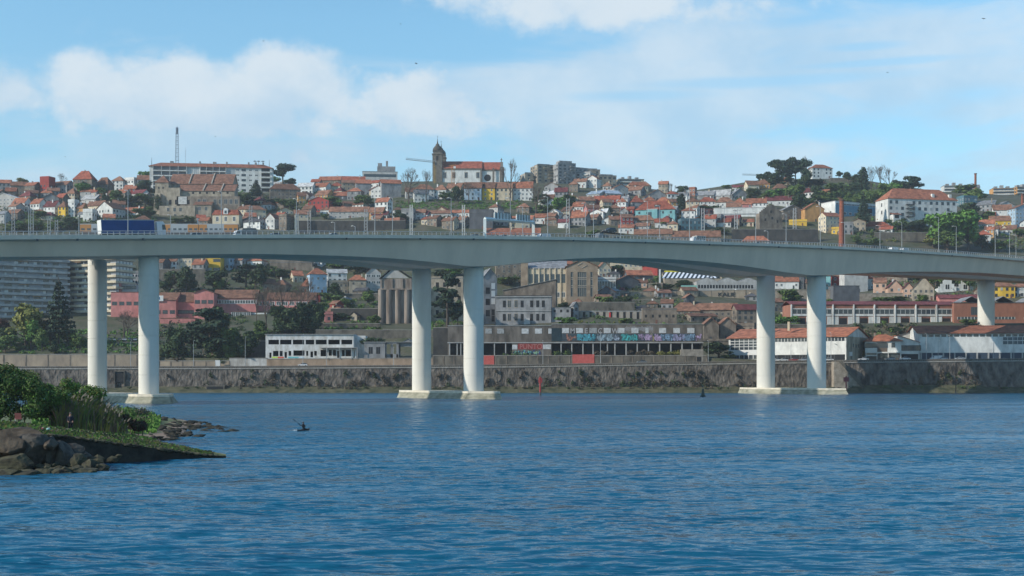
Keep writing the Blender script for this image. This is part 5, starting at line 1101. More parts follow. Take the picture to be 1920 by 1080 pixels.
H([
 # houses between the first pair and the middle pair of columns
 (296, 316, 512, 492, 482, 'g', 'K', 'b'), (314, 338, 508, 490, 480, 'g', 'W', 'b'), (336, 362, 506, 486, 482, 't', 'C', 'w', dict(yaw=-6)), (360, 387, 520, 496, 486, 'g', 'G', 'o'),
 (385, 415, 514, 481, 476, 't', 'Y', 'g', dict(yaw=-3, rows=2, cols=2, ww=3.6, wh=1.6, label='tall deep-yellow house with grey bands just under the left bridge span')), (414, 440, 506, 484, 480, 't', 'L', 'g'), (438, 466, 504, 488, 480, 'g', 'G', 'b'),
 (463, 498, 503, 489, 481, 'h', 'W', 'o', dict(yaw=-14)), (541, 568, 530, 517, 508, 'g', 'C', 'o', dict(yaw=22)), (512, 542, 548, 534, 523, 'h', 'S', 'b'), (560, 590, 548, 537, 523, 'h', 'S', 'o'), (488, 516, 545, 532, 524, 'g', 'S', 'b'),
 (572, 612, 550, 514, 503, 'h', 'L', 'o', dict(yaw=20, d=9, rows=2, cols=3, k='w', skip=0, label='white and slate-blue two-storey house with orange hipped roof, left of middle columns')),
 (610, 650, 540, 512, 505, 'g', 'W', 'w', dict(yaw=12)), (611, 652, 552, 530, 526, 't', 'B', 'g'), (652, 686, 554, 525, 516, 'h', 'B', 'o', dict(yaw=8, rows=2, cols=2)), (682, 714, 548, 512, 500, 'f', 'Z', 'b', dict(yaw=10, k='w', rows=3, cols=3, ww=2, skip=0)),
 (505, 585, 508, 492, 486, 't', 'S', 'g', dict(k='-', yaw=2, label='long ivy-dark stone block just under the left bridge span')), (586, 614, 500, 490, 484, 't', 'W', 'w'), (614, 640, 600, 583, 576, 'g', 'P', 'b', dict(yaw=-12)), (605, 624, 606, 590, 585, 't', 'P', 'b'), (618, 642, 585, 570, 564, 'g', 'R', 'b'),
 (578, 600, 566, 549, 548, 't', 'R', 'b', dict(k='-')), (640, 668, 505, 493, 487, 'g', 'G', 'b'),
 # between middle and right columns, upper band
 (928, 980, 522, 496, 490, 't', 'S', 'g', dict(yaw=4)), (1118, 1146, 520, 503, 490, 'f', 'C', 'b', dict(yaw=10)), (1144, 1206, 508, 490, 486, 't', 'C', 'b', dict(yaw=-4, rows=1, cols=7)), (1205, 1241, 516, 500, 492, 'f', 'R', 'r', dict(yaw=-20, k='-')),
 (1172, 1224, 530, 516, 507, 'g', 'K', 'o', dict(yaw=10, k='-')), (1152, 1198, 542, 526, 516, 'f', 'K', 'b', dict(yaw=12, k='-')), (1118, 1156, 548, 524, 520, 't', 'W', 'g', dict(cols=7, rows=1, yaw=-3, k='s', wh=4, skip=0)), (1119, 1154, 566, 548, 537, 'f', 'K', 'b', dict(yaw=4, k='o')),
 (1195, 1216, 540, 530, 524, 'g', 'Q', 'b'), (1216, 1250, 550, 533, 531, 't', 'S', 'g', dict(k='-')), (1145, 1180, 560, 548, 545, 't', 'S', 'w', dict(k='-')),
 (1034, 1072, 604, 577, 576, 't', 'G', 'g', dict(k='o', yaw=-3)), (1070, 1085, 600, 574, 566, 'f', 'G', 'g'), (1205, 1270, 608, 580, 578, 't', 'S', 'g', dict(k='o', yaw=-2, rows=1)),
 (1258, 1316, 592, 583, 568, 'h', 'S', 'b', dict(yaw=-8)), (1306, 1384, 598, 581, 569, 'g', 'S', 'b', dict(yaw=-5)), (1376, 1426, 612, 581, 571, 'g', 'S', 'm', dict(yaw=8, k='d')), (1284, 1346, 606, 593, 588, 'g', 'S', 'b', dict(k='o')),
 (1318, 1348, 640, 609, 596, 'f', 'S', 'b', dict(yaw=3, k='-', d=8)), (1348, 1380, 638, 609, 595, 'f', 'S', 'b', dict(yaw=3, k='-', d=8)), (1378, 1426, 640, 612, 606, 't', 'S', 'k', dict(k='o')),
 (1300, 1424, 668, 640, 636, 't', 'S', 'k', dict(yaw=0, k='o', d=10, D=606, rows=1, label='derelict dark-roofed shed block between the long graffiti ruin and white riverside building')),
 # right of the right columns, upper band
 (1452, 1500, 542, 528, 518, 'g', 'W', 'o', dict(yaw=-6)), (1499, 1513, 542, 517, 514, 't', 'K', 'k'), (1545, 1562, 542, 517, 513, 'g', 'T', 'b'), (1561, 1582, 540, 518, 512, 'g', 'R', 'b', dict(yaw=-4, k='w', rows=2, cols=2)), (1580, 1628, 548, 513, 510, 't', 'Z', 'g', dict(k='-', yaw=6)),
 (1604, 1640, 544, 522, 513, 'h', 'Z', 'r'), (1560, 1612, 574, 536, 535, 't', 'K', 'k', dict(k='-', yaw=4, label='plain dark grey box building behind the long brick terrace under the right span')),
 (1640, 1668, 556, 530, 521, 'g', 'Q', 'b', dict(yaw=-12)), (1666, 1696, 560, 539, 525, 'f', 'Q', 'm', dict(yaw=-8, d=10)), (1694, 1716, 560, 541, 530, 'f', 'Q', 'm', dict(yaw=-8)), (1713, 1760, 564, 541, 518, 'f', 'B', 'b', dict(yaw=-14, d=12)),
 (1762, 1836, 568, 559, 553, 'g', 'P', 'm', dict(yaw=-4, k='-')), (1864, 1906, 560, 537, 527, 'h', 'Y', 'b', dict(yaw=-8)), (1900, 1940, 558, 538, 529, 'h', 'W', 'b'), (1626, 1660, 522, 512, 506, 'g', 'S', 'm'), (1662, 1710, 528, 516, 512, 't', 'S', 'g', dict(k='-')),
 (1836, 1862, 560, 545, 538, 'g', 'S', 'b'), (1512, 1548, 545, 530, 524, 'g', 'S', 'b'),
])
filler([(1085, 1300, 554, 566, 6), (1060, 1200, 520, 536, 4), (1190, 1300, 574, 596, 4), (1080, 1180, 572, 580, 3), (930, 1040, 505, 520, 3), (1385, 1430, 545, 570, 2), (1440, 1560, 580, 600, 3), (600, 700, 590, 604, 2), (640, 705, 555, 585, 2)], 9, 'SSSGBGK', 'bbbgkm')
filler([(640, 700, 500, 506, 2), (950, 1120, 500, 512, 4), (1240, 1300, 500, 506, 2), (1640, 1760, 506, 514, 4), (310, 480, 480, 486, 4)], 8)
# ---- white ruined two-storey building
def white_ruin():
    D = Dw(600)+19.2; t = thing('white_ruined_building', 'ruin', label='long white two-storey abandoned building with open upper windows above the riverside road', loc=(wx(590, D), D, wz(672, D))); s = F/D
    X = lambda x: (x-590)/s; Z = lambda y: (672-y)/s
    wm = mat('peeling_white', (.42, .40, .36), .95, 0, .5, col2=(.66, .66, .64), stretch=(1, 1, .5)); b = MB().use(wm)
    up = [(503, 523), (525, 546.5), (549, 570.5), (573, 589), (592, 612.5), (615.5, 637), (640, 660.5)]
    dn = [(505, 509, 661, 671), (512, 522, 658, 668), (524.5, 530, 658, 668), (533.5, 538, 660, 671), (541, 546, 658, 667), (550, 571, 657, 667), (574, 578, 658, 667), (582, 587, 659, 670), (589, 594, 658, 667), (601, 614, 656, 668), (616, 622, 656, 667), (624, 630, 656, 667), (632, 637.5, 658, 671), (641, 646, 656, 668), (648, 659, 656, 668), (663, 666, 657, 671)]
    def row(x0, x1, z0, z1, holes):
        xs = x0
        for a, c, *q in sorted(holes):
            b.box(X(xs), X(a), 0, .5, z0, z1); h0, h1 = (Z(q[1]), Z(q[0])) if q else (Z(645.8), Z(637))
            if h0 > z0+.02: b.box(X(a), X(c), 0, .5, z0, h0)
            if h1 < z1-.02: b.box(X(a), X(c), 0, .5, h1, z1)
            xs = c
        b.box(X(xs), X(x1), 0, .5, z0, z1)
    row(498, 663, Z(653), Z(627.6), up); row(498, 668, -.3, Z(653), dn)
    b.box(X(498), X(498)+.4, .5, 10, -.3, Z(627)); b.box(X(663), X(663)+.4, .5, 10, -.3, Z(627)); b.box(X(498), X(663), 10, 10.4, -.3, Z(628)); b.box(X(663), X(684), 3, 10, -.3, Z(629)); b.build('wall', None, t)
    f = MB().use(M_conc); f.box(X(498)+.4, X(663), .5, 10, Z(652), Z(651)); f.build('floor_slab', None, t)
    f = MB().use(mat('flat_roof_felt', (.25, .25, .24), .9, .2)); f.box(X(497), X(664), -.5, 10.5, Z(627.6), Z(626.2)); f.build('roof', None, t)
    f = MB().use(mat('dark_interior', (.035, .032, .032), .9, .3)); f.box(X(498)+.45, X(663)-.1, 4.5, 4.8, -.2, Z(629)); f.build('inner_shade_sheet', None, t)  # added near-black sheet; its colour paints the shade behind the window holes
    f = MB().use(wallm('Z')); f.box(X(601), X(672), -2.6, 0, Z(652.6), Z(651.8));
    for x in (614, 638, 660, 671): f.box(X(x)-.12, X(x)+.12, -2.5, -2.3, -.3, Z(652.6))
    f.build('porch_canopy', None, t)
    for x0, x1, c in ((510, 521, (.45, .60, .08)), (521, 532, (.60, .10, .05)), (540, 560, (.15, .45, .48)), (560, 570, (.5, .6, .65))):
        g = MB().use(mat('spray_%d' % x0, c, .8, .15, 1)); g.box(X(x0), X(x1), -.06, 0, Z(671.5), Z(668.8)); g.build('graffiti_strip', None, t)
white_ruin()
def small_ruins():
    D = Dw(720)+19.5
    t = thing('roofless_stone_ruin', 'ruin', label='small roofless grey stone ruin with narrow paired windows left of the middle columns', loc=(wx(728, D), D, wz(673, D))); s = F/D; X = lambda x: (x-728)/s; Z = lambda y: (673-y)/s
    b = MB().use(wallm('G')); b.box(X(683), X(722), 0, 6, -2, Z(642)); b.box(X(722), X(746), 1, 1.6, Z(673), Z(664)); b.box(X(722), X(746), 1, 1.6, Z(645), Z(641.5))
    for x in (722, 734, 745): b.box(X(x)-.5, X(x)+.5, 1, 1.6, 0, Z(644))
    b.box(X(745), X(772), 2, 2.6, Z(650), Z(642)); b.box(X(745), X(748), 2, 8, 0, Z(642)); b.build('wall', None, t)
    g = MB().use(M_conc); g.box(X(681.5), X(724), -.4, 6.4, Z(642), Z(641)); g.box(X(722), X(772), .7, 3, Z(641.6), Z(640.8)); g.build('cornice', None, t)
    for x in (693, 697, 707, 711): win(t, X(x), 0, Z(657), .8, 3.0, 'o')
    b = MB().use(wallm('G')); b.add([(X(750), 3, Z(643)), (X(772), 3, Z(643)), (X(765), 3, Z(634.5)), (X(750), 12, Z(643)), (X(772), 12, Z(643)), (X(765), 12, Z(634.5))], [(0, 1, 2), (4, 3, 5)]); b.build('gable', None, t)
    b = MB().use(roofm('w')); b.add([(X(749), 2.8, Z(643)), (X(765), 2.8, Z(634.2)), (X(765), 12, Z(634.2)), (X(749), 12, Z(643)), (X(773), 2.8, Z(643)), (X(773), 12, Z(643))], [(0, 1, 2, 3), (1, 4, 5, 2)]); b.build('roof', None, t)
    iv = MB().use(leafm('d')); leaves(iv, random.Random(3), [((X(692), 5, Z(637)), (3.5, 3, 1.3)), ((X(708), 5, Z(638)), (3.2, 3, 1.2)), ((X(680), 3, Z(640)), (2, 2, 1))], 500, .5); iv.build('ivy', None, t)
small_ruins()
# ---- concrete silo building
def silo():
    D = 655; t = thing('silo_building', 'silo', label='tall brown concrete silo building with vertical ribs and dark gable behind middle columns', loc=(wx(740, D), D, wz(615, D))); s = F/D; X = lambda x: (x-740)/s; Z = lambda y, dd=0: wz(y, D+dd)-wz(615, D)
    m = mat('silo_concrete', (.13, .10, .08), .95, 0, .35, col2=(.30, .25, .21), stretch=(1, 1, .2), bump=.05); b = MB().use(m)
    b.box(X(711), X(772), 1.6, 22, -6, Z(541)); b.box(X(714), X(776), 1.2, 22, Z(541), Z(522))
    b.build('wall', None, t)
    for x0 in (708, 723, 740, 757): c = MB().use(m); c.cyl((X(x0+6), 1.6, -6), (X(x0+6), 1.6, Z(543)), 6/s*.95, n=12); c.build('silo_tube', None, t)
    c = MB().use(m)
    for x in (714, 734.5, 754, 770): c.box(X(x)-.4, X(x)+.4, .7, 1.2, Z(541), Z(522))
    c.box(X(710), X(778), .4, 1.3, Z(543), Z(540.6)); c.build('pilaster', None, t)
    g = MB().use(mat('gable_white', (.36, .35, .33), .9, .2)); g.add([(X(716), 1.0, Z(521)), (X(766), 1.0, Z(521)), (X(738), 1.0, Z(502)), (X(716), 1.6, Z(521)), (X(766), 1.6, Z(521)), (X(738), 1.6, Z(502))], [(0, 1, 2), (4, 3, 5), (0, 2, 5, 3), (1, 4, 5, 2)]); g.build('gable', None, t)
    r = MB().use(roofm('k')); zr = Z(499.5); 
    for a, e in ((711, 738), (774, 738)): r.add([(X(a), .3, Z(522.5)), (X(e), .3, zr), (X(e), 22, zr), (X(a), 22, Z(522.5)), (X(a), .3, Z(521.3)), (X(e), .3, zr+.5), (X(e), 22, zr+.5), (X(a), 22, Z(521.3))], [(0, 1, 2, 3), (4, 5, 6, 7), (0, 1, 5, 4), (0, 3, 7, 4)])
    r.build('roof', None, t)
    D2 = 668; house(772, 868, 600, 522, 519, 't', 'B', 'g', yaw=0, d=14, D=D2, k='o', rows=3, cols=7, name='mill_wing', cat='factory', label='beige concrete mill wing with pilasters between the two middle columns', skip=.2, ww=1.6, wh=2.4)
silo()
# ---- derelict mills between middle and right columns
def mills():
    r, w, d, h, D = house(896, 932, 604, 520, 500, 'f', 'G', 'g', yaw=14, d=26, D=650, k='-', name='tall_mill', cat='mill', label='tall narrow grey mill with rows of slit windows right of middle columns', roofh=4.5)
    for i in range(3):
        for j in range(3):
            b = MB().use(M_frame); b.box(w*(.12+.09*i)-.35, w*(.12+.09*i)+.35, -.08, .03, h*(.40+.17*j), h*(.40+.17*j)+3.0); b.build('slit_window', None, r)
    for j in range(3): win(r, -w*.2, 0, h*(.2+.25*j), 2.2, 3.2, 'o')
    for j in range(2): win(r, w*.2, 0, h*(.08+.14*j), 1.6, 3, 'o')
    r, w, d, h, D = boxy('long_grey_mill', 'mill', 929, 1036, 612, 555, 'G', 14, -3, 640, label='long grey derelict mill with tall dark windows above the graffiti ruin', top='k')
    for x, ws in ((-.34, 1), (-.25, 0), (-.13, 0), (-.02, 1), (.15, 1), (.26, 1), (.36, 1)):
        for z in (.74, .30): win(r, x*w, 0, z*h, 1.5, 3.4, 'o' if ws else 's')
    b = MB().use(M_conc); b.box(-w/2-.3, w/2+.3, -.5, 0, h*.96, h*.99); b.box(-w/2-.2, w/2+.2, -.3, 0, h*.50, h*.52); b.build('cornice', None, r)
    b = MB().use(wallm('Z')); b.box(w*.02, w*.12, -1.5, 0, -1, h*.26); b.build('lean_to', None, r)
    house(944, 1046, 558, 544, 524, 'l', 'S', 'g', yaw=-4, d=16, D=672, k='-', name='shed_roofed_mill', cat='mill', label='large grey lean-to roof sloping up to the right in front of the beige factory', chim=False)
    # beige factory with gable
    D = 715; t = thing('gabled_factory', 'factory', label='tall beige factory with wide gable and lozenge, right of the middle columns', loc=(wx(1084, D), D, wz(578, D))); s = F/D; X = lambda x: (x-1084)/s; Z = lambda y, dd=0: wz(y, D+dd)-wz(578, D)
    be = mat('factory_render', (.20, .15, .105), .95, 0, .3, col2=(.32, .25, .18)); b = MB().use(be); x0, x1 = X(1062), X(1121)
    holes = [(1070, 1075), (1083, 1100), (1107, 1112)]; z0, z1 = Z(556), Z(510)
    b.box(x0, x1, 0, .6, -6, z0); b.box(x0, x1, 0, .6, z1, Z(500)); xs = 1062
    for a, c in holes: b.box(X(xs), X(a), 0, .6, z0, z1); xs = c
    b.box(X(xs), x1, 0, .6, z0, z1); b.box(x0, x0+.6, .6, 44, -6, Z(500)); b.box(x1-.6, x1, .6, 44, -6, Z(500)); b.box(x0, x1, 44, 44.6, -6, Z(500))
    b.add([(x0, 0, Z(500)), (x1, 0, Z(500)), ((x0+x1)/2, 0, Z(487.5)), (x0, .6, Z(500)), (x1, .6, Z(500)), ((x0+x1)/2, .6, Z(487.5))], [(0, 1, 2), (4, 3, 5)]); b.build('wall', None, t)
    g = MB().use(M_stonef)
    for a, c in holes:
        for y in (521, 524, 536, 539): g.box(X(a), X(c), .15, .35, Z(y), Z(y)+.35)
        for k in range(int((c-a)/4)+1): g.box(X(a+k*4)-.1, X(a+k*4)+.1, .2, .35, z0, z1)
    xm = (x0+x1)/2; zz = Z(497.5)
    for k in (1, -1): g.bar((xm-2.6, -.1, zz), (xm, -.1, zz+1.4*k), .4); g.bar((xm+2.6, -.1, zz), (xm, -.1, zz+1.4*k), .4)
    g.build('mullions', None, t); g = MB().use(M_glass)
    for a, c in holes: g.box(X(a), X(c), .4, .45, z0, z1)
    g.build('broken_glazing', None, t)
    rf = MB().use(roofm('b'))
    for sgn in (1, -1):
        e = xm+sgn*(x1-x0)/2+sgn*.6; rf.add([(e, -.5, Z(500.7)), (xm, -.5, Z(486.5)), (xm, 45, Z(486.5)), (e, 45, Z(500.7)), (e, -.5, Z(500.7)+.4), (xm, -.5, Z(486.5)+.4), (xm, 45, Z(486.5)+.4), (e, 45, Z(500.7)+.4)], [(0, 1, 2, 3), (4, 5, 6, 7), (0, 1, 5, 4), (3, 0, 4, 7)])
    rf.build('roof', None, t)
    # lit side hall with colonnade
    r, w, d, h, D = house(980, 1064, 572, 503, 488, 's', 'C', 'g', yaw=-3, d=16, D=728, k='-', name='colonnaded_hall', cat='factory', label='long cream-piered factory hall with pale sloping roof left of the gabled factory', chim=False)
    for i in range(9): b = MB().use(wallm('C')); x = -w/2+w*i/8; b.box(x-.35, x+.35, -.5, 0, -4, h); b.build('pier', None, r)
    for i in range(8):
        b = MB().use(M_glass); x = -w/2+w*(i+.5)/8; b.box(x-1.3, x+1.3, -.06, .05, h*.60, h*.84); b.build('window_band', None, r)
        if i > 3: win(r, x, 0, h*.28, 1.8, 2.6, 'w')
    b = MB().use(be); b.box(-w/2-1, -w/2+3, -1, 3, -4, h+4.5); b.build('stair_tower', None, r)
mills()
# ---- hangar with striped roof, KALIE wall
def hangar():
    r, w, d, h, D = boxy('corrugated_hangar', 'hangar', 1302, 1424, 556, 528, 'Z', 22, 3, 748, label='long grey corrugated hangar with a row of dark windows below the middle span')
    for i in range(3): b = MB().use(roofm('g')); roof_mesh(b, 'f', w/3, 20, h, 2.4, .1, -w/2+w*(i+.5)/3, .3); b.build('roof_bay', None, r)
    b = MB().use(wallm('Z'))
    for i in range(3): x = -w/2+w*(i+.5)/3; b.add([(x-w/6, .0, h), (x+w/6, 0, h), (x, 0, h+2.3), (x-w/6, .3, h), (x+w/6, .3, h), (x, .3, h+2.3)], [(0, 1, 2), (4, 3, 5)])
    b.build('gable', None, r)
    for i in range(19): win(r, -w*.46+i*w*.047, 0, h*.66, 1.2, 2.0, 'o')
    b = MB().use(M_frame); b.lathe([(0, -.9), (.9, 0), (0, .9)], 12, (w*.12, -.9, h*.42)); b.build('round_dish', None, r)
    t = thing('striped_roof_shed', 'shed', label='shed with bold black and white striped roof and yellow ridge under the middle span', loc=(wx(1300, 765), 765, wz(536, 765))); s = F/765; X = lambda x: (x-1300)/s
    z0, z1 = (536-522)/s, wz(510.5, 781)-wz(536, 765); x0, x1 = X(1247), X(1354)
    b = MB().use(wallm('B')); b.box(x0, x1, 0, 16, -8, z0); b.add([(x0, 0, z0), (x0, 16, z0), (x0, 16, z1), (x1, 0, z0), (x1, 16, z0), (x1, 16, z1)], [(0, 2, 1), (3, 4, 5), (1, 2, 5, 4)]); b.build('wall', None, t)
    n = 26; dk = MB().use(mat('stripe_dark', (.02, .035, .045), .7, 0)); wh = MB().use(mat('stripe_white', (.70, .72, .74), .7, .05))
    for i in range(n):
        a0 = x0+(x1-x0)*i/n; a1 = x0+(x1-x0)*(i+1)/n; k = 4.5 if i < n-3 else 0
        (dk if i % 2 else wh).add([(a0-2, -.3, z0+.15), (a1-2, -.3, z0+.15), (a1+k-2, 16, z1+.15), (a0+k-2, 16, z1+.15)], [(0, 1, 2, 3)])
    dk.build('dark_roof_stripes', None, t); wh.build('white_roof_stripes', None, t)
    y = MB().use(mat('yellow_ridge', (.62, .52, .02), .7, 0)); y.box(x0+1.5, x1-8, 15.7, 16.3, z1+.2, z1+.9); y.build('yellow_ridge', None, t)
    p = MB().use(M_frame); p.box(x0-3.5, x0-2.6, 0, 1, -6, z1+.5); p.build('corner_post', None, t)
    g = MB().use(mat('mint_panel', (.22, .45, .38), .8, .1)); D = 742; g.box(0, (1307-1277)*D/F, 0, .4, 0, (543-535)*D/F); o = g.build('mint_green_hoarding', None); o.location = (wx(1277, D), D, wz(543, D)); tag(o, 'hoarding', label='mint green hoarding at the left foot of the corrugated hangar')
    wl, B_, h0 = wall_run(1182, 1420, 562, 548.5, M_beige, 728, .8, 'long beige panelled wall sprayed with black letters below the corrugated hangar', 'panelled_wall', 728, True, 4, 557, 543, 11)
    text(wl, 'KALIE', (1346-1182)*728/F, -.2, (562-556.5)*728/F+.3, 3.0, mat('black_spray', (.03, .035, .035), .9, 0), sx=1.3, ext=.02)
    wall_run(1185, 1300, 572, 563, M_old, 712, .8, 'low mossy stone wall below the long panelled wall', 'garden_wall')
hangar()
# ---- low pillared row
def pillared():
    r, w, d, h, D = boxy('pillared_shed', 'shed', 1084, 1210, 598, 584, 'S', 8, 0, 648, label='low flat shed with pale piers and one red door above the graffiti ruin', top='w')
    for i in range(10): b = MB().use(M_stonef); x = -w/2+w*(i+.15)/10; b.box(x, x+w*.055, -.25, 0, 0, h*.95); b.build('pier', None, r)
    for i in range(9): b = MB().use(M_dark); x = -w/2+w*(i+.72)/10; b.box(x, x+w*.03, -.1, .02, 0, h*.9); b.build('doorway', None, r)
    b = MB().use(mat('bright_red_door', (.55, .03, .03), .7, 0)); b.box(-w*.04, -w*.015, -.35, -.26, 0, h*.85); b.build('red_door', None, r)
pillared()
# ---- long graffiti ruin
def long_ruin():
    D = Dw(1080)+22; t = thing('graffiti_ruin', 'ruin', label='long low derelict warehouse with graffiti band and dark open bays above the road', loc=(wx(1080, D), D, wz(668, D))); s = F/D
    X = lambda x: (x-1080)/s; Z = lambda y: (668-y)/s
    m = mat('ruin_render', (.075, .065, .055), .95, 0, .3, col2=(.19, .165, .14), stretch=(1, 1, .35), bump=.05); b = MB().use(m)
    b.box(X(840), X(1034), 0, .6, Z(642), Z(611)); b.box(X(1034), X(1318), 0, .6, Z(642), Z(608)); b.box(X(840), X(866), 0, .6, Z(668), Z(611)) if False else None
    b.box(X(960), X(1034), 0, .6, -1, Z(642)); b.box(X(840), X(1318), 14, 14.6, -2, Z(611)); b.box(X(840)-.1, X(840)+.5, .6, 14, -2, Z(611)); b.box(X(1318)-.5, X(1318), .6, 14, -2, Z(611)); b.box(X(842), X(1316), .6, 14, Z(613), Z(611.5)); b.build('wall', None, t)
    c = MB().use(M_conc); c.box(X(839), X(1319), -.25, .1, Z(643.4), Z(641.6)); c.box(X(839), X(1034), -.2, .1, Z(611), Z(610)); c.box(X(1034), X(1319), -.2, .1, Z(608), Z(607)); c.build('string_course', None, t)
    dk = MB().use(M_dark); dk.box(X(841), X(1316), 6, 6.2, -1, Z(643)); dk.build('bay_shade_sheet', None, t)  # sheet added ahead of the rear wall, painting the bays' inner shade
    for x in (843, 857, 864, 927, 948, 1052, 1072, 1093, 1112, 1139, 1153, 1174, 1195, 1216, 1237, 1258, 1279, 1298): p = MB().use(M_conc); p.box(X(x)-.25, X(x)+.25, .05, .5, -1, Z(643)); p.build('bay_post', None, t)
    fl = MB().use(M_conc); fl.box(X(841), X(1317), 0, 14, -1.2, -.2); fl.build('floor_slab', None, t)
    pw = mat('pale_infill', (.50, .51, .51), .9, .25, 1.0)
    for x0, x1 in ((910, 922), (932, 945), (978, 991), (1003, 1016), (1028, 1034), (1054, 1067), (1080, 1093), (1105, 1119), (1132, 1145), (1158, 1171), (1184, 1197), (1210, 1216), (1236, 1249), (1262.5, 1275), (1288.5, 1302)):
        pnl = MB().use(pw if x0 > 970 and x0 != 1105 else mat('grey_infill', (.30, .31, .31), .9, .35, 1.2)); y1 = 616 if x0 < 1050 else 615; pnl.box(X(x0), X(x1), -.10, 0, Z(y1+9.5), Z(y1)); pnl.build('blocked_window', None, t)
    o = MB().use(mat('dark_teal_panel', (.02, .04, .05), .9, .2)); o.box(X(1034), X(1053), -.12, 0, Z(640), Z(615)); o.build('dark_panel', None, t)
    # sprayed band: irregular coloured letter shapes on a dark ground
    R = random.Random(21); g = MB().use(mat('band_ground', (.05, .07, .085), .9, .3, 1.2)); g.box(X(1053), X(1304), -.06, 0, Z(639.5), Z(625.5)); g.build('graffiti_ground', None, t)
    cols = {'a': (.10, .42, .52), 'b': (.30, .40, .46), 'c': (.35, .42, .52), 'd': (.08, .45, .45), 'e': (.45, .33, .50), 'f': (.22, .34, .48), 'g': (.30, .30, .45), 'h': (.55, .48, .2), 'i': (.32, .16, .12)}
    tags_ = [(1063, 1080, 'i', 4), (1082, 1116, 'a', 26), (1120, 1150, 'b', 22), (1151, 1160, 'c', 5), (1167, 1196, 'd', 24), (1198, 1222, 'e', 16), (1220, 1226, 'h', 5), (1226, 1242, 'e', 10), (1240, 1262, 'f', 20), (1262, 1284, 'g', 18), (1282, 1302, 'f', 18), (1304, 1314, 'e', 4)]
    for x0, x1, c_, n in tags_:
        g = MB()
        for i in range(n*3):
            cc = cols[c_]; v = R.choice((.45, .8, 1.0, 1.35)); g.use(mat(f'spray_{c_}_{int(v*10)}', tuple(min(.8, q*v*.72) for q in cc), .8, 0))
            x = R.uniform(x0, x1); y = R.uniform(627.5, 637.5); w_ = R.uniform(.8, 2.2); h_ = R.uniform(1.2, 4); a = R.uniform(-.6, .6); dy = -.07-.002*i
            pts = [(-w_, -h_*.6), (-w_*.2, -h_), (w_*.9, -h_*.5), (w_, h_*.4), (0, h_), (-w_, h_*.5)]
            g.face([(X(x)+(p*cos(a)-q*sin(a))/s, dy, max(Z(639.3), min(Z(625.8), Z(y)+(p*sin(a)+q*cos(a))/s))) for p, q in pts])
        g.build('graffiti_tag', None, t)
    wt = mat('pale_letter', (.36, .35, .35), .9, .1); dkt = mat('dark_letter', (.09, .08, .08), .9, 0)
    for ch, x in (('M', 1069), ('E', 1096), ('C', 1121), ('W', 1147)): text(t, ch, X(x), -.14, Z(624.8), 3.1, wt, sx=.9)
    g = MB().use(mat('pale_scrawl', (.40, .39, .40), .9, .1))
    for i in range(46): x = 1172+i*1.15; y = R.uniform(611, 614); g.box(X(x), X(x)+.12, -.05, 0, Z(y+R.uniform(5, 11)), Z(y)); 
    g.build('scrawled_graffiti', None, t)
    rd = MB().use(mat('red_ground', (.26, .045, .04), .9, .2, 1)); rd.box(X(971), X(1018), -.06, 0, Z(655), Z(644)); rd.build('red_painted_panel', None, t)
    text(t, 'PUNTO', X(974), -.10, Z(654.2), 3.1, mat('pink_letter', (.36, .14, .125), .9, 0), sx=.95)
    wp = MB().use(pw); wp.box(X(1018), X(1033), -.06, 0, Z(654.5), Z(646)); wp.box(X(960.5), X(970), -.06, 0, Z(655), Z(646.5)); wp.build('white_panel', None, t)
    g = MB()
    for i in range(60):
        g.use(mat('tag_ink_%d' % (i % 4), ((.05, .05, .16), (.12, .34, .36), (.02, .06, .09), (.22, .36, .24))[i % 4], .8, 0)); x = R.uniform(963, 1014); y = R.uniform(658, 664.5); r = R.uniform(.2, .55); dy = -.06-.002*i
        g.face([(X(x)-r, dy, Z(y)-r), (X(x)+r*.6, dy, Z(y)-r*1.2), (X(x)+r, dy, Z(y)+r*.8), (X(x)-r*.4, dy, Z(y)+r*1.3)])
    g.build('graffiti_tag', None, t)
    iv = MB(); 
    for x0, n, k in ((1120, 200, 'b'), (1180, 300, 'b'), (1240, 200, 'y'), (950, 40, 'g'), (1030, 80, 'g')):
        iv.use(leafm(k)); leaves(iv, R, [((X(x0+R.uniform(-4, 45)), -.6, Z(R.uniform(661, 665))), (R.uniform(1.2, 2.4), .6, R.uniform(.8, 1.4))) for _ in range(6)], n*3, .34)
    iv.build('overgrowth', None, t)
    # gabled end block and concrete hut
    house(866, 900, 668, 622, 611, 'f', 'S', 'b', yaw=-6, d=14, D=D+.6, k='-', name='gabled_end_block', cat='ruin', label='small gabled grey block behind the near middle column at the graffiti ruin', found=3) if False else None
    r, w, d, h, D2 = boxy('concrete_hut', 'hut', 1277, 1321, 683, 655, mat('hut_concrete', (.24, .22, .19), .95, .3, .6), 8, -4, Dw(1300)+14.5+3, label='squat pale concrete hut with white door beside the road at the right end of the graffiti ruin', found=2)
    b = MB().use(M_dark); b.box(w*.12, w*.40, -.1, .02, 0, h*.5); b.use(M_frame).box(-w*.24, -w*.16, -.12, 0, 0, h*.36); b.build('door', None, r)
long_ruin()
tl = mat('dry_earth', (.14, .12, .09), .95, .3)
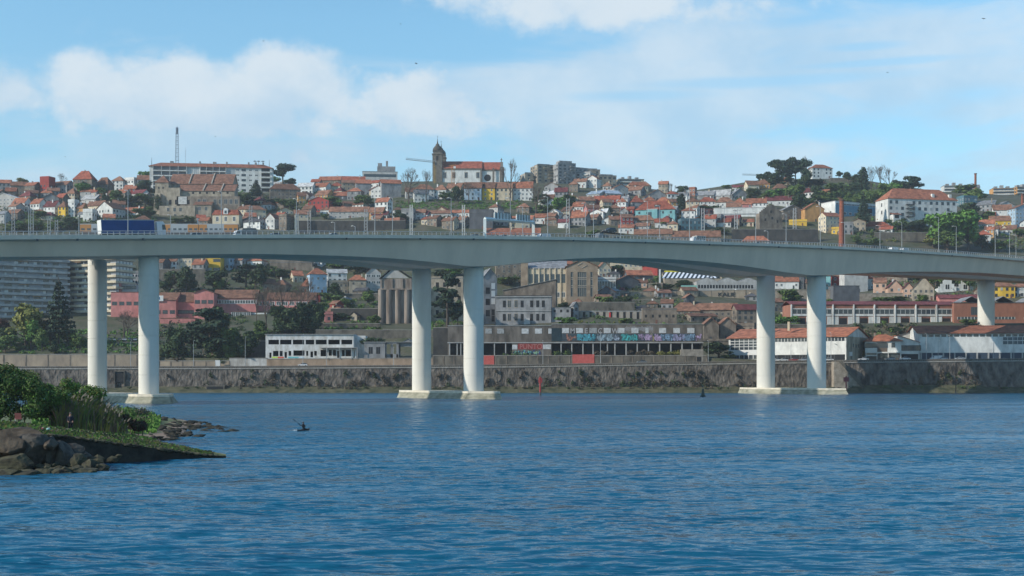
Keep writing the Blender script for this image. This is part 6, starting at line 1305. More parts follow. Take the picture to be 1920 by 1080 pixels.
# ---- white riverside buildings, right
def white1():
    D = Dw(1500)+24; r, w, d, h, D = house(1377, 1640, 676, 632, 616, 'g', 'W', 'o', yaw=-33, d=30, D=D, k='-', name='riverside_building', cat='office building', label='white long riverside building with red roof and blank band behind right columns', chim=False, found=3, oh=.9)
    b = MB().use(wallm('B')); b.box(w/2-.1, w/2+.15, .2, d-.2, -3, h-.1); b.build('brown_end_wall', None, r)
    g = MB().use(M_glass); n = 26
    g.box(-w*.49, w*.49, -.08, .05, h*.80, h*.95); g.build('clerestory', None, r)
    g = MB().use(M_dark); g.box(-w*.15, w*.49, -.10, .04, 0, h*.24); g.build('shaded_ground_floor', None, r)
    g = MB().use(M_glass); g.box(-w*.485, -w*.16, -.12, .05, h*.48, h*.93); g.box(-w*.485, -w*.16, -.12, .05, h*.08, h*.24); g.use(M_frame)
    for i in range(9): x = -w*.485+w*.325*i/8; g.box(x-.12, x+.12, -.2, -.1, h*.05, h*.95)
    for z in (.60, .72, .84): g.box(-w*.485, -w*.16, -.2, -.1, h*z, h*z+.22)
    g.box(-w*.485, -w*.16, -.22, -.1, h*.25, h*.47); g.build('glazed_bay', None, r)
    for i in range(24): m = MB().use(M_frame); x = -w*.15+w*.64*i/23; m.box(x-.12, x+.12, -.14, -.06, h*.80, h*.95); m.build('mullion', None, r)
    for i in range(5): win(r, -w*.1+i*w*.12, -.05, h*.12, 2.4, 2.0, 'd')
    c = MB().use(wallm('C')); 
    for x in (-.2, -.02): c.box(x*w-.5, x*w+.5, 6, 7, h+3, h+7)
    c.build('chimney', None, r)
    for i in range(3): win(r, w/2+.15, d*(.3+.12*i), h*.62, 1.2, 1.6, 's', 1)
white1()
def white2():
    # middle two-part building
    r, w, d, h, D = house(1624, 1700, 675, 639, 628, 'h', 'W', 'o', yaw=-14, d=12, D=Dw(1660)+21, k='-', name='riverside_house', cat='house', label='white two-storey riverside house with orange roof and recessed balcony, right of right columns', chim=True, found=3, oh=.8)
    g = MB().use(mat('brown_recess', (.13, .10, .08), .9, .2)); g.box(-w*.16, w*.12, -.06, .05, h*.42, h*.92); g.box(-w*.48, w*.48, -.05, .05, 0, h*.34); g.build('recess', None, r)
    for x, z, ww_ in ((-.33, .76, 5), (0, .76, 3), (.28, .78, 1.2), (-.33, .30, 4), (.02, .2, 3), (.3, .2, 3.4)): win(r, x*w, -.1, z*h, ww_, 1.7, 'd')
    b = MB().use(wallm('W')); b.box(-w/2, w/2, -1.0, -.06, h*.36, h*.42); b.box(-w*.48, -w*.17, -.5, -.1, h*.20, h*.27)
    for x in (-.47, -.17, .14, .47): b.box(x*w-.15, x*w+.15, -.95, -.75, 0, h*.36)
    b.build('balcony', None, r)
    r, w, d, h, D = house(1686, 1728, 675, 642, 629, 'q', 'W', 'o', yaw=-6, d=12, D=Dw(1706)+20, k='-', name='riverside_house', cat='house', label='white riverside annexe with orange slanting roof between house and the big white hall', chim=False, found=3)
    for x in (-.3, .05, .36): win(r, x*w, 0, h*.68, 3.2, 2.0, 'd')
    b = MB().use(M_dark); b.box(-w*.46, w*.46, -.06, .04, 0, h*.34); b.build('open_ground_floor', None, r)
    r, w, d, h, D = house(1728, 2010, 675, 624, 611, 'g', 'W', 'o', yaw=-6, d=26, D=Dw(1820)+18.5, k='-', name='riverside_hall', cat='warehouse', label='big blank white riverside hall with red roof and dark blue ground floor, far right', chim=False, found=3, oh=.9)
    b = MB().use(mat('deep_blue_front', (.03, .05, .08), .7, .1)); b.box(-w*.495, w*.495, -.08, .04, 0, h*.27); b.build('blue_ground_floor', None, r)
    for i in range(14): b = MB().use(M_conc); x = -w*.49+w*.98*i/13; b.box(x-.3, x+.3, -.9, -.6, 0, h*.27); b.build('ground_floor_post', None, r)
    for i in range(22): b = MB().use(M_glass); x = -w*.48+w*.95*i/22; b.box(x, x+w*.033, -.06, .05, h*.86, h*.95); b.build('high_window', None, r)
    b = MB().use(mat('big_glazing', (.05, .08, .10), .2, 0)); b.box(w*.06, w*.49, -.1, .04, h*.58, h*.84); b.use(M_frame)
    for i in range(14): x = w*.06+w*.43*i/13; b.box(x-.08, x+.08, -.16, -.09, h*.58, h*.84)
    b.box(w*.06, w*.49, -.16, -.09, h*.70, h*.72); b.build('glazed_screen', None, r)
    b = MB().use(roofm('k')); x0 = 0
    r2, w2, d2, h2, D2 = house(1690, 1732, 660, 628, 617, 'l', 'Z', 'k', yaw=-10, d=14, D=Dw(1700)+40, k='-', name='rear_shed', cat='shed', label='dark slate lean-to roof behind the riverside annexe', chim=False)
white2()
# ---- long brick terrace and brick hall
def bricks():
    D = 655; r, w, d, h, D = boxy('brick_terrace', 'workshop', 1480, 1796, 609, 571, 'N', 18, 2, D, label='long two-storey brick workshop terrace with white piers and maroon roof under right span')
    b = MB().use(roofm('m')); roof_mesh(b, 'g', w, d, h, 2.0, .5); b.build('roof', None, r)
    wt = wallm('W'); n = 8
    for i in range(n+1): p = MB().use(wt); x = -w/2+w*i/n; p.box(x-.32, x+.32, -.6, 0, -2, h); p.build('pier', None, r)
    for i in range(n):
        xa, xb = -w/2+w*i/n+.56, -w/2+w*(i+1)/n-.56; xm = (xa+xb)/2
        p = MB().use(wt); p.box(xa, xb, -.3, 0, h*.43, h*.50); p.box(xa, xb, -.3, 0, h*.76, h*.80); p.box(xa, xb, -.3, 0, h*.50, h*.53); p.build('white_band', None, r)
        g = MB().use(M_glass); g.box(xa, xb, -.1, .04, h*.54, h*.755); g.build('ribbon_window', None, r)
        m = MB().use(M_frame)
        for k in range(5): m.box(xa+(xb-xa)*k/4-.08, xa+(xb-xa)*k/4+.08, -.16, -.1, h*.54, h*.755)
        m.build('mullions', None, r)
        for q0, q1 in ((xa, xa+(xb-xa)*.25), (xb-(xb-xa)*.25, xb)): q = MB().use(wt); q.box(q0, q1, -.25, 0, 0, h*.40); q.build('white_shutter', None, r)
        q = MB().use(M_dark); q.box(xm-(xb-xa)*.2, xm+(xb-xa)*.2, -.1, .03, 0, h*.33); q.build('garage_opening', None, r)
    r, w, d, h, D = boxy('brick_hall', 'factory', 1790, 2010, 612, 568, 'N', 24, -2, 652, label='plain red-brown brick hall with strip windows and grey skylights at far right', top='k')
    for k, (z, x0, x1) in enumerate(((.30, -.47, .02), (.30, .10, .45))):
        b = MB().use(M_glass); b.box(x0*w, x1*w, -.06, .04, h*z, h*(z+.11)); b.use(M_frame)
        for i in range(18): x = x0*w+(x1-x0)*w*i/17; b.box(x-.12, x+.12, -.12, -.05, h*z, h*(z+.11))
        b.build('strip_window', None, r)
    for x in (-.34, -.31, -.28): win(r, x*w, 0, h*.66, 1.4, 3.4, 'd')
    for i in range(3): b = MB().use(roofm('g')); roof_mesh(b, 'f', w*.2, 18, h+.3, 3.2, 0, w*(-.33+.27*i), 3); b.build('skylight', None, r)
    b = MB().use(M_frame); b.box(w*.13, w*.22, -.2, -.05, 0, h*.28); b.build('white_door', None, r)
bricks()
def stepped_white():
    for x0, x1, lab in ((1760, 1796, 'white stepped-gable facade with arched twin window, left one of the pair'), (1795, 1828, 'white stepped-gable facade with arched twin window, right one of the pair')):
        r, w, d, h, D = boxy('stepped_gable_house', 'house', x0, x1, 562, 540, 'W', 10, -6, 735, label=lab, group='stepped-gable houses')
        b = MB().use(wallm('W')); b.box(-w*.5, w*.5, -.05, .8, h, h+.8); b.box(-w*.38, w*.38, -.05, .8, h+.8, h+2.4); b.box(-w*.24, w*.24, -.05, .8, h+2.4, h+4.4); b.box(-w*.17, w*.17, -.05, .8, h+4.4, h+5.2); b.build('stepped_gable', None, r)
        for x in (-.06, .06): g = MB().use(M_dark); g.box(x*w-.42, x*w+.42, -.12, 0, h-.6, h+1.6); g.cyl((x*w, -.12, h+1.6), (x*w, 0, h+1.6), .42, n=10); g.build('arched_window', None, r)
        for x in (-.3, 0, .3): win(r, x*w, 0, h*.3, 1.2, 1.8, 'o')
stepped_white()
# ---- walls
wall_run(1452, 1560, 574, 544, mat('pale_ashlar', (.20, .17, .13), .95, 0, .6, col2=(.36, .31, .25)), 705, .8, 'pale stone terrace wall behind the right columns', 'terrace_wall')
wall_run(1560, 1720, 578, 550, mat('pale_ashlar', (.2, .2, .2)), 715, .8, 'long pale stone wall above the brick terrace under right span', 'terrace_wall')
wall_run(1440, 1700, 626, 608, M_old, 632, .8, 'dark mossy stone wall between white riverside building and brick terrace', 'terrace_wall', 632, True, 4, 626, 611)
wall_run(1700, 2000, 626, 611, M_old, 630, .8, 'grey stone wall behind the big white riverside hall', 'terrace_wall')
wall_run(592, 812, 640, 619, M_old, 612, .8, 'dark grassy-topped stone wall behind the white ruined building', 'terrace_wall')
wall_run(600, 712, 616, 607, M_old, 635, .8, 'low stone wall on the terrace left of the silo building', 'terrace_wall')
wall_run(620, 708, 602, 579, M_darkw, 668, .8, 'ivy-dark wall on the green bank left of the silo building', 'terrace_wall')
wall_run(812, 868, 666, 615, M_darkw, Dw(840)+24, .8, 'dark stone wall between the two middle columns above the road', 'terrace_wall')
wall_run(1080, 1190, 582, 567, M_old, 668, .8, 'rough stone garden wall below the gabled factory', 'terrace_wall')
wall_run(560, 720, 562, 551, M_old, 745, .8, 'grey garden wall under the row of small houses left of the middle columns', 'terrace_wall')
wall_run(290, 385, 530, 505, M_old, 790, .8, 'old stone terrace wall right of the first columns high under the span', 'terrace_wall')
wall_run(410, 500, 670, 640, M_old, Dw(450)+30, .8, 'dark stone wall behind trees left of the white ruined building', 'terrace_wall')
# ---- trees under the bridge
for a in [
 ('golden', 14, 84, 650, 566), ('fresh', 40, 76, 655, 596), ('norfolk', 84, 136, 650, 527), ('dark', 80, 108, 650, 600), ('round', 112, 142, 648, 612), ('darkbush', 90, 112, 664, 636), ('russet', -30, 18, 650, 596), ('round', 66, 92, 660, 612), ('bush', -10, 30, 660, 626), ('dark', 0, 26, 655, 612),
 ('bush', 130, 160, 655, 628), ('bare', 205, 260, 640, 580), ('bare', 216, 262, 630, 588), ('fir', 240, 262, 528, 498), ('dark', 300, 338, 548, 506), ('dark', 328, 370, 550, 500), ('bare', 318, 346, 548, 510), ('dark', 378, 426, 545, 506), ('cedar', 436, 486, 542, 494), ('dark', 462, 496, 544, 500), ('dark', 480, 500, 540, 492), ('bush', 400, 420, 548, 524),
 ('palm', 502, 528, 520, 499), ('darkbush', 490, 512, 520, 498), ('darkbush', 512, 540, 520, 504), ('cedar', 356, 432, 682, 576), ('cedar', 340, 380, 680, 600), ('dark', 380, 432, 668, 572), ('dark', 372, 424, 684, 622), ('round', 410, 452, 680, 612), ('dark', 436, 484, 680, 620), ('round', 424, 460, 684, 640), ('dark', 300, 346, 688, 612), ('darkbush', 316, 350, 684, 640), ('dry', 324, 360, 690, 660), ('darkbush', 386, 430, 690, 656), ('bush', 470, 500, 640, 620),
 ('dark', 300, 322, 684, 650), ('round', 476, 500, 632, 600), ('bare', 478, 520, 636, 530), ('bare', 500, 560, 625, 524), ('bare', 540, 580, 615, 528), ('bare', 466, 496, 620, 540), ('bare', 556, 596, 600, 520), ('dark', 508, 545, 632, 570), ('dark', 530, 576, 634, 566), ('cypress', 568, 604, 628, 562), ('dark', 576, 606, 630, 566), ('dark', 548, 590, 632, 580), ('darkbush', 508, 560, 634, 596),
 ('dark', 617, 644, 562, 529), ('round', 676, 702, 572, 544), ('bush', 640, 662, 578, 558), ('bush', 596, 640, 566, 548), ('bush', 690, 712, 610, 590), ('darkbush', 628, 660, 600, 586), ('bush', 614, 642, 502, 488), ('fresh', 630, 660, 504, 488), ('darkbush', 650, 700, 512, 492), ('bush', 664, 690, 512, 496),
 ('cedar', 806, 872, 618, 512), ('cedar', 812, 868, 614, 548), ('dark', 846, 870, 610, 560), ('fresh', 836, 870, 520, 500), ('darkbush', 812, 850, 520, 504), ('bush', 824, 860, 630, 612), ('fresh', 1046, 1080, 612, 594), ('darkbush', 1046, 1066, 580, 566), ('round', 1118, 1152, 582, 555), ('darkbush', 1154, 1188, 576, 554), ('bush', 1160, 1190, 606, 596), ('bush', 1222, 1244, 532, 516), ('darkbush', 1214, 1258, 548, 530), ('darkbush', 1262, 1296, 540, 524), ('bush', 926, 980, 535, 520), ('dark', 1142, 1172, 514, 496), ('dark', 1120, 1142, 540, 528),
 ('round', 1460, 1498, 575, 542), ('fresh', 1452, 1492, 622, 592), ('bush', 1478, 1500, 622, 604), ('bush', 1542, 1560, 574, 560), ('bush', 1640, 1700, 570, 556), ('bush', 1716, 1740, 568, 552), ('round', 1738, 1772, 540, 508), ('dark', 1780, 1806, 540, 505), ('round', 1800, 1834, 545, 510), ('darkbush', 1716, 1762, 530, 508), ('bush', 1800, 1830, 612, 598), ('darkbush', 1662, 1696, 626, 612), ('darkbush', 1440, 1470, 640, 612), ('fir', 1900, 1924, 676, 640), ('golden', 1614, 1626, 676, 656), ('dark', 1606, 1640, 672, 622), ('bush', 1352, 1378, 676, 664), ('dark', 1320, 1376, 672, 640), ('darkbush', 700, 716, 630, 612)]: tree(*a)
shrubs('bank_undergrowth', 'bright green grass and low bushes on the slope under the left span', [(0, 300, 620, 664), (600, 712, 560, 612), (596, 710, 614, 622), (480, 620, 620, 636), (800, 870, 605, 622), (840, 870, 655, 668)], 700, ('f', 'g', 'g'), 1.0, 11)
shrubs('slope_bushes', 'dark mixed bushes filling the steep slope under the bridge', [(300, 560, 500, 560), (300, 460, 560, 680), (640, 712, 490, 515), (930, 980, 518, 534), (1060, 1300, 560, 600), (1150, 1300, 512, 545), (1440, 1560, 545, 600), (1640, 1900, 500, 560), (1600, 1720, 612, 640)], 1100, ('d', 'g', 'd', 'b'), 1.4, 12)
shrubs('terrace_grass', 'light green grass strips on the terraces above the graffiti ruin', [(1080, 1300, 604, 611), (1084, 1160, 576, 584), (600, 720, 617, 621), (930, 980, 522, 530)], 130, ('f', 'y'), .6, 13, 'grass')
# plants rooted in the quay wall: tufts past counting
def wall_tufts():
    R = random.Random(31); b = MB()
    for i in range(230):
        x = R.choice((R.uniform(300, 1420), R.uniform(440, 760), R.uniform(1000, 1400), R.uniform(1160, 1330), R.uniform(1690, 1840))); z = R.uniform(1.8, 9.5) if R.random() < .6 else R.uniform(1.5, 4.5); D = Dw(x)-.8; X = wx(x, D)
        b.use(leafm(R.choice('dbbbbd'))); r = R.uniform(.5, 1.5)*(1.5 if z < 5 else .8)
        leaves(b, R, [((X, D, z), (r*.8, .7, r*1.1)), ((X+R.uniform(-.8, .8), D, z-r*.9), (r*.55, .5, r*.9))], 60, .34)
    for i in range(160):
        x = R.uniform(-50, 1980); D = Dw(x)-R.uniform(2, 6.5); X = wx(x, D); b.use(leafm(R.choice('gdb') if x > 1590 else R.choice('db'))); r = R.uniform(.4, 1.0)*(1.5 if 1590 < x < 1840 else .8)
        leaves(b, R, [((X, D, 1.7+.6*r), (r*1.6, r, r*.6))], 26, .34)
    stuff(b.build('wall_weeds'), 'weeds', 'dark ivy tufts and weeds rooted in the stone quay wall')
wall_tufts()
def buttress():
    D = Dw(1580); t = thing('quay_buttress', 'ramp', label='sloping stone buttress stair descending the quay wall right of the right columns', loc=(wx(1590, D), D, 1.2)); X = lambda x: (x-1590)*D/F
    zt = road_z(1590)-1.4; b = MB().use(mat('pale_ashlar', (.2, .2, .2)))
    b.add([(X(1559), -4.2, -1), (X(1618), -4.2, -1), (X(1568), -4.2, zt-.2), (X(1559), -4.2, zt-.2), (X(1559), .3, -1), (X(1618), .3, -1), (X(1568), .3, zt-.2), (X(1559), .3, zt-.2)], [(0, 1, 2, 3), (5, 4, 7, 6), (4, 0, 3, 7), (1, 5, 6, 2), (3, 2, 6, 7)]); b.build('masonry', None, t)
    b = MB().use(M_old); b.add([(X(1618), -4.6, -1), (X(1624), -4.6, -1), (X(1573), -4.6, zt+.3), (X(1566), -4.6, zt+.3), (X(1618), .3, -1), (X(1624), .3, -1), (X(1573), .3, zt+.3), (X(1566), .3, zt+.3)], [(0, 1, 2, 3), (4, 0, 3, 7), (1, 5, 6, 2), (3, 2, 6, 7)]); b.build('parapet', None, t)
    t = thing('wall_chamber', 'opening', label='square dark water chamber opening cut into the quay wall behind the leftmost pier', loc=(wx(226, Dw(226)), Dw(226), 0)); k = Dw(226)/F
    b = MB().use(M_dark); b.box(-9*k, 8*k, -.9, .3, (YH-716-0)*k+H0, wz(697, Dw(226))); b.build('opening', None, t)
    b = MB().use(M_old); b.box(-26*k, -6*k, -3.6, .3, -1, wz(720, Dw(226))); b.box(-10*k, -9*k, -1.3, .3, 1, wz(696, Dw(226))); b.box(8*k, 9*k, -1.3, .3, 1, wz(696, Dw(226))); b.box(-10*k, 9*k, -1.35, .3, wz(697, Dw(226)), wz(695, Dw(226))); b.build('surround', None, t)
    t = thing('wall_chamber', 'culvert', label='low dark culvert mouth at the foot of the quay wall between left and middle piers', loc=(wx(410, Dw(410)), Dw(410), 0)); b = MB().use(M_dark); b.box(-3.4, 3.4, -6.2, -2, -.5, 2.6); b.build('opening', None, t); b = MB().use(M_old); b.box(-3.9, 3.9, -6.0, .3, 2.6, 3.1); b.box(-3.9, -3.4, -6.3, .3, -.5, 2.6); b.box(3.4, 3.9, -6.3, .3, -.5, 2.6); b.build('surround', None, t)
buttress()
# ================================================================ vehicles
def carpaint(n, c): return mat('car_paint_'+n, c, .3, 0, spec=.5)
CP = {'white': (.62, .62, .62), 'silver': (.36, .38, .40), 'grey': (.12, .13, .14), 'black': (.02, .02, .022), 'red': (.32, .03, .025), 'blue': (.03, .08, .2), 'darkgrey': (.05, .055, .06)}
def wheels(t, xs, y, r=.33, w=.22):
    for x in xs:
        for s in (-1, 1):
            b = MB().use(M_tyre); b.cyl((x, s*y-w/2, r), (x, s*y+w/2, r), r, n=14); b.use(M_metal).cyl((x, s*(y+w/2)-.02*s, r), (x, s*(y+w/2)+.015*s, r), r*.55, n=10); b.build('wheel', None, t)
def extr(b, prof, w, taper=0):
    """side profile (x, z) drawn out across the car's width; roof points may be pulled in"""
    n = len(prof); L_ = [(x, -w/2+(taper if z > .95 else 0), z) for x, z in prof]; R_ = [(x, w/2-(taper if z > .95 else 0), z) for x, z in prof]
    b.add(L_+R_, [tuple(range(n)), tuple(range(2*n-1, n-1, -1))]+[(i+n, (i+1) % n+n, (i+1) % n, i) for i in range(n)])
def make_car(kind_, col, label):
    name = {'car': 'car', 'hatch': 'car', 'van': 'van', 'estate': 'car'}[kind_]
    t = thing(name, name, label=label, group='cars and vans on the roads'); p = carpaint(col, CP[col])
    if kind_ == 'van':
        b = MB().use(p); extr(b, [(-2.5, .35), (2.45, .35), (2.5, .95), (1.75, 1.15), (1.35, 1.95), (-2.45, 2.05), (-2.52, 1.2)], 1.85, .08); b.build('body', None, t)
        g = MB().use(M_glass); extr(g, [(1.72, 1.17), (1.32, 1.85), (1.12, 1.85), (1.12, 1.17)], 1.88, .06); g.build('windscreen', None, t); wheels(t, (-1.6, 1.55), .82)
    else:
        lo = {'car': [(-2.15, .3), (2.15, .3), (2.2, .62), (1.9, .78), (1.0, .9), (-1.55, .93), (-2.15, .88)], 'hatch': [(-1.95, .3), (1.95, .3), (2.0, .65), (1.7, .82), (.95, .93), (-1.85, .95), (-1.98, .7)], 'estate': [(-2.2, .3), (2.2, .3), (2.25, .65), (1.9, .8), (1.0, .92), (-2.1, .95), (-2.25, .7)]}[kind_]
        hi = {'car': [(1.05, .9), (.35, 1.38), (-.75, 1.42), (-1.6, .93)], 'hatch': [(1.0, .92), (.35, 1.45), (-1.25, 1.47), (-1.85, .95)], 'estate': [(1.05, .92), (.35, 1.46), (-1.7, 1.46), (-2.1, .95)]}[kind_]
        b = MB().use(p); extr(b, lo, 1.75); b.build('body', None, t)
        g = MB().use(M_glass); extr(g, hi, 1.6, .12); g.build('cabin_glass', None, t)
        r = MB().use(p); xa, xb = hi[2][0], hi[1][0]; r.box(xa-.02, xb+.02, -.68, .68, hi[1][1]-.03, hi[2][1]+.03); r.build('roof', None, t)
        wheels(t, (-1.3, 1.35), .78)
    for s in (-1, 1):
        b = MB().use(M_frame); X = 2.18 if kind_ != 'van' else 2.46; b.box(X-.12, X+.04, s*.6-.16, s*.6+.16, .58, .74); b.build('headlight', None, t)
        b = MB().use(mat('tail_red', (.3, .01, .01), .4, 0)); b.box(-X-.05, -X+.1, s*.65-.1, s*.65+.1, .65, .85); b.build('tail_light', None, t)
    return t
BANG = atan2(BD.y, BD.x)
def bslope(u): return atan2(ztop(u+6)-ztop(u-6), 12)
def on_bridge(t, x, w, back=False):
    p, u = deck_pt(x, w); t.location = p; t.rotation_euler = (0, (bslope(u) if back else -bslope(u)), BANG+(pi if back else 0)); return t
for kd, col, x, w, back, lab in (
 ('estate', 'silver', 362, -4.5, True, 'silver estate car on the bridge just right of the blue lorry'), ('estate', 'silver', 512, -4.5, True, 'silver estate car on the bridge left of centre, right of the white pick-up'), ('hatch', 'white', 622, -4.2, True, 'white hatchback on the bridge between silver estate and the first sign gantry'),
 ('hatch', 'grey', 888, -4.2, True, 'dark grey hatchback on the bridge just left of the sign gantry'), ('car', 'silver', 942, -4.5, True, 'silver saloon car on the bridge under the sign gantry'), ('van', 'white', 1018, -4.5, True, 'white van on the bridge just right of the sign gantry'), ('van', 'white', 1128, 3.5, False, 'white van on the bridge directly behind the car transporter'),
 ('car', 'red', 1172, 3.2, True, 'red car on the bridge right of the car transporter'), ('hatch', 'silver', 1236, -4.5, True, 'silver hatchback on the bridge below the turquoise villa'), ('estate', 'grey', 1416, -4.5, True, 'grey estate car on the bridge left of the brick chimney, front one of two'), ('car', 'silver', 1442, -4.5, True, 'silver saloon car on the bridge left of the brick chimney, rear one of two'),
 ('van', 'white', 1674, -4.5, True, 'white van on the bridge right of the brick chimney, left one of two'), ('van', 'silver', 1695, -4.5, True, 'silver van on the bridge right of the brick chimney, right one of two'), ('hatch', 'darkgrey', 1722, -4.5, True, 'dark small car on the bridge behind two vans below the white hospital'), ('hatch', 'darkgrey', 1155, -4.4, True, 'dark hatchback on the bridge low beside the car transporter'),
 ('car', 'blue', 1815, -4.5, True, 'dark blue car on the bridge below the big bright green tree'), ('hatch', 'white', 1350, 3.5, True, 'white hatchback in the far lane of the bridge right of the box truck')):
    on_bridge(make_car(kd, col, lab), x, w, back)
def truck_blue():
    t = thing('lorry', 'lorry', label='long blue curtain-sided lorry with white rear door and white cab on the bridge, left'); b = MB().use(mat('blue_curtain', (.018, .065, .21), .6, .12, .6)); b.box(-7.4, 6.2, -1.25, 1.25, 1.25, 4.0); b.build('curtain_side', None, t)
    b = MB().use(M_frame); b.box(-7.46, 6.26, -1.28, 1.28, 3.98, 4.08); b.box(-7.5, -7.4, -1.28, 1.28, 1.1, 4.05); b.box(-7.5, 6.25, -1.27, 1.27, 1.1, 1.25); b.build('trailer_frame', None, t)
    b = MB().use(M_dmetal); b.box(-7.3, 8.6, -1.0, 1.0, .75, 1.08); b.build('chassis', None, t); b = MB().use(carpaint('white', CP['white'])); extr(b, [(6.9, .6), (9.2, .6), (9.25, 1.9), (9.0, 3.3), (8.6, 3.75), (6.9, 3.75)], 2.45, .05); cab = b.build('cab', None, t)
    b = MB().use(M_glass); extr(b, [(9.26, 1.95), (9.04, 3.05), (8.3, 3.05), (8.3, 1.95)], 2.5, 0); b.build('windscreen', None, cab); wheels(t, (-6, -4.7, -3.4, 7.0, 8.5), 1.05, .5, .3)
    on_bridge(t, 243, -4.3, False)
    t.scale = (1, 1, 1.17)
truck_blue()
def white_pickup():
    t = thing('lorry', 'lorry', label='small white flatbed lorry with grey tarpaulin hood on the bridge below yellow villa'); b = MB().use(carpaint('white', CP['white'])); extr(b, [(1.2, .5), (2.9, .5), (2.95, 1.2), (2.4, 2.2), (1.2, 2.3)], 1.95, .05); c = b.build('cab', None, t)
    b = MB().use(M_glass); extr(b, [(2.9, 1.3), (2.45, 2.1), (1.7, 2.1), (1.7, 1.3)], 2.0, 0); b.build('windscreen', None, c)
    b = MB().use(mat('grey_tarp', (.20, .20, .19), .8, .15, .8)); extr(b, [(-3.3, .8), (1.1, .8), (1.1, 2.2), (.8, 2.75), (-2.9, 2.75), (-3.3, 2.3)], 2.1, .1); b.build('tarpaulin', None, t); b = MB().use(M_dmetal); b.box(-3.2, 2.6, -.8, .8, .55, .8); b.build('chassis', None, t); wheels(t, (-2.2, 2.1), .9, .4); on_bridge(t, 459, -4.5, True)
white_pickup()
def box_truck():
    t = thing('lorry', 'lorry', label='small white open-sided box truck on the bridge left of the orange hipped roof'); b = MB().use(M_frame); b.box(-2.6, 2.0, -1.05, 1.05, 2.75, 2.9)
    for x in (-2.5, -1.4, -.3, .8, 1.9): b.box(x-.06, x+.06, -1.04, -.96, 1.0, 2.75); b.box(x-.06, x+.06, .96, 1.04, 1.0, 2.75)
    b.box(-2.6, 2.0, -1.05, 1.05, .8, 1.5); b.build('box_body', None, t); b = MB().use(M_glass); b.box(-2.4, 1.9, -.95, .95, 1.5, 2.7); b.build('side_glazing', None, t)
    b = MB().use(carpaint('white', CP['white'])); extr(b, [(2.1, .5), (3.5, .5), (3.55, 1.3), (3.2, 2.4), (2.1, 2.45)], 2.0, .05); b.build('cab', None, t); wheels(t, (-1.6, 2.7), .9, .4); on_bridge(t, 1310, -4.4, True)
box_truck()
def transporter():
    t = thing('car_transporter', 'lorry', label='car transporter truck on the bridge carrying a black car on its raised deck'); b = MB().use(mat('transporter_steel', (.08, .085, .09), .6, .1))
    b.box(-5, 4, -1.1, 1.1, .7, .9); b.bar((-5, -1.05, .9), (-4.6, -1.05, 2.6), .14); b.bar((3.8, -1.05, .9), (3.8, -1.05, 3.1), .14); b.bar((0, -1.05, .9), (0, -1.05, 2.9), .14); b.bar((-5, 1.05, .9), (-4.6, 1.05, 2.6), .14); b.bar((3.8, 1.05, .9), (3.8, 1.05, 3.1), .14)
    b.add([(-5.2, -1.05, 2.5), (4.2, -1.05, 3.1), (4.2, 1.05, 3.1), (-5.2, 1.05, 2.5), (-5.2, -1.05, 2.6), (4.2, -1.05, 3.2), (4.2, 1.05, 3.2), (-5.2, 1.05, 2.6)], [(3, 2, 1, 0), (4, 5, 6, 7), (0, 1, 5, 4), (2, 3, 7, 6)]); b.build('car_rack', None, t)
    b = MB().use(carpaint('grey', CP['grey'])); extr(b, [(4.3, .6), (6.2, .6), (6.25, 1.5), (5.9, 2.7), (4.3, 2.8)], 2.3, .05); b.build('cab', None, t); wheels(t, (-4, -2.8, 3.2, 5.2), 1.0, .45); on_bridge(t, 1146, -4.2, True)
    c = make_car('estate', 'black', 'black estate car carried on the upper rack of the car transporter'); on_bridge(c, 1143, -4.2, True); c.location.z += 2.95; c.scale = (1.1, 1.1, 1.1)
transporter()
# far-bank road traffic
def on_road(t, x, lane, back):
    D = Dw(x)+lane; t.location = (wx(x, D), D, road_z(x)+.08); t.rotation_euler = (0, 0, pi if back else 0)
for kd, col, x, lane, back, lab in (('hatch', 'white', 568, 6, True, 'white hatchback on the riverside road below the white ruined building'), ('car', 'grey', 1204, 6, True, 'dark grey car on the riverside road below the graffiti ruin'), ('car', 'white', 1468, 13, True, 'white car parked left of the right columns, beside a red car'), ('car', 'red', 1488, 13.2, True, 'red car parked between the right columns at the riverside building'), ('hatch', 'silver', 1505, 13, True, 'silver car parked close left of the nearer right column'),
 ('car', 'white', 1553, 13, True, 'white car parked just right of the nearer right column'), ('car', 'grey', 1566, 13.5, True, 'grey car parked right of the nearer right column beside a white one'), ('car', 'white', 1619, 5.5, True, 'white saloon driving on the riverside road just right of the small white signboard'), ('hatch', 'silver', 1669, 13, True, 'silver hatchback parked before the recessed balcony riverside house'), ('car', 'white', 1697, 5.5, True, 'white saloon driving on riverside road below the white annexe'), ('hatch', 'silver', 1768, 13.5, True, 'silver hatchback parked at the dark blue ground floor, left one'), ('car', 'silver', 1800, 12.5, True, 'pale silver saloon parked at the dark blue ground floor, right one'), ('van', 'white', 1755, 14.5, True, 'small white van parked behind cars at the dark blue ground floor'), ('car', 'white', 1456, 13.5, True, 'white car parked at the far left of the riverside building row')):
    on_road(make_car(kd, col, lab), x, lane, back)
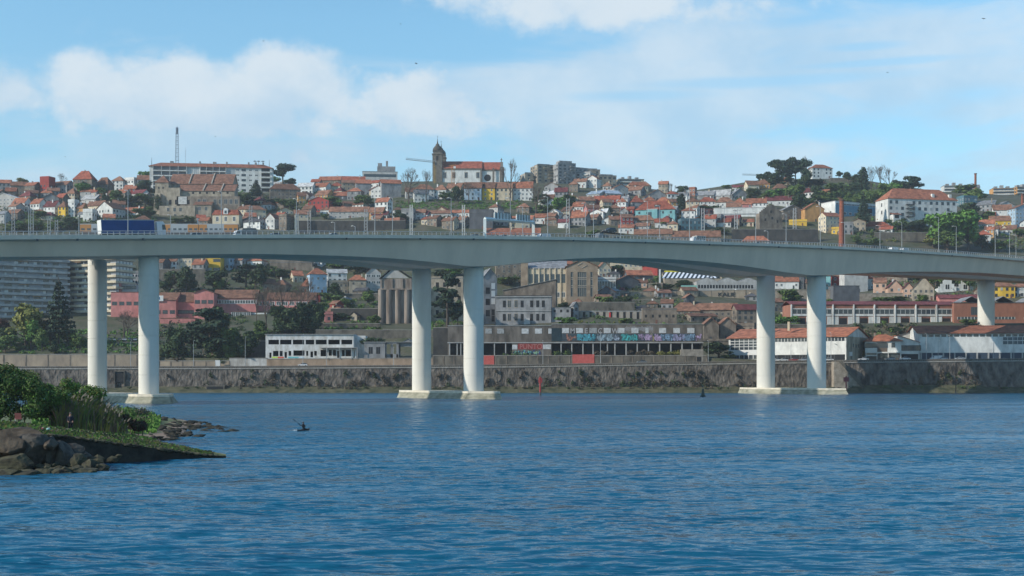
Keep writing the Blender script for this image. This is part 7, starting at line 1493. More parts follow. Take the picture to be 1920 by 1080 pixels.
# parked row by the pink complex
for i, (x, col) in enumerate(((204, 'grey'), (213, 'silver'), (223, 'darkgrey'), (233, 'white'), (243, 'grey'), (253, 'silver'), (152, 'silver'), (124, 'white'))):
    c = make_car('hatch', col, None); D = find_D(x, 640); c.location = (wx(x, D), D, ground_z(wx(x, D), D)+.1); c.rotation_euler = (0, 0, -1.2)
    c['label'] = ['grey', 'silver', 'dark', 'white', 'grey', 'silver', 'silver', 'white'][i]+' car parked on grassy bank '+('between the two left columns, %s' % ('leftmost', 'second from left', 'third from left', 'fourth from left', 'fifth from left', 'rightmost')[i] if i < 6 else 'left of both left columns, '+('nearer the column' if i == 6 else 'farther left'))
c = make_car('van', 'white', 'white van parked on the track above the white ruined building'); D = Dw(568)+48; c.location = (wx(568, D), D, ground_z(wx(568, D), D)+.15)
# ---- train behind the bridge
def train():
    D = 896; t = thing('suburban_train', 'train', label='grey and orange suburban train on the hillside line just above the bridge rail', loc=(wx(300, D), D, wz(440, D))); s = F/D
    y = mat('train_orange', (.38, .17, .04), .5, 0); g = mat('train_grey', (.30, .33, .35), .5, 0); z0, z1 = 1.6, (440-419.5)/s
    for x0, x1, bands in ((150, 194, [(150, 171)]), (196, 302, []), (303, 372, [(306, 320), (352, 372)]), (373, 446, [(373, 388), (420, 446)])):
        b = MB().use(g); a, c = (x0-300)/s, (x1-300)/s; b.box(a, c, 0, 3, z0, z1-.4); b.prism([(a, .3), (c, .3), (c, 2.7), (a, 2.7)], z1-.4, z1); co = b.build('coach', None, t)
        for p, q in bands: b = MB().use(y); b.box((p-300)/s, (q-300)/s, -.05, 3.05, z0+.2, z1-.5); b.build('orange_end', None, co)
        n = int((x1-x0)/9)
        for i in range(n): xx = a+(c-a)*(i+.2)/n; b = MB().use(M_glass); b.box(xx, xx+(c-a)/n*.6, -.09, 0, z0+1.6, z0+2.9); b.build('window', None, co)
        b = MB().use(M_dmetal); b.box(a+1, c-1, .5, 2.5, .5, z0); b.build('bogie', None, co)
    b = MB().use(mat('ballast', (.12, .11, .10), .95, .3, 2)); b.box((120-300)/s, (470-300)/s, -1.5, 4.5, -3, .5); o = b.build('railway_bed', None); o.location = (wx(300, D), D, wz(440, D)); kind(o, 'structure')
train()
# ---- sign gantry
def gantry():
    p0, u0 = deck_pt(909, -8.2); p1, u1 = deck_pt(1000, 8.2); t = thing('sign_gantry', 'gantry', label='white steel portal gantry over the bridge road with two big sign boards seen from behind', loc=p0); q = p1-p0
    # the portal stands across the road a little askew so both legs clear the rail
    m = mat('gantry_paint', (.68, .70, .66), .6, .05); h0 = (440-403.5)*p0.y/F; h1 = (440-400)*p1.y/F; b = MB().use(m)
    for P, h in ((Vector((0, 0, 0)), h0), (q, h1)): b.box(P.x-.45, P.x+.45, P.y-.45, P.y+.45, P.z, P.z+h)
    b.build('leg', None, t); b = MB().use(m); A = Vector((0, 0, h0)); B_ = q+Vector((0, 0, h1)); b.cyl(A, B_, .55, n=4); b.build('beam', None, t)
    for f0, f1, dz in ((.18, .50, 1.0), (.63, .92, 1.0)):
        a, c = A.lerp(B_, f0), A.lerp(B_, f1); n = (c-a).cross(Vector((0, 0, 1))).normalized()*.15; z = 2.15
        b = MB().use(mat('sign_back', (.52, .53, .51), .6, .08, .5)); P = [a+n, c+n, c-n, a-n]; lo = [(v.x, v.y, v.z+.2) for v in P]; up = [(v.x, v.y, v.z+z) for v in P]; b.add(lo+up, [(3, 2, 1, 0), (4, 5, 6, 7)]+[(i, (i+1) % 4, (i+1) % 4+4, i+4) for i in range(4)]); s_ = b.build('sign_board', None, t)
        b = MB().use(M_dmetal)
        for k in range(5): v = a.lerp(c, (k+.5)/5)+n*1.6; b.box(v.x-.09, v.x+.09, v.y-.09, v.y+.09, v.z, v.z+z+.1)
        b.build('stiffener', None, s_)
gantry()
# ---- lamp posts on the bridge
def lamp(loc, h, arm, rz, label=None, desc=None, at=None, group='slender lamp posts along the bridge', thick=.13):
    t = thing('street_lamp', 'street lamp', label=label, desc=desc, at=at, loc=loc, rz=rz, group=group)
    b = MB().use(M_metal); b.cyl((0, 0, 0), (0, 0, h), thick, thick*.55, 6); b.box(-.2, .2, -.2, .2, 0, .5)
    if arm: b.bar((0, 0, h), (arm, 0, h+.35), .12)
    b.build('post', None, t)
    b = MB().use(mat('lamp_head', (.45, .46, .45), .5, 0)); b.box(arm-.1, arm+.75, -.16, .16, h+.28, h+.42) if arm else b.box(-.5, .5, -.16, .16, h-.05, h+.1); b.build('lamp_head', None, t); return t
for x, yt, w in ((54, 388, 0), (240, 358, -8), (415, 360, 0), (703, 372, -8), (736, 372, 9), (846, 372, -8), (957, 372, 9), (980, 388, 20), (1027, 370, -8), (1098, 382, 18), (1113, 384, -8), (1164, 376, -8), (1214, 378, 20), (1237, 386, -8), (1293, 368, -8), (1358, 386, -8), (1417, 398, -8), (1474, 402, -8), (1538, 388, -8), (1584, 418, 8), (1650, 424, -8), (1691, 417, -8), (1760, 408, -8), (1793, 425, -8), (1866, 432, -8), (1893, 433, -8), (10, 395, 18), (148, 410, 18), (320, 404, 18), (556, 374, 9), (628, 418, 8), (666, 425, -8), (1440, 434, 10), (1905, 440, 9)):
    p, u = deck_pt(x, w); lamp(p, wz(yt, p.y)-p.z, 1.2, BANG+pi/2, desc='slim grey lamp post on the bridge', at=(x, 430))
def catenary(x, yt, D, w=2.2, wide=False):
    t = thing('lattice_post', 'mast', desc='grey steel lattice railway mast', at=(x, 430), loc=(wx(x, D), D, wz(442, D)), group='railway masts behind the bridge'); h = wz(yt, D)-wz(442, D); b = MB().use(M_metal)
    for sx in (-w/2, w/2): b.bar((sx, 0, -3), (sx*.8, 0, h), .42)
    n = int(h/2.2)
    for i in range(n): b.bar((-w/2, 0, h*i/n), (w/2*.9, 0, h*(i+1)/n), .22); b.bar((w/2, 0, h*i/n), (-w/2*.9, 0, h*(i+1)/n), .22)
    b.build('lattice', None, t); b = MB().use(M_dmetal); b.bar((-w, 0, h-1), (w*1.8, 0, h-.6), .25); b.build('bracket', None, t)
for x, yt in ((25, 392), (60, 392), (92, 410), (106, 412), (470, 386), (557, 400), (580, 396), (686, 392), (1065, 372), (1318, 390), (1380, 392), (1490, 390)): catenary(x, yt, 880+(x % 7)*2)
for x, yt in ((771, 384), (869, 384)):
    D = 870; t = thing('concrete_pylon', 'pylon', label=('left' if x < 800 else 'right')+' one of two thick pale concrete posts behind the bridge below the church', loc=(wx(x, D), D, wz(444, D)), group='pale concrete posts'); b = MB().use(mat('pale_post', (.42, .42, .40), .8, .1)); h = wz(yt, D)-wz(444, D)
    b.box(-1.1, -.35, -.4, .4, -2, h); b.box(.35, 1.1, -.4, .4, -2, h)
    for k in range(6): b.box(-.35, .35, -.3, .3, h*(k+.5)/6-.2, h*(k+.5)/6+.2)
    b.build('shaft', None, t)
for x, yt, lane in ((363, 640, 3), (460, 633, 3), (568, 628, 3), (612, 655, 3), (738, 652, 3), (1126, 622, 3), (1483, 648, 13), (1558, 625, 3), (1564, 646, 13), (1737, 626, 3), (1759, 640, 13), (1781, 630, 3), (1863, 640, 3), (1901, 630, 3), (1018, 640, 3), (1328, 640, 4), (245, 640, 3)):
    D = Dw(x)+lane; h = wz(yt, D)-road_z(x); lamp((wx(x, D), D, road_z(x)), h, 1.0, pi/2 if lane < 9 else -pi/2, desc='thin dark lamp post on the riverside road', at=(x, 650), group='lamp posts along the riverside road', thick=.12)
def signs():
    D = Dw(1589)+13; t = thing('white_signboard', 'signboard', label='small blank white signboard beside the parked cars right of the right columns', loc=(wx(1590, D), D, road_z(1590))); b = MB().use(M_frame); b.box(-1.9, 1.9, -.08, .08, 2.2, 4.0); b.build('board', None, t); b = MB().use(M_dmetal); b.box(-1.6, -1.45, 0, .12, 0, 2.2); b.box(1.45, 1.6, 0, .12, 0, 2.2); b.build('post', None, t)
    b = MB().use(mat('kiosk_dark', (.04, .055, .08), .6, .1)); b.box(-1.5, 1.2, 1, 2.6, 0, 2.1); o = b.build('kiosk', None); o.location = t.location; tag(o, 'kiosk', label='dark low kiosk directly behind the small white signboard')
    for x, w_, h_, c, lab in ((408, 9, 13, M_frame, 'white utility cabinet on the road edge left of the white ruined building'),):
        D = Dw(x)+15; b = MB().use(c); b.box(-w_/2*D/F, w_/2*D/F, 0, .8, .2, h_*D/F); b.use(M_metal).box(-.9, -.8, -.03, 0, .4, 2.4); o = b.build('utility_cabinet', None); o.location = (wx(x, D), D, road_z(x)); tag(o, 'cabinet', label=lab)
signs()
# ---- navigation marks on the river
def marks():
    def post(x, yb, yt, col, label, r=.28, board=None, name='channel_marker', grp='channel markers'):
        D = H0*F/(yb-YH); t = thing(name, 'marker', label=label, loc=(wx(x, D), D, 0), group=grp); h = wz(yt, D); b = MB().use(col); b.cyl((0, 0, 1.1), (0, 0, h), r*.8, n=10); b.build('pole', None, t); b = MB().use(M_dmetal); b.cyl((0, 0, -1), (0, 0, 1.1), r*.85, n=10); b.build('pile', None, t)
        if board: b = MB().use(col); b.box(-board, board, -.25, .25, h-2.2, h-.5); b.cyl((0, 0, h-.5), (0, 0, h+.1), .3, .1, 8); b.build('topmark', None, t)
    red = mat('marker_red', (.30, .04, .04), .6, .1); dr = mat('marker_dull_red', (.22, .04, .05), .6, .1)
    post(1013, 741, 706.5, red, 'slim red channel post standing in the water between middle and right piers', .42, .7); post(1586.5, 738.5, 705, dr, 'dull red channel post with square topmark at the tip of the right pier', .34, 1.0); post(1792, 738.5, 691, mat('rust_pole', (.07, .04, .035), .9, .2), 'thin dark rusty pole in the river at far right', .2)
    D = H0*F/(744-YH); t = thing('navigation_buoy', 'buoy', label='small dark green conical buoy floating left of the right pier', loc=(wx(1318, D), D, 0)); b = MB().use(mat('buoy_green', (.012, .04, .035), .6, 0)); b.lathe([(.9, -.4), (1.0, .25), (.7, .5), (.42, 1.6), (.3, 2.6), (.1, 2.7)], 14); b.build('hull', None, t); b = MB().use(M_dmetal); b.cyl((0, 0, 2.6), (0, 0, 3.1), .08, n=6); b.lathe([(.05, 3.1), (.28, 3.3), (.28, 3.6), (.05, 3.9)], 8); b.build('lantern', None, t)
marks()
# ================================================================ the near bank, lower left
SHORE = [(-220, 60), (-60, 82), (-36, 89), (-37, 99), (-28, 110.5), (-29.5, 117), (-35, 126), (-37.6, 133), (-36.4, 143), (-39, 152), (-41.5, 164), (-44.2, 183), (-50, 196), (-58, 206), (-72, 216), (-100, 232), (-220, 250)]
def inside(x, y):
    c = False; n = len(SHORE)
    for i in range(n):
        (x0, y0), (x1, y1) = SHORE[i], SHORE[(i+1) % n]
        if (y0 > y) != (y1 > y) and x < (x1-x0)*(y-y0)/(y1-y0)+x0: c = not c
    return c
def shore_d(x, y):
    d = 1e9
    for (x0, y0), (x1, y1) in zip(SHORE[:-1], SHORE[1:]):
        dx, dy = x1-x0, y1-y0; t = max(0, min(1, ((x-x0)*dx+(y-y0)*dy)/(dx*dx+dy*dy))); d = min(d, sqrt((x-x0-t*dx)**2+(y-y0-t*dy)**2))
    return d if inside(x, y) else -d
def nz_(X, Y):
    d = shore_d(X, Y)
    if d < 0: return max(-1.5, d*.25)
    z = 2.15*(1-math.exp(-d/7.5))
    if Y > 128: z = min(z, .12*d+.15) if d < 9 else z*.8
    return z+.12*noise.noise((X*.3, Y*.3, 0))
def near_ground():
    m = bpy.data.materials.new('bank_soil'); m.use_nodes = True; t = m.node_tree; b_ = t.nodes['Principled BSDF']; b_.inputs['Roughness'].default_value = .95
    g = t.nodes.new('ShaderNodeNewGeometry'); n = t.nodes.new('ShaderNodeTexNoise'); n.inputs['Scale'].default_value = .7; n.inputs['Detail'].default_value = 8; t.links.new(g.outputs['Position'], n.inputs[0])
    sp = t.nodes.new('ShaderNodeSeparateXYZ'); t.links.new(g.outputs['Position'], sp.inputs[0]); a = t.nodes.new('ShaderNodeMath'); a.operation = 'MULTIPLY_ADD'; t.links.new(n.outputs[0], a.inputs[0]); a.inputs[1].default_value = 1.0; t.links.new(sp.outputs[2], a.inputs[2])
    r = t.nodes.new('ShaderNodeValToRGB'); t.links.new(a.outputs[0], r.inputs[0]); e = r.color_ramp.elements; e[0].position = .45; e[0].color = (.05, .045, .035, 1); e[1].position = .6; e[1].color = (.30, .20, .13, 1)
    for p, c in ((.98, (.27, .18, .12, 1)), (1.0, (.10, .12, .04, 1))): q = e.new(min(p, 1)); q.color = c
    t.links.new(r.outputs[0], b_.inputs['Base Color'])
    mb = MB().use(m); mb.sm = True; xs = [-220, -180, -150, -120]+[-110+i*.9 for i in range(100)]; ys = [55, 70, 78]+[82+i*1.1 for i in range(125)]+[225, 240, 260]
    vs = [(x, y, nz_(x, y)) for y in ys for x in xs]; k = len(xs); mb.add(vs, [(j*k+i, j*k+i+1, (j+1)*k+i+1, (j+1)*k+i) for j in range(len(ys)-1) for i in range(k-1)]); kind(mb.build('near_bank_ground'), 'structure')
near_ground()
M_mossr = mat('mossy_rock', (.022, .02, .015), .95, 0, 1.3, col2=(.085, .08, .045), bump=.12, detail=9)
M_slip = mat('slipway_top', (.06, .085, .02), .95, 0, 1.1, col2=(.26, .23, .12), bump=.05, detail=8)
M_slipw = mat('slipway_wall', (.012, .012, .01), .95, 0, .9, col2=(.045, .042, .034), bump=.15, detail=8)
def slipway():
    t = thing('stone_slipway', 'slipway', label='long mossy stone slipway sloping down to a point in the river, lower left')
    n = 60; vs = []; R = random.Random(2); b = MB().use(M_slip); w = MB().use(M_slipw)
    def edge(f): # front top edge from tip to the left
        x = 422-(422+160)*f; yb = lin(x, [-160, 60, 200, 422], [887, 875, 868, 857.5]); yt = lin(x, [-160, 0, 130, 250, 350, 422], [793, 806, 819, 835, 848, 855.5]); D = H0*F/(yb-YH); return wx(x, D), D, wz(yt, D)
    P = []
    for i in range(n+1):
        f = i/n; X, D, z = edge(f); X2, D2, z2 = edge(max(0, f-.01)); wd = 1.0+7.5*min(1, f*3); j = .07*R.uniform(-1, 1)
        P.append(((X+j, D+j, z), (X-.55*wd*.25, D+wd, z+.12), (X+j, D+j*.5, -1)))
    for a, c in zip(P[:-1], P[1:]):
        b.face([a[0], a[1], c[1], c[0]]) if False else b.face([c[0], a[0], a[1], c[1]])
        k = 4
        for j in range(k):
            l = lambda p, q, s: tuple(p[i]+(q[i]-p[i])*s for i in range(3))
            w.face([l(c[2], c[0], j/k), l(a[2], a[0], j/k), l(a[2], a[0], (j+1)/k), l(c[2], c[0], (j+1)/k)])
    b.build('sloping_top', None, t); w.build('side_wall', None, t)
    g = MB()
    for i in range(3000):
        f = R.uniform(.04, 1); q = min(int(f*n), n-1); ff = f*n-q; a = [tuple(P[q][m_][c_]+(P[q+1][m_][c_]-P[q][m_][c_])*ff for c_ in range(3)) for m_ in (0, 1)]; k = R.random()**1.3; X = a[0][0]+(a[1][0]-a[0][0])*k; Y = a[0][1]+(a[1][1]-a[0][1])*k; z = a[0][2]+(a[1][2]-a[0][2])*k; g.use(leafm(R.choice('fygbd'))); h = R.uniform(.03, .11)*(1+1.2*f); w_ = R.uniform(.04, .14)
        g.face([(X-w_, Y, z-.02), (X+w_, Y+.03, z-.02), (X+w_*.7, Y+.05, z+h), (X-w_*.6, Y, z+h*.7)])
    g.build('moss_tufts', None, t)
    s = MB().use(M_mossr)
    for i in range(260):
        f = R.random()**.8; X, D, z = edge(f); r = R.uniform(.12, .32); s.add(*rock_v(R, r, (X+R.uniform(-.2, .1), D+R.uniform(-.1, .25), z-.05), (1.5, .9, .5)))
    s.build('edge_stones', None, t)
def rock_v(R, r, c, sc=(1, 1, 1), sub=2):
    import bmesh
    bm = bmesh.new(); bmesh.ops.create_icosphere(bm, subdivisions=sub, radius=1.12); o = Vector((R.uniform(0, 99), R.uniform(0, 99), R.uniform(0, 99))); vs = []
    cuts = [(Vector((R.gauss(0, 1), R.gauss(0, 1), R.gauss(0, .8))).normalized(), R.uniform(.55, .9)) for _ in range(13)]
    for v in bm.verts:
        k = 1+.30*noise.noise(v.co*.9+o)+.10*noise.noise(v.co*2.6+o); p = v.co*k
        for n_, d_ in cuts:
            e_ = p.dot(n_)-d_
            if e_ > 0: p = p-n_*e_*.93
        p = p*(1+.05*noise.noise(v.co*6+o)); vs.append((c[0]+p.x*r*sc[0], c[1]+p.y*r*sc[1], c[2]+p.z*r*sc[2]))
    fs = [tuple(v.index for v in f.verts) for f in bm.faces]; bm.free(); return vs, fs
slipway()
def boulders():
    R = random.Random(12); mats_ = [mat('grey_boulder', (.035, .03, .026), .95, 0, 1.1, col2=(.115, .10, .08), bump=.12, detail=9), M_mossr, mat('brown_boulder', (.045, .034, .025), .95, 0, 1.1, col2=(.11, .085, .06), bump=.12, detail=9)]
    L_ = [(30, 840, 90, 34, 94, 'wide flat brown boulder topping the rock pile at the lower left edge', 2), (52, 866, 70, 52, 93, 'tall grey boulder at the middle of the lower left rock pile', 0), (10, 848, 56, 36, 92, 'brown boulder at the left edge in the lower left rock pile', 2), (88, 868, 30, 46, 94, 'narrow upright grey boulder beside the tallest one', 0), (98, 840, 20, 18, 93, 'small rounded boulder perched atop the narrow upright one', 2),
          (118, 874, 44, 42, 94, 'leaning pale-edged boulder right of the narrow upright one', 0), (148, 880, 30, 26, 93, 'mossy boulder near the right end of the rock pile', 1), (168, 882, 26, 20, 92.5, 'smaller mossy boulder second from the tip of the rock pile', 1), (188, 886, 34, 14, 92.5, 'low black wet rock at the right tip of the rock pile', 1), (20, 880, 66, 28, 91, 'mossy green-brown boulder at the lower left corner by the water', 1),
          (14, 893, 46, 16, 89, 'flat mossy slab at the waterline, leftmost', 1), (48, 893, 46, 14, 89.5, 'flat mossy slab at the waterline, second from left', 1), (84, 892, 44, 14, 90, 'flat mossy slab at the waterline, third from left', 1), (118, 891, 40, 14, 90.5, 'flat mossy slab at the waterline, fourth from left', 1), (155, 889, 40, 14, 91, 'flat mossy slab at the waterline, fifth from left', 1), (130, 852, 40, 24, 96, 'dark boulder tucked against the slipway wall', 0), (66, 846, 70, 26, 96, 'brown sloping boulder below the grassy edge', 2), (160, 868, 36, 20, 96.5, 'dark low boulder near the slipway wall', 0), (-20, 862, 60, 46, 94, 'large boulder cut off by the left edge of the picture', 0)]
    for x, yb, w, h, D, lab, mi in L_:
        s = F/D; b = MB().use(mats_[mi]); hh = h/s; b.add(*rock_v(R, 1, (0, 0, hh*.38), (w/s*.62, max(1.0, w/s*.45), hh*.68), 4)); o = b.build('boulder'); o.location = (wx(x, D), D, max(-.3, wz(yb, D))); tag(o, 'boulder', label=lab, group='boulders at the near bank')
    b = MB().use(M_mossr)
    for i in range(170): X = R.uniform(-42, -29.5); D = R.uniform(90, 97); z = max(0, .5*(D-90)*.2)+R.uniform(-.1, .2); b.add(*rock_v(R, R.uniform(.15, .5), (X, D, z), (1.3, 1, .7), 1))
    b.use(mat('black_weed_rock', (.012, .012, .010), .9, 0, 1.5, col2=(.05, .045, .028), bump=.1))
    for i in range(200):
        k = R.random()*.93; 
        if k < .6: D = R.uniform(150, 188); X0 = lin(D, [150, 164, 183, 188], [-38.5, -41.5, -44, -46]); X = X0-R.random()**1.5*11+.8
        elif k < .85: D = R.uniform(136, 152); X = lin(D, [136, 143, 152], [-37, -36.2, -38.8])-R.random()*4+1.5
        else: D = R.uniform(122, 136); X = lin(D, [122, 136], [-33, -38])-R.random()**2*9-1
        b.add(*rock_v(R, R.uniform(.15, .55), (X, D, max(0, nz_(X, D))+.02), (1.5, 1, .6), 1))
    for i in range(26): D = R.uniform(158, 176); b.add(*rock_v(R, R.uniform(.3, .7), (lin(D, [158, 176], [-36.5, -42.5])+R.uniform(-1.5, 2.6), D, -.05), (1.8, 1, .5), 1))
    stuff(b.build('shore_stones'), 'stones', 'small dark weed-covered stones scattered along the near shore and sand spit')
boulders()
def big_bush():
    """leafy masses on the near bank, each a plant of its own"""
    R = random.Random(44)
    def plant(nm, cat, label, blobs, n, size, k, stems=6, extra=None):
        t = thing(nm, cat, label=label, loc=(blobs[0][0][0], blobs[0][0][1], 2), group='bushes on the near bank'); o = t.location
        b = MB()
        for i, kk in enumerate(k):
            b.use(leafm(kk)); leaves(b, R, [((c[0]-o.x, c[1]-o.y, c[2]-2), r) for c, r in blobs], n//len(k), size)
        b.build('foliage', None, t); s = MB().use(M_trunk)
        for c, r in blobs[:stems]: s.cyl((c[0]-o.x+R.uniform(-.5, .5), c[1]-o.y, -2.2), (c[0]-o.x, c[1]-o.y, c[2]-2), .09, .03, 5)
        s.build('stem', None, t)
    def mass(x0, x1, yt0, yt1, yb, D0, D1, n, rr):
        out = []
        for _ in range(n):
            x = R.uniform(x0, x1); D = R.uniform(D0, D1); top = yt0+(yt1-yt0)*(x-x0)/(x1-x0); y = R.uniform(top+rr*F/D*.8, yb); r = rr*R.uniform(.7, 1.2); out.append(((wx(x, D), D, max(1.6, wz(y, D))), (r, r, r*.85)))
        return out
    plant('willow_bush', 'bush', 'big dark green leafy bush filling the left edge of the near bank', mass(-60, 84, 655, 700, 785, 112, 122, 50, 1.1), 28000, .11, 'dgfg')
    plant('golden_bush', 'bush', 'golden-green topped bush at the very left edge of near bank', mass(-60, 62, 658, 690, 720, 118, 126, 18, .9), 8000, .10, 'yg')
    plant('low_bush', 'bush', 'dark low bush in the middle of the near bank right of the reeds', mass(212, 272, 762, 792, 800, 124, 134, 10, .55), 4500, .10, 'dr')
    plant('leafy_bush', 'bush', 'lighter leafy bush between the dark bush and the reeds', mass(88, 128, 712, 722, 792, 114, 122, 14, .75), 8000, .09, 'fgg')
    plant('tall_bush', 'bush', 'bright green willowy bush in front of the farther left column', mass(122, 190, 702, 722, 780, 122, 130, 24, .8), 12000, .10, 'fgyf')
    # pampas-like reeds
    t = thing('reed_clump', 'reeds', label='large clump of tall straw-tipped reeds right of the bushes on the near bank', loc=(wx(175, 120), 120, 2)); b = MB(); o = t.location
    for i in range(3600):
        x = R.uniform(104, 236); D = R.uniform(114, 130); base = Vector((wx(x, D)-o.x, D-o.y, -.2)); top = lin(x, [104, 150, 190, 240], [742, 722, 742, 792])+abs(R.gauss(0, 16)); h = wz(top, D)-1.8
        if h < .3: continue
        h *= R.uniform(.55, 1); lean = R.gauss(.12, .16); b.use(leafm(R.choice('gybby'))); p = base; sd = Vector((.035, .01, 0)); k = 4
        for j in range(k):
            q = p+Vector((lean*h/k*(.3+j*.7), R.uniform(-.05, .05), h/k*(1-.12*j))); b.face([p-sd, p+sd, q+sd*.7, q-sd*.7]); p = q
    b.build('stalks', None, t); b = MB().use(mat('reed_plume', (.24, .21, .16), .95, .2, 2))
    for i in range(170):
        x = R.uniform(125, 240); D = R.uniform(114, 128); top = lin(x, [104, 150, 200, 240], [735, 735, 750, 785])+R.uniform(0, 50); z = wz(top, D)-2; X = wx(x, D)-o.x; Y = D-o.y; l = R.uniform(.2, .45); dx = R.uniform(.0, .4)
        b.add([(X-.05, Y, z), (X+.05, Y, z), (X+.07+dx*.5, Y, z+l*.6), (X+dx, Y, z+l), (X-.07+dx*.5, Y, z+l*.6)], [(0, 1, 2, 3, 4)])
    b.build('plumes', None, t)
    # grass on the bank
    b = MB()
    for i in range(15000):
        k = R.random()
        if k < .55: x = R.uniform(-40, 290); D = R.uniform(100, 126)
        else: D = R.uniform(120, 190); x = R.uniform(60, 300)
        X = wx(x, D)
        if shore_d(X, D) < (3.2 if D > 120 else 3.0): continue
        z = nz_(X, D); b.use(leafm('f' if R.random() < .7 else 'g')); h = R.uniform(.08, .38)*(.35 if D < 106 else 1.5); a = R.uniform(0, 3.1); sx, sy = cos(a)*.12, sin(a)*.12
        b.face([(X-sx, D-sy, z), (X+sx, D+sy, z), (X+sx*1.6+.05, D+sy, z+h), (X-sx*1.2, D-sy, z+h*.8)])
    stuff(b.build('bank_grass'), 'grass', 'bright green grass along the top of the near bank and slipway')
    b = MB()
    for i in range(70):
        D = R.uniform(135, 195); X = wx(R.uniform(190, 285), D)
        if shore_d(X, D) < 5: continue
        b.use(leafm(R.choice('ggbfd'))); r = R.uniform(.5, 1.1); leaves(b, R, [((X, D, nz_(X, D)+r*.5), (r*1.5, r, r*.8))], 170, .14)
    stuff(b.build('shore_scrub'), 'scrub', 'low mixed scrub sloping to the sand spit right of the bushes')
big_bush()
# ---- people
def skin_body(name, verts, edges, radii, m, parent, sub=1):
    me = bpy.data.meshes.new(name); me.from_pydata([tuple(v) for v in verts], edges, []); o = bpy.data.objects.new(name, me); C.objects.link(o)
    sk = o.modifiers.new('s', 'SKIN'); sd = o.modifiers.new('d', 'SUBSURF'); sd.levels = sub; sd.render_levels = sub
    for i, r in enumerate(radii): me.skin_vertices[0].data[i].radius = (r, r*.9 if isinstance(r, float) else r)
    me.skin_vertices[0].data[0].use_root = True
    dg = bpy.context.evaluated_depsgraph_get(); dg.update(); nm = bpy.data.meshes.new_from_object(o.evaluated_get(dg)); bpy.data.objects.remove(o); nm.materials.clear(); nm.materials.append(m)
    for p in nm.polygons: p.use_smooth = True
    return link(name, nm, parent)
M_skin = mat('skin', (.36, .20, .14), .6, 0)
def chain(V_, E_, R_, start, pts, rs):
    prev = start
    for p, r in zip(pts, rs): V_.append(p); R_.append(r); E_.append((prev, len(V_)-1)); prev = len(V_)-1
    return prev
def hand(V_, E_, R_, w, p, d, side):
    d = Vector(d).normalized(); sd = d.cross(Vector((0, 0, 1))).normalized()*side; dn = Vector((0, 0, -1)); P = Vector(p)
    pm = chain(V_, E_, R_, w, [P+d*.05], [.03])
    for i, ln in enumerate((.075, .085, .08, .065)):
        o = sd*(.03-.02*i); chain(V_, E_, R_, pm, [P+d*.09+o, P+d*(.09+ln*.5)+o+dn*.012, P+d*(.09+ln*.75)+o+dn*.04], [.011, .0095, .008])
    chain(V_, E_, R_, w, [P+d*.03+sd*.035+dn*.01, P+d*.07+sd*.05+dn*.03], [.012, .01])
def person_standing():
    D = 107.5; x = 132; X = wx(x, D); z = max(nz_(X, D), wz(811.5, D)); t = thing('person', 'person', label='person in dark clothes standing at the grassy edge of the near bank', loc=(X, D, z), rz=.35)
    V_ = [Vector((0, 0, .93))]; R_ = [.13]; E_ = []
    neck = chain(V_, E_, R_, 0, [(0, 0, 1.08), (0, .01, 1.25), (0, .01, 1.38)], [.125, .145, .12]); nk = chain(V_, E_, R_, neck, [(0, 0, 1.47), (0, -.02, 1.57), (0, -.02, 1.68)], [.05, .082, .075])
    for s in (-1, 1):
        sh = chain(V_, E_, R_, neck, [(s*.17, .01, 1.39), (s*.22, .03, 1.14), (s*.19, -.12, .98)], [.06, .045, .034]); hand(V_, E_, R_, sh, (s*.185, -.16, .97), (0, -1, -.25), s)
        chain(V_, E_, R_, 0, [(s*.09, 0, .86), (s*.11, -.02, .48), (s*.12, .02, .09), (s*.12, -.06, .03), (s*.12, -.14, .025)], [.09, .06, .042, .04, .032])
    bd = skin_body('body', V_, E_, R_, M_skin, t)
    # nose, eyes, ears, mouth on the head
    f = MB().use(M_skin); f.add([(-.018, -.095, 1.60), (.018, -.095, 1.60), (0, -.125, 1.605), (0, -.098, 1.645)], [(0, 1, 2), (0, 2, 3), (1, 3, 2)])
    for s in (-1, 1): f.box(s*.082-.012, s*.082+.012, -.03, .01, 1.59, 1.65)
    f.use(M_dark)
    for s in (-1, 1): f.box(s*.03-.012, s*.03+.012, -.098, -.088, 1.64, 1.652)
    f.box(-.025, .025, -.096, -.088, 1.572, 1.578); f.build('face', None, bd)
    h = MB().use(mat('grey_hair', (.10, .09, .085), .9, 0)); h.sm = True; h.lathe([(.088, 1.63), (.096, 1.68), (.085, 1.74), (.04, 1.775)], 14, (0, .0, 0)); h.build('hair', None, t)
    dk = mat('navy_jacket', (.018, .02, .035), .9, .1); tr = mat('dark_trousers', (.012, .014, .02), .9, .1)
    V2 = [Vector((0, 0, .90))]; R2 = [.165]; E2 = []; n2 = chain(V2, E2, R2, 0, [(0, 0, 1.05), (0, .01, 1.22), (0, .01, 1.37), (0, 0, 1.44)], [.15, .17, .14, .075])
    for s in (-1, 1): chain(V2, E2, R2, 3, [(s*.18, .01, 1.38), (s*.23, .03, 1.14), (s*.20, -.10, .99)], [.08, .065, .05])
    skin_body('jacket', V2, E2, R2, dk, t)
    V3 = [Vector((0, 0, .92))]; R3 = [.15]; E3 = []
    for s in (-1, 1): chain(V3, E3, R3, 0, [(s*.095, 0, .84), (s*.115, -.02, .48), (s*.125, .02, .11)], [.11, .085, .07])
    skin_body('trousers', V3, E3, R3, tr, t)
    b = MB().use(M_dmetal)
    for s in (-1, 1): b.box(s*.12-.05, s*.12+.05, -.19, .07, 0, .09)
    b.build('shoe', None, t); t.scale = (.98, .98, .98)
person_standing()
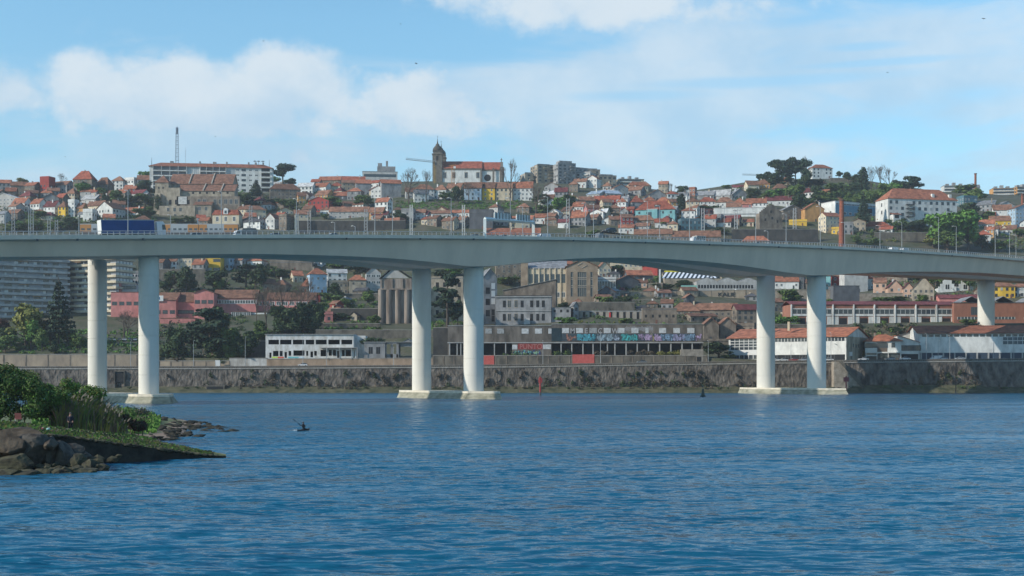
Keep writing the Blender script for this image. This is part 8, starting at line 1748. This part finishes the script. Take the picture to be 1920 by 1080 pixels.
def kayak():
    D = H0*F/(808-YH); X = wx(568.5, D); k = thing('kayak', 'kayak', label='low dark narrow kayak in the open river carrying one paddler', loc=(X, D, .0), rz=radians(82)); b = MB().use(mat('kayak_hull', (.03, .035, .045), .35, 0)); b.sm = True; n = 14; ring = []
    for i in range(n+1):
        f = i/n*2-1; w = .30*(1-abs(f)**2.2)+.01; ring += [(f*2.4, -w, .10+.06*f*f), (f*2.4, -w*.6, .20+.08*f*f), (f*2.4, w*.6, .20+.08*f*f), (f*2.4, w, .10+.06*f*f), (f*2.4, 0, -.12+.12*f*f)]
    b.add(ring, [(i*5+j, i*5+(j+1) % 5, (i+1)*5+(j+1) % 5, (i+1)*5+j) for i in range(n) for j in range(5)]); b.build('hull', None, k)
    b = MB().use(M_dark); b.lathe([(.30, .2), (.32, .26), (.24, .27)], 14); b.build('cockpit_rim', None, k)
    t = thing('person', 'person', label='paddler in dark top sitting in the kayak with paddle raised to the left', loc=(X, D, .12), rz=radians(12))
    V_ = [Vector((0, 0, .1))]; R_ = [.17]; E_ = []; ch = chain(V_, E_, R_, 0, [(0, 0, .3), (.01, 0, .48), (.01, 0, .62)], [.16, .19, .15]); hd = chain(V_, E_, R_, ch, [(.01, 0, .72), (.0, -.01, .82), (0, -.01, .94)], [.06, .095, .085])
    a1 = chain(V_, E_, R_, ch, [(-.2, 0, .62), (-.36, -.12, .56), (-.50, -.22, .72)], [.075, .055, .042]); hand(V_, E_, R_, a1, (-.53, -.24, .76), (-.7, -.4, .6), 1)
    a2 = chain(V_, E_, R_, ch, [(.2, 0, .60), (.26, -.18, .42), (.05, -.34, .36)], [.075, .055, .042]); hand(V_, E_, R_, a2, (.02, -.36, .36), (-1, -.3, .2), -1)
    for s in (-1, 1): chain(V_, E_, R_, 0, [(s*.1+.2, 0, .08), (s*.08+.75, 0, .12)], [.1, .07])
    bd = skin_body('body', V_, E_, R_, mat('black_wetsuit', (.012, .014, .018), .7, 0), t)
    f = MB().use(M_skin); f.lathe([(.04, -.055), (.085, -.03), (.09, .02), (.05, .06)], 12, (0, -.03, .86)); f.build('face', None, bd)
    h = MB().use(M_dark); h.sm = True; h.lathe([(.10, .86), (.11, .92), (.10, .98), (.04, 1.02)], 14); h.build('cap', None, t)
    p = thing('paddle', 'paddle', label='double-bladed dark paddle held slanting up to the left by the kayaker', loc=(X, D, .12), rz=radians(12)); b = MB().use(M_dmetal); A, B_ = Vector((-.95, -.50, 1.12)), Vector((.45, -.30, .10)); b.cyl(A, B_, .018, n=6); b.build('shaft', None, p)
    for q, d in ((A, (A-B_).normalized()), (B_, (B_-A).normalized())):
        b = MB().use(mat('paddle_blade', (.03, .03, .035), .5, 0)); u = Vector((0, .3, 1)).cross(d).normalized()*.09; v = d.cross(u).normalized()*.012
        P = [q-u*.3, q+u*.3, q+d*.22+u, q+d*.42+u*.7, q+d*.42-u*.7, q+d*.22-u]; m_ = len(P); b.add([a+v for a in P]+[a-v for a in P], [tuple(range(m_)), tuple(range(2*m_-1, m_-1, -1))]+[(i+m_, (i+1) % m_+m_, (i+1) % m_, i) for i in range(m_)]); b.build('blade', None, p)
    R = random.Random(3); b = MB().use(mat('white_spray', (.7, .74, .76), .6, 0))
    for i in range(70): r = R.uniform(.01, .04); c = (X-.9+R.gauss(0, .35), D-.5+R.gauss(0, .2), abs(R.gauss(.05, .12))); b.add(*rock_v(R, r, c, (1, 1, 1), 1))
    stuff(b.build('paddle_splash'), 'splash', 'small white splash on the water left of the kayaker')
    b = MB().use(mat('white_spray', (.7, .74, .76), .6, 0))
kayak()
def small_things():
    D = 103.5; X = wx(35, D); z = max(nz_(X, D), wz(795.5, D)); t = thing('folding_chair', 'chair', label='faded red folding chair on the grass at the left end of the bank', loc=(X, D, z), rz=.5); m = mat('faded_red_cloth', (.36, .11, .08), .9, .1)
    b = MB().use(m); b.box(-.25, .25, -.25, .22, .40, .44); b.build('seat', None, t); b = MB().use(m); b.add([(-.25, .22, .44), (.25, .22, .44), (.25, .38, .9), (-.25, .38, .9), (-.25, .25, .44), (.25, .25, .44), (.25, .41, .9), (-.25, .41, .9)], [(0, 1, 2, 3), (5, 4, 7, 6), (3, 2, 6, 7), (0, 3, 7, 4), (1, 5, 6, 2)]); b.build('backrest', None, t)
    for sx in (-.25, .25): b = MB().use(M_metal); b.bar((sx, -.25, 0), (sx, .25, .45), .03); b.bar((sx, .28, 0), (sx, -.22, .42), .03); b.build('leg', None, t)
    for x, y, c, lab in ((80, 805, (.26, .05, .07), 'small crimson bag lying on the grass left of the standing person'), (91, 805.5, (.25, .45, .42), 'small pale green bag lying on the grass beside the crimson one')):
        D = 101; X = wx(x, D); z = wz(y+2, D); t = thing('bag', 'bag', label=lab, loc=(X, D, z), group='bags on the bank'); b = MB().use(mat('bag_%d' % x, c, .8, .1)); R = random.Random(x); b.sm = True; b.add(*rock_v(R, .15, (0, 0, .10), (1.3, .7, .85), 2)); b.build('sack', None, t); b = MB().use(M_frame); b.bar((-.1, 0, .2), (.1, 0, .25), .03); b.build('strap', None, t)
small_things()
def birds():
    m = mat('bird_dark', (.03, .03, .035), .9, 0)
    for x, y, D, sp, tilt, lab in ((1844, 35, 240, 1.0, .6, 'dark bird flying near the top right corner'), (780, 119, 220, .8, -.9, 'small dark bird flying above the church'), (751, 45, 300, 1.1, .1, 'tiny bird gliding near the top left of centre'), (1664, 136, 320, 1.0, .3, 'tiny bird flying in the right part of the sky'), (494, 77, 300, .8, .5, 'tiny bird high in the left part of the sky'), (404, 256, 330, 1.1, 0, 'small bird gliding above the white apartment block'), (122, 294, 330, .9, .2, 'tiny bird low in the sky at the left')):
        t = thing('bird', 'bird', label=lab, loc=WP(x, y, D), group='birds in the sky'); t.rotation_euler = (tilt*.5, tilt, tilt*2); t.scale = (.55, .55, .55)
        b = MB().use(m); b.sm = True; b.cyl((-.22, 0, 0), (.02, 0, .02), .03, .09, 8); b.cyl((.02, 0, .02), (.25, 0, 0), .09, .04, 8); b.cyl((.25, 0, 0), (.36, 0, -.01), .05, .01, 6); b.build('body', None, t)
        for s in (-1, 1): b = MB().use(m); b.add([(-.12, 0, .03), (.14, 0, .03), (.1, s*.35*sp, .16), (-.02, s*.75*sp, .06), (-.12, s*.38*sp, .14), (-.12, 0, .01), (.14, 0, .01), (.1, s*.35*sp, .14), (-.02, s*.75*sp, .04), (-.12, s*.38*sp, .12)], [(0, 1, 2, 3, 4), (9, 8, 7, 6, 5), (0, 1, 6, 5), (1, 2, 7, 6), (2, 3, 8, 7), (3, 4, 9, 8), (4, 0, 5, 9)]); b.build('wing', None, t)
birds()
# ================================================================ air
def haze():
    m = bpy.data.materials.new('haze'); m.use_nodes = True; t = m.node_tree; t.nodes.clear(); o = t.nodes.new('ShaderNodeOutputMaterial'); v = t.nodes.new('ShaderNodeVolumePrincipled')
    v.inputs['Color'].default_value = (.80, .88, .96, 1); v.inputs['Density'].default_value = .00010; v.inputs['Anisotropy'].default_value = .1; t.links.new(v.outputs[0], o.inputs['Volume'])
    b = MB().use(m); b.box(-9500, 9500, -2700, 9700, -4, 245); h = b.build('haze'); stuff(h, 'haze', 'thin pale blue haze hanging over the river and the hillside town')
    h.display_type = 'WIRE'; SC.cycles.volume_bounces = 0
haze()
# ================================================================ labels that single each thing out
def zone(x, y):
    up = y < 462
    if up:
        for lim, s in ((280, 'left of the white apartment block'), (515, 'around the stone convent'), (800, 'between apartment block and church'), (1005, 'below the twin-towered church'), (1190, 'below the stepped beige flats'), (1300, 'around the turquoise villa'), (1440, 'behind the white warehouse'), (1650, 'below the hilltop pines'), (9999, 'around the white hospital')):
            if x < lim: return s
    for lim, s in ((290, 'behind the leftmost pier'), (770, 'under the left bridge span'), (1430, 'under the middle bridge span'), (9999, 'under the right bridge span')):
        if x < lim: return s
ORD = ['leftmost', 'second from left', 'third from left', 'fourth from left', 'fifth from left', 'sixth from left', 'seventh from left', 'eighth from left', 'ninth from left', 'tenth from left']
def finish_labels():
    G = {}
    for o, d, at in REG:
        if 'label' in o.keys() or not d: continue
        G.setdefault((d, zone(*at)), []).append((at[0], at[1], o))
    for (d, z), L_ in G.items():
        L_.sort(key=lambda q: (q[0], q[1])); n = len(L_)
        for i, (_, _, o) in enumerate(L_):
            if n == 1: o['label'] = f'{d} {z}'
            elif i == n-1: o['label'] = f'{d} {z}, rightmost of {n}'
            else: o['label'] = f'{d} {z}, {ORD[i] if i < 10 else str(i+1)+"th from left"}'
finish_labels()
SHORT = ((' tiled', ''), ('between apartment block and church', 'left of the church'), ('below the twin-towered church', 'below the church'), ('left of the white apartment block', 'left of white flats'), ('below the stepped beige flats', 'below the beige flats'), (' of the ', ' of '), (' the ', ' '))
for o, d, at in REG:
    l = o.get('label', '')
    for a, b in SHORT:
        if len(l.split()) > 16: l = l.replace(a, b)
    o['label'] = l
